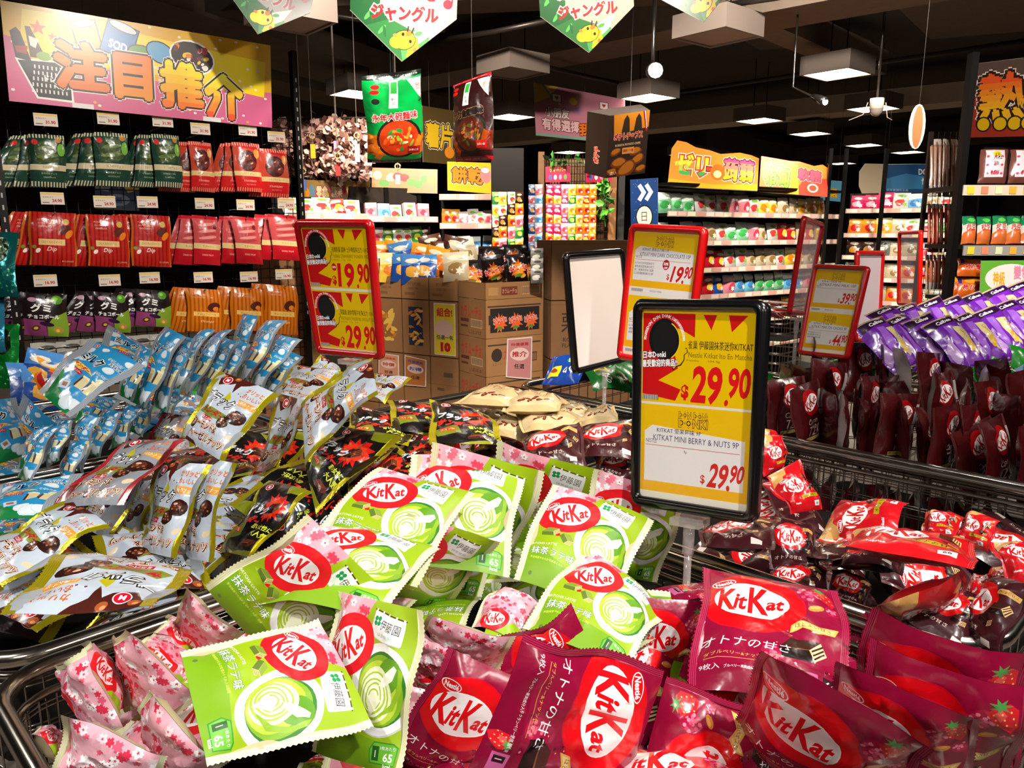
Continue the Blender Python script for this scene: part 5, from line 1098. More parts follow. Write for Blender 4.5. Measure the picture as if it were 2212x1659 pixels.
# glaring bulb of the track, a second spot head, the dome camera
c = at(1416, 152, 4.4); r = thing('track_spotlight', 'track spotlight pointing at the viewer, a glaring warm white bulb', 'spotlight', tuple(c))
m = MB(); u = [(.042 * math.cos(t) * math.cos(p), .042 * math.sin(p), .042 * math.sin(t) * math.cos(p)) for p in np.linspace(-1.5, 1.5, 7) for t in np.linspace(0, 2 * math.pi, 12, endpoint=False)]
m.add(u, [(i * 12 + j, i * 12 + (j + 1) % 12, (i + 1) * 12 + (j + 1) % 12, (i + 1) * 12 + j) for i in range(6) for j in range(12)], '#fff6e6', 'light'); m.build('bulb', r, True)
m = MB(); m.tube([(0, .02, 0), (0, .05, .005), (.0, .16, .03)], [.05, .05, .035], '#151312', 'plastic', 14); m.tube([(0, .1, .04), (0, .1, ZC - c[2] - .01)], .01, '#151312', 'plastic', 8); m.build('housing', r, True)
lamp('track_spotlight_glow', 'POINT', tuple(c + [0, -.08, 0]), (0, 0, 0), 22, WARM, .05)
c = at(1782, 219, 5.6); r = thing('spotlight', 'small spotlight head with a lit white disc below the large lit box lamp', 'spotlight', tuple(c))
m = MB(); m.tube([(0, 0, 0), (-.02, .04, .02), (-.06, .09, .05)], [.03, .03, .018], '#1a1816', 'plastic', 12); m.tube([(-.06, .09, .05), (-.2, .12, .12), (-.2, .12, ZC - c[2] - .01)], .008, '#1a1816', 'plastic', 6); m.build('housing', r, True)
m = MB(); m.tube([(.002, -.004, 0), (.0, 0, 0)], .026, '#fff6e6', 'light', 12); m.build('lens', r)
c = at(1893, 236, 6.0); r = thing('dome_camera', 'white dome security camera under the ceiling at right', 'camera', tuple(c))
m = MB(); m.tube([(0, 0, .08), (0, 0, .0)], .052, '#b3a392', 'plastic', 18); m.build('housing', r, True); m = MB(); u = [(.05 * math.cos(t) * math.cos(p), .05 * math.sin(t) * math.cos(p), -.055 * math.sin(p)) for p in np.linspace(0, 1.5, 6) for t in np.linspace(0, 2 * math.pi, 14, endpoint=False)]
m.add(u, [(i * 14 + j, i * 14 + (j + 1) % 14, (i + 1) * 14 + (j + 1) % 14, (i + 1) * 14 + j) for i in range(5) for j in range(14)], '#6a5f58', 'plastic'); m.build('dome', r, True)
m = MB(); m.tube([(.07, 0, .05), (.09, 0, -.06), (.13, 0, -.08)], .004, '#8a7c70', 'plastic', 5); m.tube([(-.07, 0, .05), (-.1, 0, -.04), (-.2, .02, -.08)], .004, '#8a7c70', 'plastic', 5); m.tube([(0, 0, .09), (0, 0, ZC - c[2] - .01)], .01, '#2a2622', 'plastic', 6); m.build('cable', r, True)

# ------------------------------------------------------------------ hanging signs and packs
def hang(root, pts, top=ZC - .02, r=.0009, col='#4a4540'):
    m = MB()
    for p in pts: p = np.array(p); m.tube([p - np.array(root.location), [p[0] - root.location[0], p[1] - root.location[1], top - root.location[2]]], r, col, 'steel', 5)
    return m.build('hanging_wire', root)
def outline_panel(art, outline, place3, name, label, cat, group=None, thick=.006, rim='#e6e2da'):
    """art drawn in mm, cut to an outline polygon; place3 maps (x mm, y mm, offset m) to the shop"""
    art.sh[0] = ([tuple(p) for p in outline], [tuple(range(len(outline)))], art.sh[0][2], art.sh[0][3]); V, F, C, M = art.cut((1, 1))
    V = V * np.array([art.W, art.H]); P = [place3(x, y, 0) for x, y in V]; k = len(P); n = len(outline)
    P += [place3(x, y, 0) for x, y in outline] + [place3(x, y, -thick) for x, y in outline]
    F = list(F) + [(k + (i + 1) % n, k + i, k + n + i, k + n + (i + 1) % n) for i in range(n)] + [tuple(k + n + i for i in range(n))[::-1]]
    C = np.vstack([C, [lin(rim)] * (n + 1)]); M = list(M) + ['paper'] * (n + 1); P = np.array(P); o0 = P.mean(0); o0[2] = P[:, 2].min()
    o = link_mesh(name, P - o0, F, C, M); o.location = o0; return tag(o, label, cat, group)
def jungle_art():
    a = Art(400, 400, '#8a8376', 'poster'); a.poly([(0, 400), (0, 170), (200, 0), (230, 24), (170, 110), (110, 190), (120, 400)], '#154420'); a.poly([(60, 120), (200, 0), (300, 90), (240, 110), (150, 150)], '#205526')
    a.poly([(200, 0), (232, 26), (300, 84), (240, 120), (190, 60)], '#3c7a38'); a.poly([(240, 110), (320, 150), (290, 90), (250, 60)], '#d9dfb0')
    for x, y, r in ((40, 230, 30), (70, 160, 26), (120, 110, 22), (30, 300, 34)): a.ell(x, y, r, r * .3, '#3f8a3c', 50, 10); a.ell(x + 10, y - 6, r, r * .25, '#16481f', 100, 10)
    a.text('お菓子', 214, 268, 96, '#8e1419', w=300, bold=.05, outline=.08, oc='#a39b8e'); a.text('ジャングル', 204, 172, 60, '#8e1419', w=256, bold=.05, outline=.08, oc='#a39b8e')
    a.ell(365, 215, 18, 17, '#b01a2a', 0, 14); a.line([(380, 218), (384, 270)], 6, '#b01a2a')
    a.poly([(212, 20), (236, 6), (262, 40), (256, 90), (232, 84)], '#e2b416'); a.ell(205, 78, 44, 36, '#1e160c', 12, 20); a.ell(205, 78, 41, 33, '#e8bc1a', 12, 20); a.ell(176, 68, 26, 22, '#e8bc1a', 0, 16); a.ell(222, 102, 14, 10, '#c05a1e', 30, 10); a.ell(246, 44, 8, 10, '#c05a1e', 0, 8)
    a.ell(200, 98, 6, 7, '#1a120c', 0, 10); a.ell(228, 74, 6, 7, '#1a120c', 0, 10); a.ell(170, 92, 8, 7, '#d8642a', 0, 10); a.line([(216, 108), (220, 128)], 5, '#1e160c'); a.line([(232, 104), (240, 124)], 5, '#1e160c'); a.ell(258, 104, 16, 8, '#3c7a38', 20, 10)
    return a
JA = jungle_art(); OUT = [(0, 400), (0, 168), (198, 0), (400, 166), (400, 400)]
for tip, wpx, dep, ang, lab in (((868, 133), 226, 2.7, 4, 'pointed jungle sign with a giraffe above the green hanging pack'), ((1272, 114), 200, 2.9, -6, 'pointed jungle sign with a giraffe, second from the right'), ((557, 74), 190, 3.2, 18, 'pointed jungle sign with a giraffe, leftmost, cut by the top edge'), ((1520, 48), 190, 3.4, -14, 'pointed jungle sign with a giraffe, rightmost, cut by the top edge')):
    T = at(tip[0], tip[1], dep); sz = wpx * dep / FPX / 400; a = math.radians(ang); xa = np.array([math.cos(a), math.sin(a), 0]); nn = np.array([math.sin(a), -math.cos(a), 0])
    rl = math.radians(-ang * .8); 
    f = lambda x, y, d, T=T, sz=sz, xa=xa, nn=nn, rl=rl: T + xa * ((x - 198) * math.cos(rl) - y * math.sin(rl)) * sz + np.array([0, 0, 1.]) * ((x - 198) * math.sin(rl) + y * math.cos(rl)) * sz + nn * d
    A2 = jungle_art(); o = outline_panel(A2, OUT, f, 'jungle_sign', lab, 'hanging sign', 'pointed jungle signs under the ceiling'); hang(o, [f(60, 398, -.003), f(340, 398, -.003)])
# inflated giant packs
def ramen_art(bg, bg2, title, tcol, dark=False):
    a = Art(330, 500, bg, 'film', grid=(10, 14)); a.poly([(0, 60), (330, 60), (330, 170), (250, 200), (80, 190), (0, 180)], bg2)
    a.poly([(236, 470), (322, 470), (322, 360)], '#e8dfd0'); a.text('脆', 300, 430, 34, '#c02a2a', w=30)
    a.poly([(140, 470), (186, 470), (178, 330), (126, 332)], '#e8e8e2'); a.poly([(146, 462), (180, 462), (176, 406), (140, 408)], '#2ca03c'); a.text('永年', 152, 366, 20, '#1a1a1a', rot=-80, w=44)
    a.ell(60, 446, 24, 12, '#c01818', 0, 14); a.ell(54, 420, 26, 12, '#c01818', 0, 14); a.ell(56, 372, 22, 16, '#1c1c1c', 0, 12)
    a.ell(180, 160, 132, 118, '#1a1a16', 0, 26); a.ell(180, 160, 118, 104, '#4a1c0e' if dark else '#c83a12', 0, 24)
    rn = random.Random(9)
    for i in range(46):
        t = rn.uniform(0, 6.28); q = rn.uniform(0, 92); c = rn.choice(['#8a3a18', '#5c2410', '#a8662a', '#3e5a1c', '#7a2a12'] if dark else ['#ee5a1c', '#f08a2a', '#d02a12', '#f4b04a', '#6aa82c', '#f2d2a0', '#b81c10', '#1e8a3a'])
        a.ell(180 + q * math.cos(t), 160 + q * .85 * math.sin(t), rn.uniform(8, 26), rn.uniform(6, 12), c, rn.uniform(0, 180), 10)
    for x, y in ((40, 110), (284, 110), (60, 60), (300, 150), (24, 150)): a.poly([(x - 26, y - 20), (x + 4, y - 34), (x + 28, y), (x - 4, y + 28)], '#e8781c' if not dark else '#9a3c12')
    a.text(title, 160, 284, 46, tcol, w=262, bold=.04, outline=.07, oc='#f4ece0' if not dark else '#2a0e08', outline2=.1, oc2='#b01822' if not dark else '#c8a070', rot=2)
    a.rect(230, 70, 78, 44, '#b01818'); a.text('永年小食', 268, 92, 14, '#f4e8d8', w=60)
    a.rect(0, 478, 330, 24, '#1a201a' if not dark else '#a81420'); a.rect(0, 0, 330, 26, '#141a14' if not dark else '#a81420'); a.text('nico . nico . nico . nico', 165, 489, 8, '#d8d8c8', w=280, res=1); a.text('nico . nico . nico . nico', 165, 13, 8, '#d8d8c8', w=280, res=1); a.sealw = 0; return a
q, e, k = solve([(796, 352), (912, 350), (911, 149), (782, 165)], .23, .36, depth=2.9, planar=True)
o = bag(ramen_art('#00963c', '#e06a12', '永年大碗麵味', '#c81e28'), q, 'hanging_snack_pack', 'bright green giant noodle-snack pack hanging in the spotlight', 'hanging pack', 'giant packs hung from the ceiling', T=.07, wr=.004, lumps=False, bend=(0, 0, 0, .004)); hang(o, [(q[2] + q[3]) / 2 + [-.006, 0, 0], (q[2] + q[3]) / 2 + [.004, 0, 0]])
q, e, k = solve([(985, 350), (1066, 346), (1062, 153), (979, 184)], .23, .36, depth=3.1, planar=True)
o = bag(ramen_art('#2a0c0c', '#6a1c10', '大力金剛麵味', '#1c1412', True), q, 'hanging_snack_pack', 'dark red giant noodle-snack pack hanging in shade, turned aside', 'hanging pack', 'giant packs hung from the ceiling', T=.07, wr=.004, lumps=False, bend=(0, 0, 0, .004)); hang(o, [(q[2] + q[3]) / 2])
# hanging carton of potato chips
a = Art(300, 440, '#2c211a', 'poster'); a.poly([(30, 440), (300, 440), (300, 330), (40, 300)], '#b8721c'); a.poly([(80, 230), (110, 400), (130, 430), (150, 400), (165, 230)], '#2c211a'); a.poly([(175, 230), (200, 400), (220, 430), (240, 400), (262, 230)], '#2c211a')
a.poly([(250, 440), (276, 440), (292, 300), (280, 300)], '#8a1418'); a.poly([(262, 440), (270, 440), (288, 320), (284, 320)], '#e0d4c4'); a.text('ポテトチップス', 150, 286, 52, '#8a1c28', w=220, bold=.04, outline=.06, oc='#d8a078'); a.text('KOIKEYA POTATO CHIPS', 150, 226, 15, '#d8b890', w=190, bold=.01)
for x, y, rx in ((60, 180, 60), (210, 170, 70), (90, 100, 90), (230, 110, 80), (150, 50, 120), (260, 40, 60), (40, 40, 60)): a.ell(x, y, rx * .7, rx * .42, '#6e3212', x % 40, 16, wob=.08, seed=x); a.ell(x, y + 6, rx * .55, rx * .3, '#a8641c', x % 40, 14, wob=.08, seed=x)
a.rect(110, 160, 90, 44, '#c8883c'); a.text('濃厚のり塩', 155, 182, 22, '#7a1c18', w=78, bold=.03); a.text('濃い', 50, 30, 26, '#e8d8c0', w=50)
q, e, k = solve([(1309, 385), (1393, 374), (1404, 238), (1318, 250)], .3, .44, depth=4.6, planar=True, ss=.3); LL, LR, UR, UL = q; n = np.cross(LR - LL, UL - LL); n /= np.linalg.norm(n)
root = thing('hanging_carton', 'brown carton of potato chips hanging in front of the pink banner', 'hanging carton', tuple(LL)); panel(a, q, 'front_panel', root, .003)
a = Art(110, 440, '#241a14', 'poster'); a.text('ポテチ', 55, 150, 30, '#a82028', w=120, rot=90, bold=.04, outline=.05, oc='#c8a080'); D = n * -.12 + (LL - LR) * .35
panel(a, [LL + D, LL, UL, UL + D], 'side_panel', root, .003)
m = MB(); m.add([LL + D, LR + n * -.12, UR + n * -.12, UL + D, LL, LR, UR, UL], [(3, 2, 1, 0), (3, 7, 6, 2), (0, 1, 5, 4), (1, 2, 6, 5)], '#2c211a', 'card'); m.build('back_panel', root); settle(root); hang(root, [(UL + UR) / 2])
# thin oval sign seen edge on
c = at(1977, 322, 5.2); r = thing('oval_sign', 'narrow orange oval sign hanging edge-on near the right rack', 'hanging sign', tuple(c)); H = at(1982, 228, 5.2)[2] - c[2]
m = MB(); pr = [(.042 * math.sin(t), H / 2 - H / 2 * math.cos(t)) for t in np.linspace(0, 2 * math.pi, 20, endpoint=False)]; m.prism([(x * 1.25, z) for x, z in pr], (0, .012, 0), (0, 0, 0), (1, 0, 0), (0, 0, 1), '#d8c8b8', 'paper'); m.prism([(x * .8, H * .03 + z * .94) for x, z in pr], (0, .001, 0), (0, -.004, 0), (1, 0, 0), (0, 0, 1), '#7a3c12', 'paper'); m.build('board', r); hang(r, [c + [0, 0, H]])

# long banners
def banner(art, corners, W, H, dep, label, name='banner', cat='banner', group=None, ss=.1, wires=(), frame=None, mat=None):
    q, e, k = solve(corners, W, H, depth=dep, sz=.2, ss=ss, sig=3, planar=True); o0 = np.array(q).mean(0); o0[2] = min(p[2] for p in q)
    o = panel(art, [p - o0 for p in q], name, None, .006, '#c8c0b4', mat); o.location = o0; tag(o, label, cat, group)
    if wires: hang(o, [(1 - t) * q[3] + t * q[2] for t in wires])
    return o, q
a = Art(1200, 420, '#d8a400', 'poster', grid=(14, 16)); a.poly([(0, 0), (1200, 0), (1200, 180), (760, 150), (400, 190), (120, 170), (60, 270), (0, 280)], '#c85a80'); a.poly([(80, 400), (60, 240), (140, 150), (420, 200), (800, 190), (1160, 150), (1170, 330), (700, 360), (300, 400)], '#e8c800')
rn = random.Random(3)
for i in range(60): x, y = rn.uniform(10, 1190), rn.uniform(8, 410); a.ell(x, y, 8, 6, rn.choice(['#e8d8d0', '#e8c0c8', '#e8e0b0', '#e89a30']), 0, 8)
a.star(135, 330, 34, '#d8501c'); a.star(190, 300, 20, '#d8601c')
a.poly([(36, 190), (250, 200), (260, 20), (110, 24)], '#e8e0d8'); a.poly([(46, 182), (250, 192), (250, 30), (116, 32)], '#1a1614')
for i in range(9):
    for j in range(5): a.rect(92 + i * 17 - j * 0 + j * 4, 50 + j * 26, 6, 16, '#d8d0c8')
a.text('ドン.キホ', 200, 116, 30, '#f0e8e0', w=110, bold=.04); a.poly([(24, 300), (50, 320), (66, 300), (100, 180), (40, 190)], '#1c1210'); a.poly([(40, 240), (90, 246), (84, 210), (44, 214)], '#a01c20'); a.poly([(84, 330), (104, 330), (160, 200), (96, 200)], '#4a2a10'); a.poly([(96, 290), (134, 280), (120, 240), (100, 250)], '#e8dccc'); a.ell(150, 210, 30, 20, '#7aa02a', 0, 12)
for x, y, w, h, r, c1, c2, t in ((330, 330, 100, 120, 12, '#e08a1c', '#d8d0c0', ''), (470, 330, 130, 150, -18, '#2a6ea8', '#c8ccd0', 'SODA')):
    a.rect(x - w / 2 - 6, y - h / 2 - 6, w + 12, h + 12, '#16120f', rot=r); a.rect(x - w / 2, y - h / 2, w, h, c1, rot=r); p = rot2([(x, y + h * .42)], r, (x, y))[0]; a.ell(p[0], p[1], w * .5, h * .15, '#16120f', r, 16); a.ell(p[0], p[1], w * .46, h * .12, c2, r, 16)
    if t: a.text(t, x + 6, y - 30, 42, '#e8ecf0', w=110, bold=.04, rot=-14)
a.ell(560, 290, 60, 34, '#16120f', 0, 14); a.ell(560, 290, 54, 29, '#5a8a3a', 0, 14); a.ell(650, 300, 70, 50, '#16120f', -20, 16, wob=.05); a.ell(650, 300, 64, 44, '#5a9ac0', -20, 16, wob=.05)
a.ell(800, 300, 110, 80, '#e8e0d8', -10, 18); a.ell(800, 300, 102, 72, '#2a1410', -10, 18)
for i in range(26): a.ell(800 + rn.uniform(-80, 80), 300 + rn.uniform(-50, 54), rn.uniform(8, 20), rn.uniform(6, 14), rn.choice(['#a02020', '#3a6a30', '#d8d0c8', '#c8781c', '#2a4a8a', '#6a1c20', '#e0b020']), rn.uniform(0, 90), 8)
for t, x, y, h, w, c in (('注', 300, 190, 220, 230, grad('#e88a10', 300, '#d86a10', 90)), ('目', 520, 170, 210, 170, grad('#e8701c', 280, '#e08a10', 80)), ('推', 745, 160, 230, 210, grad('#e8d81c', 270, '#e8701c', 60)), ('介', 950, 130, 230, 200, grad('#e8dc20', 230, '#e04a1c', 30))):
    a.text(t, x, y, h, c, w=w, bold=.07, outline=.05, oc='#2a140c', outline2=.075, oc2='#e8d4c8')
for x in (250, 840): a.rect(x, 0, 90, 22, '#d8d0c8')
BAN, BQ = banner(a, [(20, 218), (588, 276), (584, 98), (0, 0)], 1.2, .42, 3.4, 'large yellow and pink recommendation banner over the pouch rack at upper left', 'shop_banner')
a = Art(1000, 620, '#a86a78', 'poster'); a.poly([(0, 620), (0, 380), (160, 470), (260, 620)], '#b89a3a'); a.line([(90, 620), (240, 400)], 16, '#4a8a7a'); a.line([(120, 620), (280, 400)], 12, '#c8b8a8')
for x in (240, 760): a.rect(x - 50, 430, 100, 100, '#1c1412'); a.rect(x - 44, 436, 88, 88, '#d8c8c8'); a.poly([(x, 455), (x - 22, 490), (x - 12, 505), (x, 495), (x + 12, 505), (x + 22, 490)], '#b01828')
a.ell(460, 360, 60, 50, '#9a6a88', 0, 14); a.ell(420, 470, 44, 48, '#c8a83a', 0, 14)
a.text('小朋友', 240, 300, 130, '#c8b8b0', w=270, bold=.05, outline=.06, oc='#2a1412'); a.text('有得選擇!', 290, 150, 150, '#c8a0a0', w=440, bold=.05, outline=.06, oc='#2a1412'); a.text('我鍾意', 680, 130, 160, '#c8641c', w=420, bold=.05, outline=.06, oc='#2a1412'); a.poly([(0, 0), (1000, 0), (1000, 40), (0, 30)], '#6a8a7a')
banner(a, [(1158, 292), (1352, 312), (1350, 215), (1153, 178)], 1.05, .6, 7.5, 'pink hanging banner with speech-bubble hearts in the centre', 'hanging_banner', wires=(.1, .55, .95), ss=.3)
def bubble(W, H, bg, words, extra=()):
    a = Art(W, H, bg, 'poster', grid=(8, 8))
    for p in extra: a.poly(*p)
    for t, x, y, h, w, c, oc in words: a.text(t, x, y, h, c, w=w, bold=.05, outline=.07, oc=oc, outline2=.1, oc2='#e8dcc8')
    return a
a = bubble(1100, 620, '#d8742a', [('ゼリ', 270, 340, 330, 420, grad('#e8c02a', 500, '#3a8a4a', 180, 3), '#a0381c'), ('ー', 530, 300, 60, 140, '#c8382a', '#6a1c14'), ('蒟蒻', 860, 320, 380, 380, grad('#a8406a', 500, '#e0a41c', 160, 3), '#5a1430')], [([(0, 0), (1100, 0), (1100, 110), (560, 60), (0, 120)], '#e0901c')]); a.ell(600, 260, 90, 130, '#d85a1c', 0, 16); a.ell(600, 230, 50, 60, '#e8c080', 0, 14)
OUTL = [(0, 0), (1100, 0), (1100, 560), (1000, 600), (860, 620), (620, 560), (480, 600), (300, 620), (180, 680), (60, 690), (0, 560)]
q, e, k = solve([(1442, 402), (1636, 412), (1640, 335), (1452, 312)], .95, .5, depth=6.4, sz=.2, ss=.3, planar=True)
def mapq(q, W, H):
    n = np.cross(q[1] - q[0], q[3] - q[0]); n /= np.linalg.norm(n)
    return lambda x, y, d: (1 - x / W) * (1 - y / H) * q[0] + x / W * (1 - y / H) * q[1] + x / W * y / H * q[2] + (1 - x / W) * y / H * q[3] + n * d
outline_panel(a, OUTL, mapq(q, 1100, 620), 'aisle_sign', 'orange bubble-letter jelly and konjac sign on top of the right shelves', 'sign', 'bubble signs on the jelly shelves', .01); JQ = q
a = bubble(1100, 620, '#d8742a', [('布甸', 270, 310, 400, 430, grad('#c8d05a', 500, '#7a9a2a', 160, 3), '#4a6a1c'), ('軟糖', 800, 400, 240, 380, '#d8485a', '#6a1420')], [([(560, 0), (1100, 0), (1100, 380), (700, 300)], '#c83a2a'), ([(440, 0), (640, 0), (600, 560), (500, 560)], '#e0a02a')]); a.ell(860, 150, 90, 90, '#e8b8a0', 0, 16); a.ell(860, 150, 60, 60, '#a8402a', 0, 14)
q, e, k = solve([(1640, 414), (1787, 425), (1790, 362), (1645, 337)], .95, .5, depth=7.1, sz=.2, ss=.4, planar=True)
outline_panel(a, [(0, 0), (1100, 0), (1100, 600), (1000, 660), (860, 600), (620, 640), (480, 620), (0, 620)], mapq(q, 1100, 620), 'aisle_sign', 'bubble-letter pudding sign with green letters right of the jelly sign', 'sign', 'bubble signs on the jelly shelves', .01)
a = bubble(560, 400, '#e0981c', [('餅乾', 250, 220, 230, 400, '#d8701c', '#3a1c08')]); a.ell(480, 240, 70, 110, '#d86a6a', 0, 18); a.ell(480, 300, 50, 34, '#f0e0d8', 0, 14)
banner(a, [(967, 411), (1066, 419), (1060, 352), (966, 349)], .4, .28, 6.02, 'orange biscuit sign on the middle shelf', 'aisle_sign', 'sign', ss=.3)
a = bubble(400, 560, '#4a3a1c', [('薯片', 200, 280, 260, 330, '#c8a01c', '#2a1c08')]); a.ell(320, 120, 60, 60, '#c8781c', 0, 14)
banner(a, [(914, 350), (985, 356), (985, 240), (912, 228)], .4, .56, 7.0, 'dim yellow crisps sign between the two hanging giant packs', 'aisle_sign', 'sign', ss=.4, wires=(.2, .8))
a = Art(520, 620, '#8a2a1c', 'poster', grid=(6, 12)); a.poly([(0, 620), (520, 620), (520, 420), (300, 330), (0, 400)], '#4a3a34'); a.text('熱', 250, 330, 400, grad('#c8481c', 470, '#d8a01c', 230), w=360, bold=.05, outline=.07, oc='#1c100c', outline2=.1, oc2='#d8c8b8')
for i, x in enumerate((110, 240, 350, 450)): a.ell(x, 110, 62, 66, '#1c100c', -14, 14); a.ell(x, 110, 48, 54, '#c8a00c', -14, 14)
banner(a, [(2095, 297), (2240, 294), (2250, 120), (2092, 140)], .36, .4, 4.0, 'red and orange hot-sale banner at the top right corner', 'shop_banner', ss=.3)
a = Art(700, 370, '#1c4a7a', 'poster'); a.poly([(0, 60), (700, 90), (700, 200), (300, 260), (0, 180)], '#3a7aa8'); a.text('DON', 520, 280, 70, '#d8d8d0', w=150, bold=.03); a.text('情熱', 560, 170, 80, '#d8d8d0', w=160, bold=.02); a.poly([(0, 0), (40, 0), (60, 370), (20, 370)], '#c87a80'); a.text('顧客最優先主義', 200, 60, 30, '#a8b8c8', w=260)
banner(a, [(1903, 420), (2032, 424), (2034, 354), (1903, 355)], .66, .36, 8.2, 'blue shop sign with white lettering behind the dried snack strips', 'shop_sign', 'sign', ss=.3, wires=(.1,))
a = Art(300, 370, '#a8967a', 'paper'); q, e, k = solve([(1855, 425), (1906, 423), (1908, 354), (1857, 353)], .26, .36, depth=8.2, sz=.2, ss=.3, planar=True)
o = outline_panel(a, [(60, 0), (300, 10), (300, 370), (70, 370), (0, 280), (0, 120)], mapq(q, 300, 370), 'round_sign', 'plain beige octagonal sign back left of the blue shop sign', 'sign'); hang(o, [q[2]])
# arrow board on its black post
a = Art(260, 1100, '#12305e', 'poster', grid=(2, 3)); rn = random.Random(8)
for i in range(90): a.ell(rn.uniform(6, 254), rn.uniform(6, 1094), 3, 3, '#6a8ab8', 0, 6)
for dx in (0, 66): a.poly([(70 + dx, 1040), (100 + dx, 1060), (150 + dx, 985), (98 + dx, 910), (68 + dx, 930), (108 + dx, 985)], '#d8d4cc')
a.ell(130, 780, 84, 96, '#16161c', 0, 20, wob=.04); a.ell(130, 780, 74, 86, '#d0c2ae', 0, 20, wob=.04); a.text('日', 130, 780, 80, '#3a2c24', w=50)
a.text('落口', 130, 560, 150, '#d8d4cc', w=150, bold=.03)
banner(a, [(1366, 660), (1422, 660), (1421, 384), (1361, 388)], .26, 1.2, 6.2, 'dark blue arrow board with white chevrons beside the wooden post', 'arrow_board', 'sign', ss=.2)
# ------------------------------------------------------------------ small packs for the far shelves
PROTO = {}
def proto_pack(key, pal, w=.15, h=.18, T=.05, seed=1, art=None, name='snack_pack', wr=.006):
    P = [np.array(p) for p in ((-w / 2, 0, 0.), (w / 2, 0, 0.), (w / 2, 0, h), (-w / 2, 0, h))]
    o = bag(art or art_mini(seed, pal, w * 1000, h * 1000), P, name, T=T, wr=wr, seed=seed, parts=False, lumps=False, bend=(0, 0, .004, .01)); o.location = (0, 0, 0)
    PROTO[key] = [o, False, name]; return o
def put(key, loc, rot=0, label=None, cat='snack pack', group=None, tilt=0, sc=1, roll=0):
    pr = PROTO[key]
    if not pr[1]: o = pr[0]; pr[1] = True
    else: o = clone(pr[0])
    o.matrix_basis = Matrix.Translation(Vector(loc)) @ Matrix.Rotation(rot, 4, 'Z') @ Matrix.Rotation(tilt, 4, 'X') @ Matrix.Rotation(roll, 4, 'Y') @ Matrix.Scale(sc, 4)
    return tag(o, label, cat, group)
PAL = dict(mint=('#7ab88a', '#e4ecd8', '#3a9a4a', '#f0f4e8'), pink=('#d8808a', '#f0d0d0', '#c83a50', '#f4f0e8'), sky=('#6aa8c8', '#e0ecf0', '#3a78b0', '#e8e8d8'), lemon=('#e0b83a', '#f0e0a0', '#d8781c', '#f4f0e0'), cream=('#b8a888', '#d8ccb0', '#8a6a3a', '#e8e0c8'), red=('#b01c24', '#d84a3a', '#e8c83a', '#f0e4d8'), orange=('#d8701c', '#e8a02a', '#b81c1c', '#f0e0c0'), white=('#c8c4bc', '#dcd8d0', '#c83a3a', '#7ab040'), teal=('#3a9a98', '#c8e0d8', '#e8e0a0', '#d84a4a'), blue=('#1c4a9a', '#4a88c8', '#e8a83a', '#e8e0d0'), dark=('#241814', '#4a2418', '#b87a2a', '#c8b8a0'), green=('#2a7a34', '#7ab84a', '#e0d83a', '#f0e8d0'), magenta=('#c01c50', '#e04a70', '#f0a0b0', '#f4e8e0'), grey=('#6a6862', '#a8a49a', '#d8d4c8', '#4a4842'))
for i, (k, p) in enumerate(PAL.items()):
    proto_pack(k, p, .15, .17, .05, i + 1); 
for i, (k, p) in enumerate(PAL.items()): proto_pack('s_' + k, p, .085, .12, .012, i + 31, name='sachet', wr=.002)
def proto_box(key, pal, w=.12, h=.15, d=.05, seed=3):
    a = art_mini(seed, pal, w * 1000, h * 1000); a.sh[0] = (a.sh[0][0], a.sh[0][1], a.sh[0][2], 'paper')
    o = panel(a, [(-w / 2, 0, 0), (w / 2, 0, 0), (w / 2, 0, h), (-w / 2, 0, h)], 'snack_box', None, d); PROTO[key] = [o, False, 'snack_box']
for i, k in enumerate(('orange', 'sky', 'pink', 'lemon', 'cream', 'red', 'white', 'green')): proto_box('b_' + k, PAL[k], seed=i + 61)

def shelf_unit(pA, pB, levels, label, depth=.35, name='shelf_unit', rail='#b89a90', back=True, ztop=None, base=0):
    """gondola seen from the front: pA, pB = floor positions of the two ends of its front edge"""
    A, B = np.array([pA[0], pA[1], 0.]), np.array([pB[0], pB[1], 0.]); d = B - A; L = np.linalg.norm(d); d /= L; n = np.array([d[1], -d[0], 0]); R = np.stack([d, -n, np.array([0, 0, 1.])], 1)
    root = thing(name, label, 'shelf', tuple((A + B) / 2)); zt = ztop or max(levels) + .28; c = (A + B) / 2
    for i, z in enumerate(levels):
        m = MB(); m.box(np.array([0, 0, z - .012]) - n * depth / 2, (L, depth, .024), '#2a2623', 'steel', R); m.build('shelf_board', root)
        m = MB(); m.box(np.array([0, 0, z - .005]) + n * .004, (L, .006, .045), rail, 'paper', R)
        k = int(L / .11)
        for j in range(k): m.box(d * ((j + .5) / k - .5) * L + np.array([0, 0, z - .005]) + n * .009, (L / k * .8, .002, .034), ['#d8b0a0', '#e0c8b8', '#c89080', '#e8d8b8'][(j * 7 + i) % 4], 'paper', R)
        m.build('price_rail', root)
    for t in (0, .5, 1):
        m = MB(); m.box(d * (t - .5) * L * .995 + np.array([0, 0, zt / 2]) - n * depth, (.035, .03, zt), '#171412', 'steel', R); m.build('upright', root)
    if back: m = MB(); m.box(np.array([0, 0, zt / 2]) - n * (depth + .01), (L, .01, zt), '#2b231d', 'matte', R); m.build('back_panel', root)
    m = MB(); m.box(np.array([0, 0, .06]) - n * depth / 2, (L, depth, .12), '#171412', 'steel', R); m.build('plinth', root)
    def pos(t, z, off=.1): return A + d * L * t - n * off + np.array([0, 0, z])
    return root, pos, math.atan2(d[1], d[0]), L
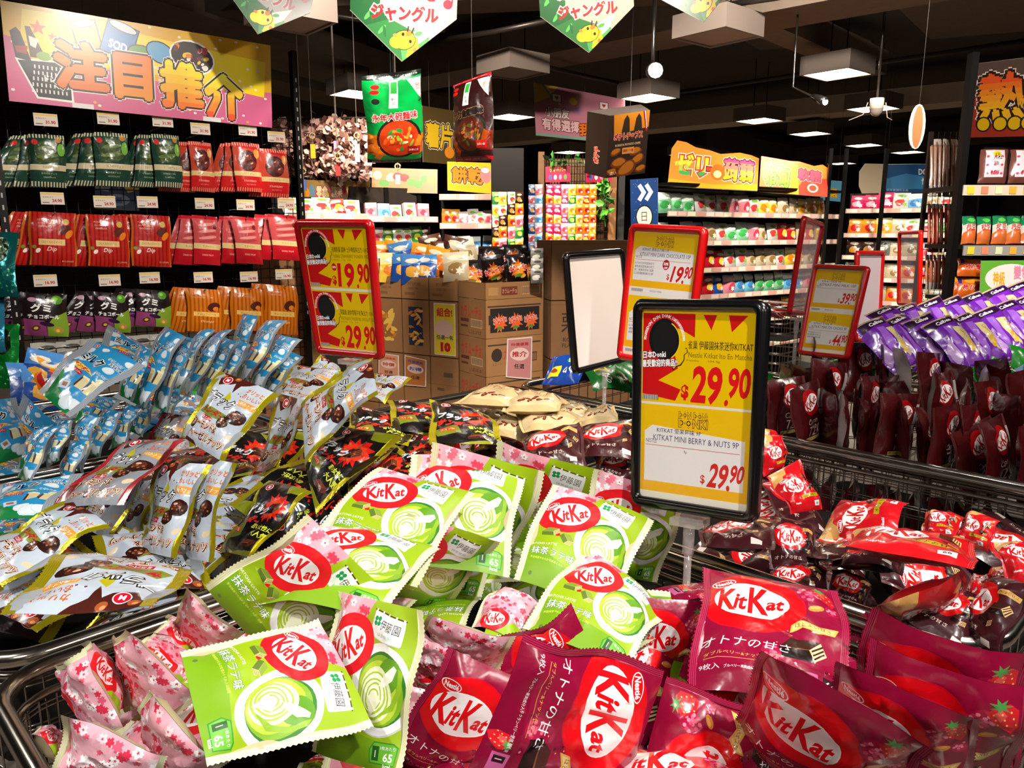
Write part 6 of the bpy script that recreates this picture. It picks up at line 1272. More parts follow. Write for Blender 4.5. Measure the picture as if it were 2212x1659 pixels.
def fill_row(pos, ang, L, z, keys, step, label, group, sc=1, off=.12, t0=.02, t1=.98, seed=0, tilt=-.12, depth_rows=1, cat='snack pack'):
    rn = random.Random(seed); n = int(L * (t1 - t0) / step)
    for r in range(depth_rows):
        for i in range(n):
            k = keys[(i * len(keys)) // n] if rn.random() < .8 else rn.choice(keys)
            put(k, pos(t0 + (t1 - t0) * (i + .5) / n, z + .001, off + r * .08) + rn.uniform(-.008, .008), ang + rn.uniform(-.12, .12), label, cat, group, tilt + rn.uniform(-.08, .04), sc * rn.uniform(.93, 1.06), rn.uniform(-.05, .05))

# jelly shelves on the right
A, B = at(1436, 600, 6.35), at(1800, 600, 7.65)
root, pos, ang, L = shelf_unit(A, B, [.42, .66, .9, 1.13, 1.36, 1.6], 'long jelly and pudding shelf unit receding on the right', ztop=1.82)
m = MB(); dd = np.array([math.cos(ang), math.sin(ang), 0]); m.box(np.array([0, 0, 1.83]) + np.array([-dd[1], dd[0], 0]) * .15, (L, .34, .025), '#151210', 'steel', np.stack([dd, np.array([-dd[1], dd[0], 0]), np.array([0, 0, 1.])], 1)); m.build('top_board', root)
for z, ks, sc, lab in ((1.6, ('mint', 'mint', 'white', 'pink', 'white', 'lemon', 'cream', 'lemon', 'cream'), 1.0, 'top'), (1.36, ('sky', 'teal', 'white', 'mint', 'pink', 'cream', 'red', 'cream', 'lemon'), 1.0, 'second'), (1.13, ('pink', 'red', 'white', 'cream', 'lemon', 'cream'), 1.0, 'third'), (.9, ('blue', 'red', 'blue', 'sky', 'mint', 'sky', 'pink'), 1.0, 'fourth'), (.66, ('pink', 'red', 'orange'), 1.0, 'fifth')):
    fill_row(pos, ang, L, z, ks, .135, 'jelly or pudding pack on the %s shelf of the right-hand jelly aisle' % lab, 'packs on the %s jelly shelf' % lab, sc, seed=int(z * 100), depth_rows=1, t0=.01)
# middle shelves: biscuits, then mixed packs to the left
A, B = at(952, 600, 6.1), at(1070, 600, 6.1)
root, pos, ang, L = shelf_unit(A, B, [.9, 1.14, 1.3, 1.5, 1.72], 'black biscuit shelf below the orange biscuit sign', ztop=1.74)
fill_row(pos, ang, L, 1.5, ('s_orange', 's_pink', 's_white', 's_pink'), .06, 'slim biscuit pack on the pink and white row under the biscuit sign', 'slim packs on the biscuit shelf', seed=5, cat='snack pack')
fill_row(pos, ang, L, 1.3, ('b_orange', 'b_orange', 'b_sky', 'b_sky'), .085, 'biscuit box on the orange and blue row', 'orange and blue boxes on the biscuit shelf', .8, seed=6, cat='snack box')
fill_row(pos, ang, L, 1.14, ('b_cream', 'b_orange', 'b_white'), .1, 'biscuit box on the lowest visible biscuit row', 'boxes on the low biscuit shelf', .8, seed=7, cat='snack box')
A, B = at(800, 600, 5.9), at(948, 600, 6.2)
root, pos, ang, L = shelf_unit(A, B, [.95, 1.15, 1.35, 1.55], 'shelf of mixed sweets left of the biscuit shelf', ztop=1.8)
fill_row(pos, ang, L, 1.55, ('b_pink', 'b_sky', 'b_sky', 'b_white'), .1, 'pastel box on the top of the mixed sweets shelf', 'pastel boxes on the mixed shelf', .8, seed=8, cat='snack box')
fill_row(pos, ang, L, 1.35, ('s_pink', 's_grey', 's_white', 's_green', 's_dark'), .07, 'small pack on the crowded second row of the mixed shelf', 'small packs on the mixed shelf', 1.1, seed=9)
fill_row(pos, ang, L, 1.15, ('s_magenta', 's_red', 's_green', 's_pink'), .07, 'pink or red sachet on the third row of the mixed shelf', 'red sachets on the mixed shelf', 1.1, seed=10)
A, B = at(630, 600, 5.3), at(800, 600, 5.6)
root, pos, ang, L = shelf_unit(A, B, [1.1, 1.34, 1.56], 'low shelf behind the left red-framed sign', ztop=1.7)
fill_row(pos, ang, L, 1.56, ('white', 'white', 'red', 'white'), .11, 'white and green clear bag along the top of the low shelf', 'white bags on the low shelf', .85, seed=11, tilt=-.5)
fill_row(pos, ang, L, 1.34, ('s_pink', 's_magenta', 's_green', 's_red'), .07, 'small pink pack on the second row of the low shelf', 'pink packs on the low shelf', 1.2, seed=12)
# painted boards above it
a = Art(1500, 300, '#8a6a3a', 'poster'); rn = random.Random(2)
for i in range(12): a.ell(60 + i * 125, 150 + rn.uniform(-40, 40), 60, 80, rn.choice(['#a83a4a', '#c87a2a', '#5a7a8a', '#c8a83a', '#b85a5a']), rn.uniform(0, 90), 14, wob=.08, seed=i)
for t, x in (('零食', 500), ('糖果', 800), ('特選', 1150)): a.text(t, x, 150, 170, '#c8b08a', w=230, bold=.04, outline=.06, oc='#7a2a3a')
banner(a, [(640, 440), (800, 438), (800, 393), (640, 388)], 1.0, .28, 6.0, 'faded painted board above the low shelf under the blossoms', 'painted_board', 'sign', ss=.3)
a = Art(600, 300, '#a87a4a', 'poster')
for i in range(9): a.ell(50 + i * 62, 150 + rn.uniform(-60, 60), 46, 50, rn.choice(['#c8481c', '#e0a03a', '#a8281c', '#5a8a3a', '#d8b890']), 0, 12, wob=.08, seed=i)
banner(a, [(803, 415), (945, 418), (945, 366), (803, 362)], .55, .2, 6.3, 'painted board with fruit shapes below the green hanging pack', 'painted_board', 'sign', ss=.3)

# candy wall: wooden posts, wire grid, sachets in columns
c0 = at(1150, 560, 5.5); root = thing('candy_rack', 'wire candy rack with wooden posts covered in bright sachets', 'rack', (c0[0] + .35, c0[1], 0)); off = np.array(root.location)
PL = c0[1]
def cw(px, py, dy=0): p = at_y(px, py, PL + dy); return p
for x0, x1, col, nm in ((1163, 1176, '#6a4a2e', 'wooden_post'), (1318, 1334, '#8a5a30', 'wooden_post'), (1338, 1352, '#16120f', 'black_post')):
    m = MB(); p = cw((x0 + x1) / 2, 380); w = abs(cw(x1, 380)[0] - cw(x0, 380)[0]); m.box(np.array([p[0], PL + .06, 1.0]) - off, (w, .06, 2.0), col, 'card'); m.build(nm, root)
m = MB()
for px in range(1180, 1318, 6): p = cw(px, 400, .04); m.tube([np.array([p[0], p[1], .5]) - off, np.array([p[0], p[1], 1.98]) - off], .0022, '#3a2c22', 'steel', 4)
for z in np.arange(.5, 1.98, .05): m.tube([np.array([cw(1178, 400)[0], PL + .04, z]) - off, np.array([cw(1320, 400)[0], PL + .04, z]) - off], .0022, '#3a2c22', 'steel', 4)
m.build('wire_grid', root)
m = MB(); m.box(np.array([(cw(1178, 400)[0] + cw(1320, 400)[0]) / 2, PL + .12, .98]) - off, (cw(1320, 400)[0] - cw(1178, 400)[0], .02, 1.96), '#6a4a30', 'card'); m.build('back_board', root)
cols = [(1150, 'blue', 'pink'), (1164, 'pink', 'sky'), (1188, 'magenta', 'orange'), (1205, 'magenta', 'lemon'), (1221, 'pink', 'magenta'), (1236, 'lemon', 'green'), (1253, 'orange', 'lemon'), (1268, 'orange', 'red'), (1281, 'lemon', 'orange')]
for ci, (px, k1, k2) in enumerate(cols):
    for r in range(7):
        p = cw(px, 408, -.03); z = 1.80 - r * .066
        put('s_' + (k1 if r % 2 == 0 else k2), (p[0], p[1] + (r % 2) * .004, z - .1), .05, 'small bright sweet sachet hanging on the candy rack, %s column from the left' % ordn[ci], 'sachet', 'sachets on the candy rack', 0, .62)
for ci, px in enumerate((1072, 1086, 1106, 1122)):
    for r in range(6):
        p = at_y(px, 408, 5.3); z = 1.73 - r * .075
        put('s_' + ('green', 'lemon', 'white', 'dark', 'orange', 'pink')[(r + ci) % 6], (p[0], p[1], z - .1), .3, 'mixed small sachet hanging left of the candy rack, %s column' % ordn[ci], 'sachet', 'sachets left of the candy rack', 0, .68)
m = MB(); p = at_y(1096, 400, 5.36); m.box((p[0], 5.38, 1.0), (.22, .04, 2.0), '#1b1714', 'steel'); tag(m.build('display_stand'), 'black hook stand holding the sachets left of the candy rack', 'rack')
for i, (x0, x1) in enumerate(((1178, 1232), (1265, 1322))):
    a = Art(200, 120, '#b01c40', 'poster'); a.text('フィーバー', 100, 90, 26, '#e0d83a', w=130, bold=.04)
    for j in range(4): a.ell(40 + j * 40, 36, 13, 20, ('#3a5a9a', '#d8c8b8', '#c87a9a', '#5a8a4a')[j], 0, 10)
    q = [cw(x0, 394, -.01), cw(x1, 392, -.01), cw(x1, 357, -.01), cw(x0, 360, -.01)]; o0 = np.array(q).mean(0); o = panel(a, [p - o0 for p in q], 'header_card', None, .004); o.location = o0; tag(o, 'pink header card with yellow lettering, %s on the candy rack' % ('left' if i == 0 else 'right'), 'card')
def leaves(name, pts, n, sp, size, label, cat, cols, seed=1, kind=None):
    rn = random.Random(seed); m = MB(); o0 = np.array(pts[-1])
    for i in range(n):
        t = rn.uniform(0, len(pts) - 1.001); k = int(t); c = pts[k] + (pts[k + 1] - pts[k]) * (t - k) + np.array([rn.gauss(0, sp), rn.gauss(0, sp * .6), rn.gauss(0, sp)]); s = size * rn.uniform(.6, 1.2)
        u = np.array([rn.gauss(0, 1) for _ in range(3)]); u /= np.linalg.norm(u); v = np.cross(u, [rn.gauss(0, 1) for _ in range(3)]); v /= np.linalg.norm(v); w = np.cross(u, v)
        P = [c - u * s, c + v * s * .5 + w * s * .15, c + u * s, c - v * s * .5 + w * s * .15]; m.add([p - o0 for p in P], [(0, 1, 2), (0, 2, 3)], rn.choice(cols), 'satin')
    m.tube([p - o0 for p in pts], .004, cols[0], 'satin', 5); o = m.build(name); o.location = o0; return tag(o, label, cat, None, kind)
leaves('leaf_garland', [cw(1312, 380, -.06), cw(1300, 420, -.06), cw(1308, 490, -.06)], 30, .022, .045, 'green artificial leaf garland climbing the right post of the candy rack', 'garland', ['#2c6a1c', '#4a9a2a', '#63b83a'], 4, 'stuff')
leaves('leaf_garland', [cw(1185, 345, -.04), cw(1225, 352, -.04), cw(1320, 350, -.04)], 26, .02, .04, 'green artificial leaves over the header cards of the candy rack', 'garland', ['#1c4a18', '#2c6a1c', '#3f8a2c'], 5, 'stuff')
# cherry blossom decoration with hanging charms
rn = random.Random(77)
def blossoms(px0, px1, py0, py1, dep, n, seed, label, col=('#a87868', '#c89888', '#e0b8a8', '#8a5a4c', '#f0d0c0')):
    rn = random.Random(seed); m = MB(); o0 = at((px0 + px1) / 2, py1, dep); cl = [(rn.uniform(px0, px1), rn.uniform(py0, py1), rn.uniform(-.3, .3)) for _ in range(max(6, n // 26))]
    for i in range(n):
        x, y, d = rn.choice(cl); c = at(x + rn.gauss(0, 8), y + rn.gauss(0, 8), dep + d + rn.gauss(0, .05)) - o0; s = rn.uniform(.016, .03); u = np.array([rn.gauss(0, 1) for _ in range(3)]); u /= np.linalg.norm(u); v = np.cross(u, [rn.gauss(0, 1) for _ in range(3)]); v /= np.linalg.norm(v)
        m.add([c + u * s * math.cos(t) + v * s * math.sin(t) for t in np.linspace(0, 6.28, 6)[:5]], [(0, 1, 2, 3, 4)], rn.choice(col), 'paper')
    for i in range(9):
        x = px0 + (px1 - px0) * (i + .5) / 9; m.tube([at(x, py0 - 14, dep) - o0, at(x + rn.uniform(-10, 10), (py0 + py1) / 2, dep) - o0, at(x + rn.uniform(-20, 20), py1, dep) - o0], .004, '#3a2a20', 'paper', 4)
    m.tube([at(px0, py0 - 14, dep) - o0, at(px1, py0 - 14, dep) - o0], .006, '#3a2a20', 'paper', 5)
    o = m.build('cherry_blossom_garland'); o.location = o0; return tag(o, label, 'garland', None, 'stuff')
blossoms(600, 700, 268, 375, 6.2, 2200, 1, 'artificial pink cherry blossom hanging right of the large banner')
blossoms(700, 790, 268, 385, 6.0, 1500, 2, 'artificial pink cherry blossom left of the green hanging pack')
for i, (x, y0, y1, c, lab) in enumerate(((677, 312, 342, '#c8b01c', 'yellow paper tag hanging among the blossoms'), (727, 305, 332, '#c08aa0', 'pink paper tag hanging from the brightest blossoms'), (773, 312, 350, '#d0a8a0', 'pale pink strip hanging left of the green pack'), (657, 388, 412, '#4a5a9a', 'small blue tag hanging below the blossoms'), (731, 355, 380, '#a81c1c', 'red charm hanging low in the blossoms'), (860, 378, 398, '#c8b8a8', 'white strip hanging below the green pack'))):
    q0, q1 = at(x, y1, 5.7), at(x, y0, 5.7); h = q1[2] - q0[2]; r = thing('hanging_tag', lab, 'hanging charm', tuple(q0)); m = MB(); m.box((0, 0, h / 2), (.035, .012, h), c, 'paper'); m.build('paper_strip', r); m = MB(); m.tube([(0, 0, h), (0, 0, ZC - q0[2] - .01)], .002, '#b8a89a', 'steel', 4); m.tube([(.02 * math.cos(t), 0, h + .06 + .02 * math.sin(t)) for t in np.linspace(0, 6, 9)], .006, '#b09a70', 'plastic', 5); m.build('cord', r)

# ------------------------------------------------------------------ cartons
def carton_face(W, H, words=(), lines=True, seed=0, col='#8a6038'):
    a = Art(W, H, col, 'card', grid=(2, 2)); a.rect(W * .0, H * .93, W, H * .015, '#6e4a28')
    for t, x, y, h, w, c in words: a.text(t, W * x, H * y, H * h, c, w=W * w, bold=.02)
    return a
def carton(LLp, dirx, w, d, h, label, art=None, side=None, name='carton', group=None, open_=False, cut_side=None, col='#8a6038', parent=None):
    """LLp = lower left corner of the front face, dirx = unit vector along the front"""
    x = np.array([dirx[0], dirx[1], 0.]); x /= np.linalg.norm(x); y = np.array([-x[1], x[0], 0]); z = np.array([0, 0, 1.]); P = np.array(LLp, float)
    root = thing(name, label, 'carton', tuple(P), group); o = np.zeros(3)
    panel(art or carton_face(w * 1000, h * 1000, col=col), [o, x * w, x * w + z * h, z * h], 'front_face', root, .004)
    sd = side or carton_face(d * 1000, h * 1000, col=col)
    panel(sd, [y * d, o, z * h, y * d + z * h], 'side_face', root, .004)
    m = MB(); m.add([x * w, x * w + y * d, x * w + y * d + z * h, x * w + z * h, y * d, y * d + z * h, o + z * .002, x * w + z * .002], [(0, 1, 2, 3), (1, 4, 5, 2), (4, 1, 7, 6)], col, 'card'); m.build('body', root)
    if not open_:
        m = MB(); m.add([z * h, x * w + z * h, x * w + y * d + z * h, y * d + z * h], [(0, 1, 2, 3)], col, 'card'); m.box(x * w / 2 + y * d / 2 + z * (h + .0006), (w, .05, .0012), '#a87c4a', 'poster', np.stack([x, y, z], 1)); m.build('lid', root)
    return root, x, y
th = math.radians(35); dx = np.array([math.cos(th), math.sin(th)]); C = at(1048, 648, 3.9)
def chilli_face(win=False):
    a = Art(370, 200, '#94683c', 'card', grid=(2, 2))
    if win:
        a.rect(14, 160, 340, 8, '#3a2a1c'); a.rect(30, 28, 314, 126, '#140f0c')
        for i in range(3): a.star(90 + i * 100, 78, 46, '#d8581c', 12, .6, 10, 1.1, seed=i); a.text('カラムーチョ', 90 + i * 98, 92, 30, '#c81c1c', w=84, bold=.04, outline=.06, oc='#e8d0c0', rot=8); a.ell(90 + i * 100, 50, 18, 9, '#4a7a2c', 0, 10)
        a.rect(20, 70, 26, 50, '#241c14')
    else:
        a.rect(14, 160, 340, 8, '#3a2a1c'); a.ell(70, 110, 34, 36, '#2a1e14', 0, 14); a.text('スコーン', 70, 62, 14, '#2a1e14', w=60); a.rect(250, 60, 80, 50, '#4a3220'); a.text('カラ', 150, 110, 60, '#a8402a', w=80, bold=.03)
        for i in range(12): a.rect(256 + i * 6, 66, 3, 36, '#94683c')
    return a
def chilli_side(): 
    a = Art(260, 200, '#8e6238', 'card', grid=(2, 2)); a.text('カラムーチョ', 120, 130, 66, '#b03a1c', w=200, bold=.04); a.rect(20, 74, 80, 18, '#5a2418'); a.rect(120, 50, 110, 44, '#c8a070')
    for i in range(14): a.rect(124 + i * 7.4, 54, 4, 36, '#3a281a')
    a.text('しぱぱぱ', 160, 24, 20, '#3a281a', w=120); a.rect(20, 46, 70, 12, '#5a2418'); return a
for i, (dz, win) in enumerate(((0, None), (-.2, True), (-.4, False), (-.6, False), (-.8, True), (-1.0, False))):
    P = C + [0, 0, dz]
    if i == 0: P = C
    h = .085 if i == 0 else .198
    if P[2] < 0: continue
    if i == 0:
        a = Art(370, 85, '#94683c', 'card', grid=(1, 1)); a.rect(20, 20, 60, 40, '#a87c4a'); a.rect(100, 18, 100, 44, '#6a2a1c'); a.text('カラムーチョ', 150, 40, 24, '#d8a878', w=90); a.rect(230, 18, 120, 44, '#b88a58'); [a.rect(234 + j * 8, 22, 4, 36, '#4a3220') for j in range(14)]
        carton(P, dx, .37, .26, h, 'open display carton on top of the chilli crisp stack', a, None, 'display_carton', 'chilli crisp cartons', True, col='#94683c')
    else: carton(P, dx, .37, .26, h, 'brown chilli crisp carton, %s below the open one in the corner stack' % ordn[i - 1], chilli_face(win), chilli_side(), 'carton', 'chilli crisp cartons', col='#94683c')
def chips_art():
    a = Art(150, 200, '#140e0e', 'film', grid=(6, 8)); a.star(76, 96, 60, '#d85a14', 14, .68, 10, 1.05, seed=4); a.star(76, 96, 44, '#f0902a', 12, .7, 10, 1.05, seed=5); a.text('カラムーチョ', 74, 106, 40, '#d81c18', w=128, bold=.05, outline=.06, oc='#f0e4d8', rot=6); a.ell(70, 54, 30, 12, '#5a8a2c', 0, 12); a.ell(104, 46, 22, 12, '#e0a03a', 20, 12); a.rect(0, 184, 150, 16, '#2a2220'); a.sealw = 0; return a
CH = chips_art()
for i, (q, lab) in enumerate((([(1048, 620), (1093, 604), (1086, 548), (1035, 556)], 'black chilli crisp bag with red lettering, left front of the open carton'), ([(1098, 615), (1143, 608), (1136, 548), (1092, 550)], 'black chilli crisp bag with red lettering, right front of the open carton'))):
    P, e, k = solve(q, .15, .2, depth=4.0 + i * .08, sz=.05, ss=.4); bag(CH, P, 'crisp_bag', lab, 'snack bag', 'black chilli crisp bags', T=.05, wr=.006)
heap2 = [(1020, 590, 4.15), (1060, 560, 4.2), (1110, 556, 4.25), (1150, 570, 4.25), (1140, 585, 4.15)]
for i, (x, y, d) in enumerate(heap2):
    c = at(x, y, d); P = [c + np.array(v) for v in ((-.07, 0, -.09), (.07, .02, -.09), (.07, .05, .07), (-.07, .03, .07))]; bag(CH, P, 'crisp_bag', 'black chilli crisp bag packed behind the two front ones', 'snack bag', 'rear black chilli crisp bags', T=.05, wr=.008)
# grey backs of packs on the right of it
for i in range(3):
    c = at(1160, 543 + i * 22, 3.98); put('grey', tuple(c - [0, 0, .06]), .3, 'grey-white clear pack strung beside the chilli crisp carton', 'snack pack', 'grey packs beside the chilli cartons', 0, .45)
# long wall of snack cartons to the left
E0, E1 = at(989, 651, 4.12), at(811, 641, 4.42); wl = np.linalg.norm((E1 - E0)[:2]); dl = (E0 - E1)[:2] / wl
zt = E0[2]
def snack_front(kind):
    a = Art(250, 310, '#8a6038', 'card', grid=(2, 2))
    if kind == 'window':
        a.rect(60, 50, 130, 220, '#1c2240'); rn = random.Random(5)
        for i in range(26): a.ell(60 + rn.uniform(14, 116), 50 + rn.uniform(10, 210), 30, 9, rn.choice(['#c8842c', '#a86a1c', '#e0a84a', '#1c2240']), rn.uniform(-40, 40), 8)
        a.text('Calbee', 90, 290, 16, '#b84a2a', w=50)
    elif kind == 'window2':
        rn = random.Random(6)
        for i in range(30): a.ell(120 + rn.uniform(-50, 60), 150 + rn.uniform(-90, 90), 34, 12, rn.choice(['#b8701c', '#e0a03a', '#8a5a1c', '#d8b04a']), rn.uniform(-40, 60), 8)
        a.text('Calbee', 90, 276, 16, '#b84a2a', w=50)
    elif kind == 'poster':
        a.rect(40, 10, 190, 290, '#d8d0b8'); a.rect(46, 16, 178, 278, '#d8c01c'); a.text('組合!', 135, 250, 50, '#c02a20', w=140, bold=.05); a.ell(130, 160, 80, 50, '#d8b0a0', 0, 16); a.text('任選一包', 135, 110, 26, '#2a2a2a', w=150, bold=.03); a.text('10', 140, 56, 56, '#b0141c', w=90, bold=.08)
    else: a.rect(120, 200, 80, 26, '#5e3e22'); a.rect(60, 120, 60, 16, '#5e3e22'); a.text('Calbee', 80, 270, 18, '#a8482a', w=60, bold=.02); a.rect(0, 154, 250, 2, '#6e4a28')
    return a
step = wl / 3
for col in range(-1, 3):
    for row in range(4):
        z = zt - .31 * (row + 1); P = np.array([E1[0] + dl[0] * step * col, E1[1] + dl[1] * step * col, max(z, .001)])
        kinds = {(0, 0): 'window2', (1, 0): 'window', (2, 0): 'poster'}; k = kinds.get((col, row), 'plain')
        carton(P, dl, step * .985, .3, .305 if z > 0 else zt - .31 * row - .005, 'brown snack carton in the long stack, %s column from its left, %s row' % (ordn[col + 2], ordn[row]), snack_front(k), None, 'carton', 'brown snack cartons in the long stack')
    # open trays on top
    a = Art(250, 95, '#94683c', 'card', grid=(1, 1)); a.text('SPICY FLAVOURED', 120, 66, 13, '#4a3220', w=120); a.text('CALBEE CORN', 110, 46, 11, '#4a3220', w=90); a.rect(30, 16, 90, 12, '#7a5430')
    P = np.array([E1[0] + dl[0] * step * col, E1[1] + dl[1] * step * col, zt]); carton(P, dl, step * .985, .3, .12, 'open snack tray on the long stack, %s from its left' % ordn[col + 2], a, None, 'display_tray', 'open trays on the long stack', True, col='#94683c')
for i, (x, y, d, key, lab, g) in enumerate(((826, 585, 4.4, 'lemon', 'a', 1), (846, 590, 4.36, 'lemon', 'a', 1), (822, 560, 4.5, 'orange', 'b', 1), (870, 588, 4.3, 'blue', 'c', 2), (893, 592, 4.27, 'blue', 'c', 2), (915, 590, 4.25, 'blue', 'c', 2), (905, 565, 4.4, 'orange', 'c', 2), (875, 562, 4.45, 'blue', 'c', 2), (930, 572, 4.3, 'orange', 'c', 2), (850, 560, 4.5, 'orange', 'b', 1), (955, 560, 4.5, 'dark', 'd', 3), (975, 550, 4.5, 'dark', 'd', 3), (940, 545, 4.6, 'dark', 'd', 3), (995, 548, 4.55, 'cream', 'd', 3), (1010, 556, 4.5, 'cream', 'd', 3), (985, 585, 4.1, 'cream', 'e', 4))):
    c = at(x, y, d); put(key, tuple(c - [0, 0, .055]), rnd.uniform(-.4, .4), {'a': 'golden yellow snack bag standing in the left open tray', 'b': 'orange snack bag behind the golden yellow ones', 'c': 'blue and orange corn snack bag in the middle tray', 'd': 'brown snack bag heaped behind the trays', 'e': 'white and gold bag leaning in the right open tray'}[lab], 'snack bag', {1: 'yellow bags in the left tray', 2: 'blue and orange bags in the middle tray', 3: 'brown bags behind the trays', 4: None}[g], rnd.uniform(-.3, 0), .95, rnd.uniform(-.25, .25))
# cartons seen below the pouch rack and left red sign
for i in range(4):
    P = at(556, 600, 4.4); P[2] = 1.34 - .34 * (i + 1)
    a = carton_face(420, 330, [('スコーン', .55, .7, .16, .6, '#4a3220'), ('和風バーベキュー', .55, .45, .07, .5, '#6a3a2a')]); carton(P, (.92, .38), .36, .3, .335, 'brown corn snack carton between the pouch rack and left red sign, %s from the top' % ordn[i], a, None, 'carton', 'cartons between the rack and the left sign')
# roasted chestnut cartons
for i in range(4):
    P = at(1190, 620, 4.05); P[2] = 1.41 - .315 * (i + 1)
    a = carton_face(420, 310, [('栗', .22, .62, .34, .18, '#2c2016'), ('ROASTED NUT', .4, .33, .07, .5, '#3a2a1c'), ('FLAVOURED', .34, .23, .07, .4, '#3a2a1c')] if i == 1 else [('丸', .3, .74, .14, .12, '#a83a2a')], col='#7a5432')
    carton(P, (.97, .22), .46, .3, .31, 'darker brown carton behind the blank sign, %s from the top' % ordn[i], a, None, 'carton', 'darker cartons behind the blank sign', col='#7a5432')
# posters taped to the cartons
def poster(px, dep, W, H, label, bg, big, c1, sm='特價優惠'):
    a = Art(W * 1000, H * 1000, '#d8c8c0', 'poster', grid=(1, 1)); w, h = W * 1000, H * 1000; a.rect(w * .04, h * .03, w * .92, h * .94, bg); a.ell(w * .5, h * .6, w * .38, h * .16, '#d8b8b0', 0, 18); a.text(big, w * .5, h * .6, h * .14, c1, w=w * .6, bold=.04); a.text(sm, w * .5, h * .84, h * .08, c1, w=w * .7, bold=.03); a.text('任選', w * .5, h * .3, h * .12, '#2a2220', w=w * .4, bold=.03)
    q = [at_plane(x, y, np.array(PLN[0]) + np.array(PLN[1]) * .006, PLN[1]) for x, y in px]; o0 = np.mean(q, 0); o0[2] = min(p[2] for p in q); o = panel(a, [p - o0 for p in q], 'poster', None, .003); o.location = o0; tag(o, label, 'poster')
PLN = (C, (math.sin(th), -math.cos(th), 0))
poster([(1093, 815), (1148, 820), (1150, 727), (1096, 732)], 3.75, .15, .24, 'pink poster taped low on the chilli crisp cartons', '#b87a78', '推介', '#a02a30')
PLN = (E0, (dl[1], -dl[0], 0))
poster([(817, 818), (862, 822), (861, 768), (818, 762)], 4.1, .14, .2, 'pale orange poster under the long stack, left', '#c88a68', '特價', '#b04a30')
poster([(874, 832), (920, 836), (921, 778), (874, 767)], 4.0, .14, .2, 'orange and blue poster under the long stack, middle', '#b06a38', 'お得', '#3a4a8a')

# ------------------------------------------------------------------ pouch rack at the left
LLb, LRb, URb, ULb = BQ; dR = (LRb - LLb); dR[2] = 0; dR /= np.linalg.norm(dR); nR = np.array([dR[1], -dR[0], 0]); P0 = LLb - nR * .28
def rk(px, py, off): return at_plane(px, py, P0 + nR * off, nR)
rack = thing('pouch_rack', 'black wire grid rack at the left hung with pouches', 'rack', (float(P0[0]), float(P0[1]), 0)); ro = np.array(rack.location)
xa, xb = np.dot(rk(14, 500, 0) - ro, dR), np.dot(rk(652, 500, 0) - ro, dR)
m = MB()
for x in np.arange(xa, xb, .05): m.tube([dR * x + [0, 0, .5], dR * x + [0, 0, 2.05]], .0022, '#171412', 'steel', 4)
for z in np.arange(.5, 2.08, .05): m.tube([dR * xa + [0, 0, z], dR * xb + [0, 0, z]], .0022, '#171412', 'steel', 4)
m.build('wire_grid', rack)
for x in (xa - .02, xb): 
    m = MB(); m.box(dR * x + nR * .28 * (x < xa) + [0, 0, 1.2], (.03, .05, 2.4), '#15120f', 'steel', np.stack([dR, -nR, np.array([0, 0, 1.])], 1))
    for k in range(26): m.box(dR * x + nR * (.28 * (x < xa) + .026) + [0, 0, 1.0 + k * .05], (.006, .002, .02), '#a8a49c', 'paper', np.stack([dR, -nR, np.array([0, 0, 1.])], 1))
    m.build('upright_post', rack)
PA = {k: art_pouch(k) for k in ('avocado', 'ruby', 'dip', 'berrypouch', 'gummy', 'orange')}
NM = {'avocado': 'dark green dried fruit pouch', 'ruby': 'red chocolate pouch with pale stripes', 'dip': 'wide red striped pouch with gold side edges', 'berrypouch': 'plain red pouch with cream band', 'gummy': 'black and green gummy chocolate pouch', 'orange': 'orange striped pouch'}
# kind, left x, right x, top y, bottom y, lean, pieces on the hook
PEG = [('avocado', 62, 140, 288, 402, 6, 4), ('avocado', 198, 272, 284, 400, 5, 4), ('avocado', 322, 382, 288, 402, 10, 3), ('ruby', 408, 458, 304, 412, 8, 3), ('ruby', 505, 564, 306, 412, 12, 3), ('ruby', 566, 626, 320, 424, 6, 2),
       ('dip', 64, 166, 456, 572, 2, 4), ('dip', 182, 272, 462, 574, 6, 3), ('dip', 276, 362, 462, 574, 4, 3), ('berrypouch', 414, 470, 464, 570, 6, 3), ('berrypouch', 502, 558, 466, 568, 16, 3), ('berrypouch', 586, 648, 462, 560, 12, 3),
       ('gummy', 52, 148, 632, 724, 4, 3), ('gummy', 200, 276, 630, 716, 5, 3), ('gummy', 286, 362, 624, 704, 4, 3), ('orange', 400, 478, 622, 716, 4, 3), ('orange', 500, 574, 620, 712, 2, 3), ('orange', 576, 648, 614, 720, 3, 3)]
colnm = ['first', 'second', 'third', 'fourth', 'fifth', 'sixth']
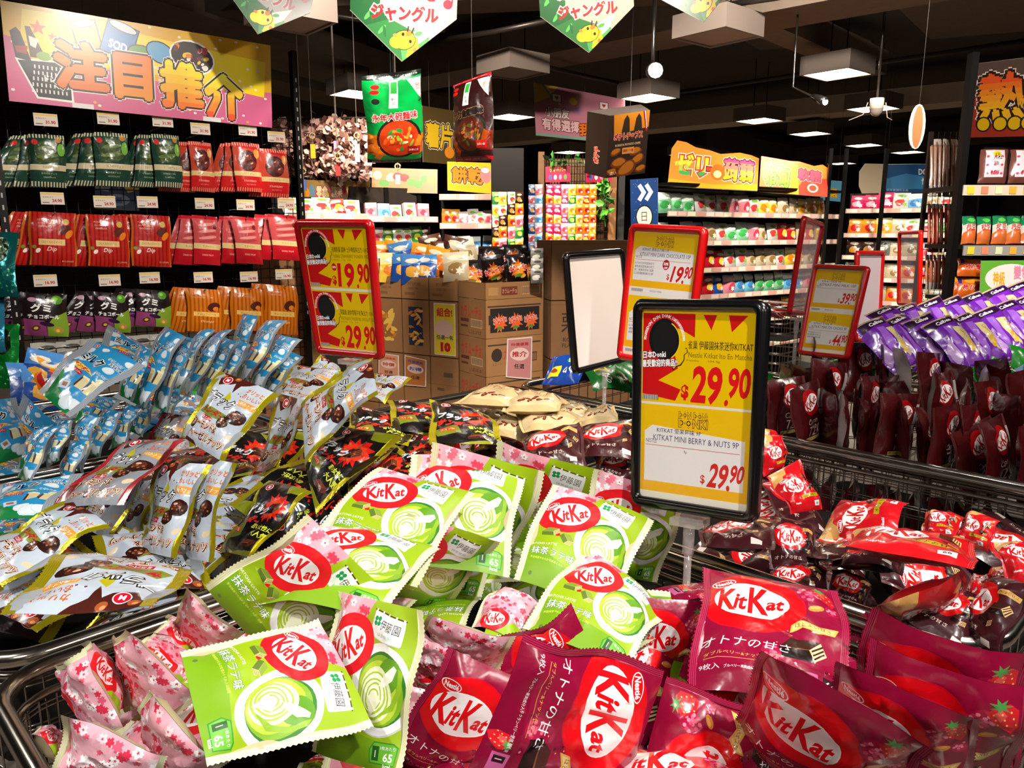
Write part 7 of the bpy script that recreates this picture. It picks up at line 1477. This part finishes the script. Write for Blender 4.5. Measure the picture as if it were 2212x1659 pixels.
for i, (kd, x0, x1, y0, y1, ln, cnt) in enumerate(PEG):
    row = i // 6; cl = i % 6; off = .24; q = [rk(x0 + ln, y1, off), rk(x1 + ln, y1 + 4, off), rk(x1, y0 + 5, off), rk(x0, y0, off)]
    cx = (x0 + x1) / 2; g = NM[kd].split(' with')[0] + 's on the rack'
    for k in range(cnt):
        qq = [p - nR * .055 * k + dR * (.012 * math.sin(k * 2.3 + i) - (.05 * k * (j_ < 2))) - dR * .02 * k for j_, p in enumerate(q)]
        o = bag(PA[kd], qq, 'snack_pouch', '%s, %s hook of the %s row, %s piece on it' % (NM[kd].split(' with')[0], colnm[cl], ('top', 'middle', 'bottom')[row], ('front', 'second', 'third', 'rearmost')[k]), 'pouch', g, T=.03, wr=.004, lumps=False, bend=(-.01, -.004, .003, .008), seed=500 + i * 5 + k, over=None)
    top = (q[2] + q[3]) / 2 - np.array([0, 0, .012]); r = thing('display_hook', 'chrome hook with white price card, %s on the %s row of the rack' % (colnm[cl], ('top', 'middle', 'bottom')[row]), 'hook', tuple(top - nR * .26), 'hooks of the pouch rack')
    m = MB(); m.tube([(0, 0, 0), nR * .25, nR * .30 + [0, 0, .012]], .003, '#b8b4ac', 'chrome', 6); m.tube([(0, 0, .05), nR * .26 + [0, 0, .05]], .002, '#b8b4ac', 'chrome', 5); m.build('wire_arm', r, True)
    a = Art(90, 50, '#cfc0b0', 'paper', grid=(1, 1)); a.rect(2, 40, 86, 7, '#d8b048'); a.text(('31.90', '24.90', '16.90')[row], 62, 16, 14, '#a81c2c', w=38, bold=.04); a.text('堅果朱古力', 28, 30, 6, '#5a4a3c', w=40, res=1); a.rect(6, 6, 26, 4, '#6a5a50')
    b = nR * .275 + np.array([0, 0, .045]); R_ = dR * .045; panel(a, [b - R_, b + R_, b + R_ + [0, 0, .052], b - R_ + [0, 0, .052]], 'price_card', r, .002)
# wire tray with grey packs and things seen through the rack
tr = rk(70, 800, .1); r = thing('wire_tray', 'black wire tray at the foot of the pouch rack behind the blue bags', 'tray', tuple(tr)); m = MB()
for k in range(9): m.tube([dR * .085 * k, dR * .085 * k + nR * .2, dR * .085 * k + nR * .2 + [0, 0, .12]], .002, '#171412', 'steel', 4)
for z in (0, .06, .12): m.tube([nR * .2 + [0, 0, z], dR * .7 + nR * .2 + [0, 0, z]], .002, '#171412', 'steel', 4)
m.tube([(0, 0, 0), dR * .7], .003, '#171412', 'steel', 4); m.build('wires', r)
for k in range(6): put('grey', tuple(tr + dR * (.06 + .1 * k) + nR * .1 + [0, 0, .003]), math.atan2(dR[1], dR[0]) + .2, 'dark grey printed pack in the wire tray at the foot of the pouch rack', 'snack pack', 'grey packs in the wire tray', -.2, .8)
a = Art(400, 500, '#16305a', 'poster'); a.poly([(0, 500), (180, 500), (120, 260), (0, 300)], '#7a8aa0'); a.poly([(200, 500), (400, 500), (400, 300), (300, 250)], '#c8a81c'); a.poly([(160, 480), (250, 500), (220, 300)], '#c8481c'); a.ell(200, 140, 120, 90, '#8a9ab0', 0, 18); a.text('福', 200, 140, 90, '#1c3a8a', w=90, bold=.04)
banner(a, [(205, 450), (300, 455), (300, 380), (205, 380)], .5, .42, 5.0, 'blue and yellow poster glimpsed through the pouch rack', 'poster', 'poster', ss=.4, wires=(.1, .9))
# teal glittering packs at the left picture edge
for i, (x0, x1, y0, y1, c) in enumerate(((-40, 36, 500, 640, 'teal'), (-30, 42, 700, 838, 'green'), (-60, 10, 640, 760, 'sky'))):
    a = Art(150, 280, {'teal': '#0c5a5a', 'green': '#0a7a2c', 'sky': '#2a7a9a'}[c], 'foil', grid=(6, 10)); a.ell(80, 200, 44, 60, '#1c2a1c', 0, 16); a.ell(80, 200, 26, 38, '#3a4a34', 0, 14); rn = random.Random(i)
    for k in range(30): a.star(rn.uniform(8, 142), rn.uniform(8, 110), 6, rn.choice(['#5ad88a', '#a8f0c0', '#1c9a4a']), 4, .4)
    q = [at(x0, y1, 2.9), at(x1, y1, 2.9), at(x1, y0, 2.95), at(x0, y0, 2.95)]; a.sealw = 0
    bag(a, q, 'foil_pack', ('dark teal', 'glittering green', 'light blue')[i] + ' foil pack hanging at the left picture edge', 'snack pack', None, T=.03, wr=.008)
for k, (x, y) in enumerate(((70, 800), (100, 812), (84, 838), (60, 826))): put('blue' if k != 1 else 'orange', tuple(at(x, y, 2.75) - [0, 0, .08]), .4 * k, 'blue and orange snack pack below the rack post, behind the blue bags', 'snack pack', 'blue and orange packs under the rack', -.3, .9, .2)

# ------------------------------------------------------------------ right-hand rack
YR = 3.95
def rr_(px, py, off=0): return at_y(px, py, YR + off)
rack = thing('snack_rack', 'tall black rack of savoury snacks at the right edge', 'rack', (float(rr_(2150, 600)[0]), YR, 0)); ro = np.array(rack.location)
PT, PBm = at(2100, 150, 3.55), at(2040, 640, 3.55)
m = MB(); bx = rr_(2066, 500)[0]; m.box(np.array([bx, YR + .02, 1.15]) - ro, (.032, .05, 2.3), '#14110f', 'steel'); m.build('upright_post', rack)
m = MB(); m.box(np.array([rr_(2340, 500)[0], YR + .4, .95]) - ro, (.62, .02, 1.9), '#1a1512', 'matte'); m.build('back_panel', rack)
for y, zoff in ((404, 0), (534, 0), (652, 0)):
    p0, p1 = rr_(2078, y), rr_(2290, y); m = MB(); m.box((p0 + p1) / 2 + [0, .18, 0] - ro, (p1[0] - p0[0], .36, .022), '#2a2521', 'steel'); m.build('shelf_board', rack)
    m = MB(); m.box((p0 + p1) / 2 + [0, -.012, -.016] - ro, (p1[0] - p0[0], .008, .05), '#cbb9a4' if y == 404 else '#8f8a84', 'paper')
    for k in range(7): m.box((p0 * (1 - (k + .5) / 7) + p1 * (k + .5) / 7) + [0, -.018, -.016] - ro, (.034, .003, .036), ('#d8c020', '#d87a5a', '#c8d0a0', '#d8a030')[k % 4], 'paper')
    m.build('price_rail', rack)
for i, (x0, x1, lab) in enumerate(((2112, 2172, 'clear bag of pickled plum sweets with white and pink label'), (2176, 2240, 'clear bag of pickled plum sweets cut by the right picture edge'))):
    a = Art(150, 200, '#6a3a30', 'film', grid=(5, 6)); a.rect(20, 30, 100, 160, '#d8ccd0'); a.text('大粒', 80, 150, 36, '#1a1412', w=44, bold=.02); a.ell(76, 166, 22, 18, '#e0c020', 0, 12); a.text('大粒', 76, 160, 26, '#1a1412', w=30); a.text('種', 74, 110, 24, '#3a2a2a'); a.text('梅', 70, 56, 26, '#b01c3a', w=50, bold=.03)
    for k in range(9): a.ell(30 + (k % 3) * 38, 50 + (k // 3) * 50, 8, 7, '#c83a5a', 0, 8)
    a.sealw = 0; bag(a, [rr_(x0, 396, .08), rr_(x1, 396, .08), rr_(x1 + 8, 322, .12), rr_(x0 + 8, 322, .12)], 'clear_snack_bag', lab, 'snack bag', 'plum bags on the right rack', T=.05, wr=.006)
for i in range(5):
    x = 2078 + i * 32; a = Art(150, 170, '#c8c4b8', 'film', grid=(5, 6)); a.rect(0, 110, 150, 60, '#1c7a4a'); a.poly([(0, 0), (150, 0), (150, 60), (60, 80), (0, 60)], '#c8642a'); a.text('枝豆', 70, 90, 44, '#c02a28', w=100, bold=.04); a.ell(70, 134, 40, 14, '#5ab84a', 0, 12); a.sealw = 0
    bag(a, [rr_(x, 526, .06), rr_(x + 30, 526, .06), rr_(x + 32, 466, .12), rr_(x + 2, 466, .12)], 'snack_bag', 'green and white snack bag, %s from left on the right rack' % ordn[i], 'snack bag', 'green and white bags on the right rack', T=.05, wr=.006)
for i, (x0, x1, y0, y1) in enumerate(((2068, 2122, 556, 596), (2062, 2120, 600, 640), (2050, 2068, 596, 640))):
    a = Art(240, 160, '#c85a14', 'film', grid=(6, 5)); a.rect(14, 96, 34, 50, '#2a2a7a'); a.text('柿の種', 130, 66, 54, '#b81420', w=150, bold=.05, outline=.06, oc='#e8c8a0'); a.ell(140, 120, 70, 22, '#e0902a', 0, 14); a.sealw = 0
    bag(a, [rr_(x0, y1, .05), rr_(x1, y1, .05), rr_(x1, y0, .1), rr_(x0, y0, .1)], 'rice_cracker_bag', 'orange rice cracker bag, %s on the lowest shelf of the right rack' % ('upper', 'lower', 'sliver at the post')[i], 'snack bag', 'orange cracker bags on the right rack', T=.05, wr=.005)
a = Art(300, 300, '#5a9a2a', 'poster'); a.ell(150, 150, 130, 120, '#d8d0c8', 0, 24, wob=.02); a.text('神級', 90, 150, 120, '#d8941c', w=60, bold=.04, outline=.06, oc='#e8e0c0'); a.text('變色', 200, 200, 120, '#d07a98', w=76, bold=.04, outline=.06, oc='#e8e0d8')
banner(a, [(2117, 640), (2250, 642), (2250, 562), (2120, 563)], .3, .18, 3.85, 'green and white poster on the lowest shelf of the right rack', 'poster', 'poster', ss=.4)
# dried strips hanging on the side of the rack
for row, (y0, y1, c, zz) in enumerate(((300, 425, 'cream', 0), (440, 545, 'red', 0), (550, 625, 'red', 0))):
    for k in range(7):
        x = 2008 + k * 9 - row * 5; d = 4.3 - .04 * k; a = Art(50, 300, ('#8a6a58', '#a83a24', '#9a4a34')[row], 'film', grid=(2, 8)); a.rect(8, 60, 34, 200, ('#a87a60', '#c85a34', '#b86a4a')[row]); a.rect(0, 270, 50, 30, '#a89a90'); a.rect(0, 0, 50, 60, ('#a89a90', '#7a1c28', '#a89a90')[row]); a.sealw = 0
        bag(a, [at(x, y1, d), at(x + 8, y1, d), at(x + 9, y0, d), at(x + 1, y0, d)], 'dried_squid_strip', 'thin dried strip in clear wrap, %s of the %s bunch beside the post' % (ordn[k], ('upper', 'middle', 'lower')[row]), 'snack strip', 'dried strips beside the right rack', T=.01, wr=.003)
m = MB(); p = at(2040, 500, 4.36); zt_ = at(2040, 288, 4.36)[2]; [m.tube([(p[0] - .1 + .033 * k_, p[1] + .04, .3), (p[0] - .1 + .033 * k_, p[1] + .04, zt_)], .002, '#2b231e', 'steel', 4) for k_ in range(7)]; [m.tube([(p[0] - .1, p[1] + .04, z_), (p[0] + .1, p[1] + .04, z_)], .002, '#2b231e', 'steel', 4) for z_ in np.arange(.35, zt_, .05)]; m.box((p[0] - .11, p[1] + .04, zt_ / 2), (.02, .02, zt_), '#2b231e', 'steel'); tag(m.build('strip_rack'), 'narrow dark rack panel carrying the dried strips', 'rack')
# far shelves between the jelly aisle and the right rack
A, B = at(1815, 600, 7.9), at(2050, 600, 7.4)
root, pos, ang, L = shelf_unit(A, B, [.5, .75, .98, 1.2, 1.42, 1.66], 'far shelf unit below the blue shop sign', ztop=1.84)
put('magenta', (0, 0, -5)) if False else None
for z, ks, lab, sc in ((1.66, ('magenta', 'magenta', 'white', 'sky', 'cream', 'white'), 'top', .95), (1.42, ('orange', 'lemon', 'cream', 'white', 'mint'), 'second', .95), (1.2, ('dark', 'grey', 'cream', 'pink', 'cream'), 'third', .95), (.98, ('grey', 'cream', 'orange', 'white'), 'fourth', .95), (.75, ('cream', 'orange', 'cream'), 'fifth', .95)):
    fill_row(pos, ang, L, z, ks, .125, 'snack pack on the %s shelf below the blue shop sign' % lab, 'packs on the %s far shelf' % lab, sc, seed=int(z * 77))
for x in (1782, 1815, 1900):
    p = at(x, 500, 7.2); m = MB(); m.box((p[0], p[1], 1.1), (.03, .03, 2.2), '#14110f', 'steel'); tag(m.build('shelf_post'), 'thin black shelf post, %s of three in front of the far shelves' % {1782: 'left', 1815: 'middle', 1900: 'right'}[x], 'post')
# farther signs in the dark
a = bubble(500, 400, '#4a8aa8', [('特選', 230, 160, 180, 330, '#d8a01c', '#3a2410')]); banner(a, [(1772, 432), (1818, 436), (1820, 392), (1772, 388)], .45, .36, 9.5, 'blue and yellow sign at the far end of the jelly aisle', 'aisle_sign', 'sign', ss=.4, wires=(.2, .8))
b0 = at(1668, 640, 5.6); bb = wire_bin((b0[0] + b0[1]) * R2 - .2, (b0[0] + b0[1]) * R2 + .2, (b0[1] - b0[0]) * R2 - .2, (b0[1] - b0[0]) * R2 + .2, 'small distant wire bin of pink packs left of the empty holder', .93)
for i in range(10): put('pink' if i % 3 else 'red', tuple(AB((b0[0] + b0[1]) * R2 + rnd.uniform(-.13, .13), (b0[1] - b0[0]) * R2 + rnd.uniform(-.13, .13), .84)), rnd.uniform(0, 3), 'pink pack in the small distant wire bin', 'snack pack', 'pink packs in the distant bin', -1.0, .8)
for k in list(PROTO):
    if not PROTO[k][1]: bpy.data.objects.remove(PROTO[k][0])
bpy.data.objects.remove(_fo); bpy.data.curves.remove(_fc)
print('OBJECTS BUILT', len(SC.objects), 'faces', sum(len(m.polygons) for m in bpy.data.meshes), 'sec', round(time.time() - T00, 1))
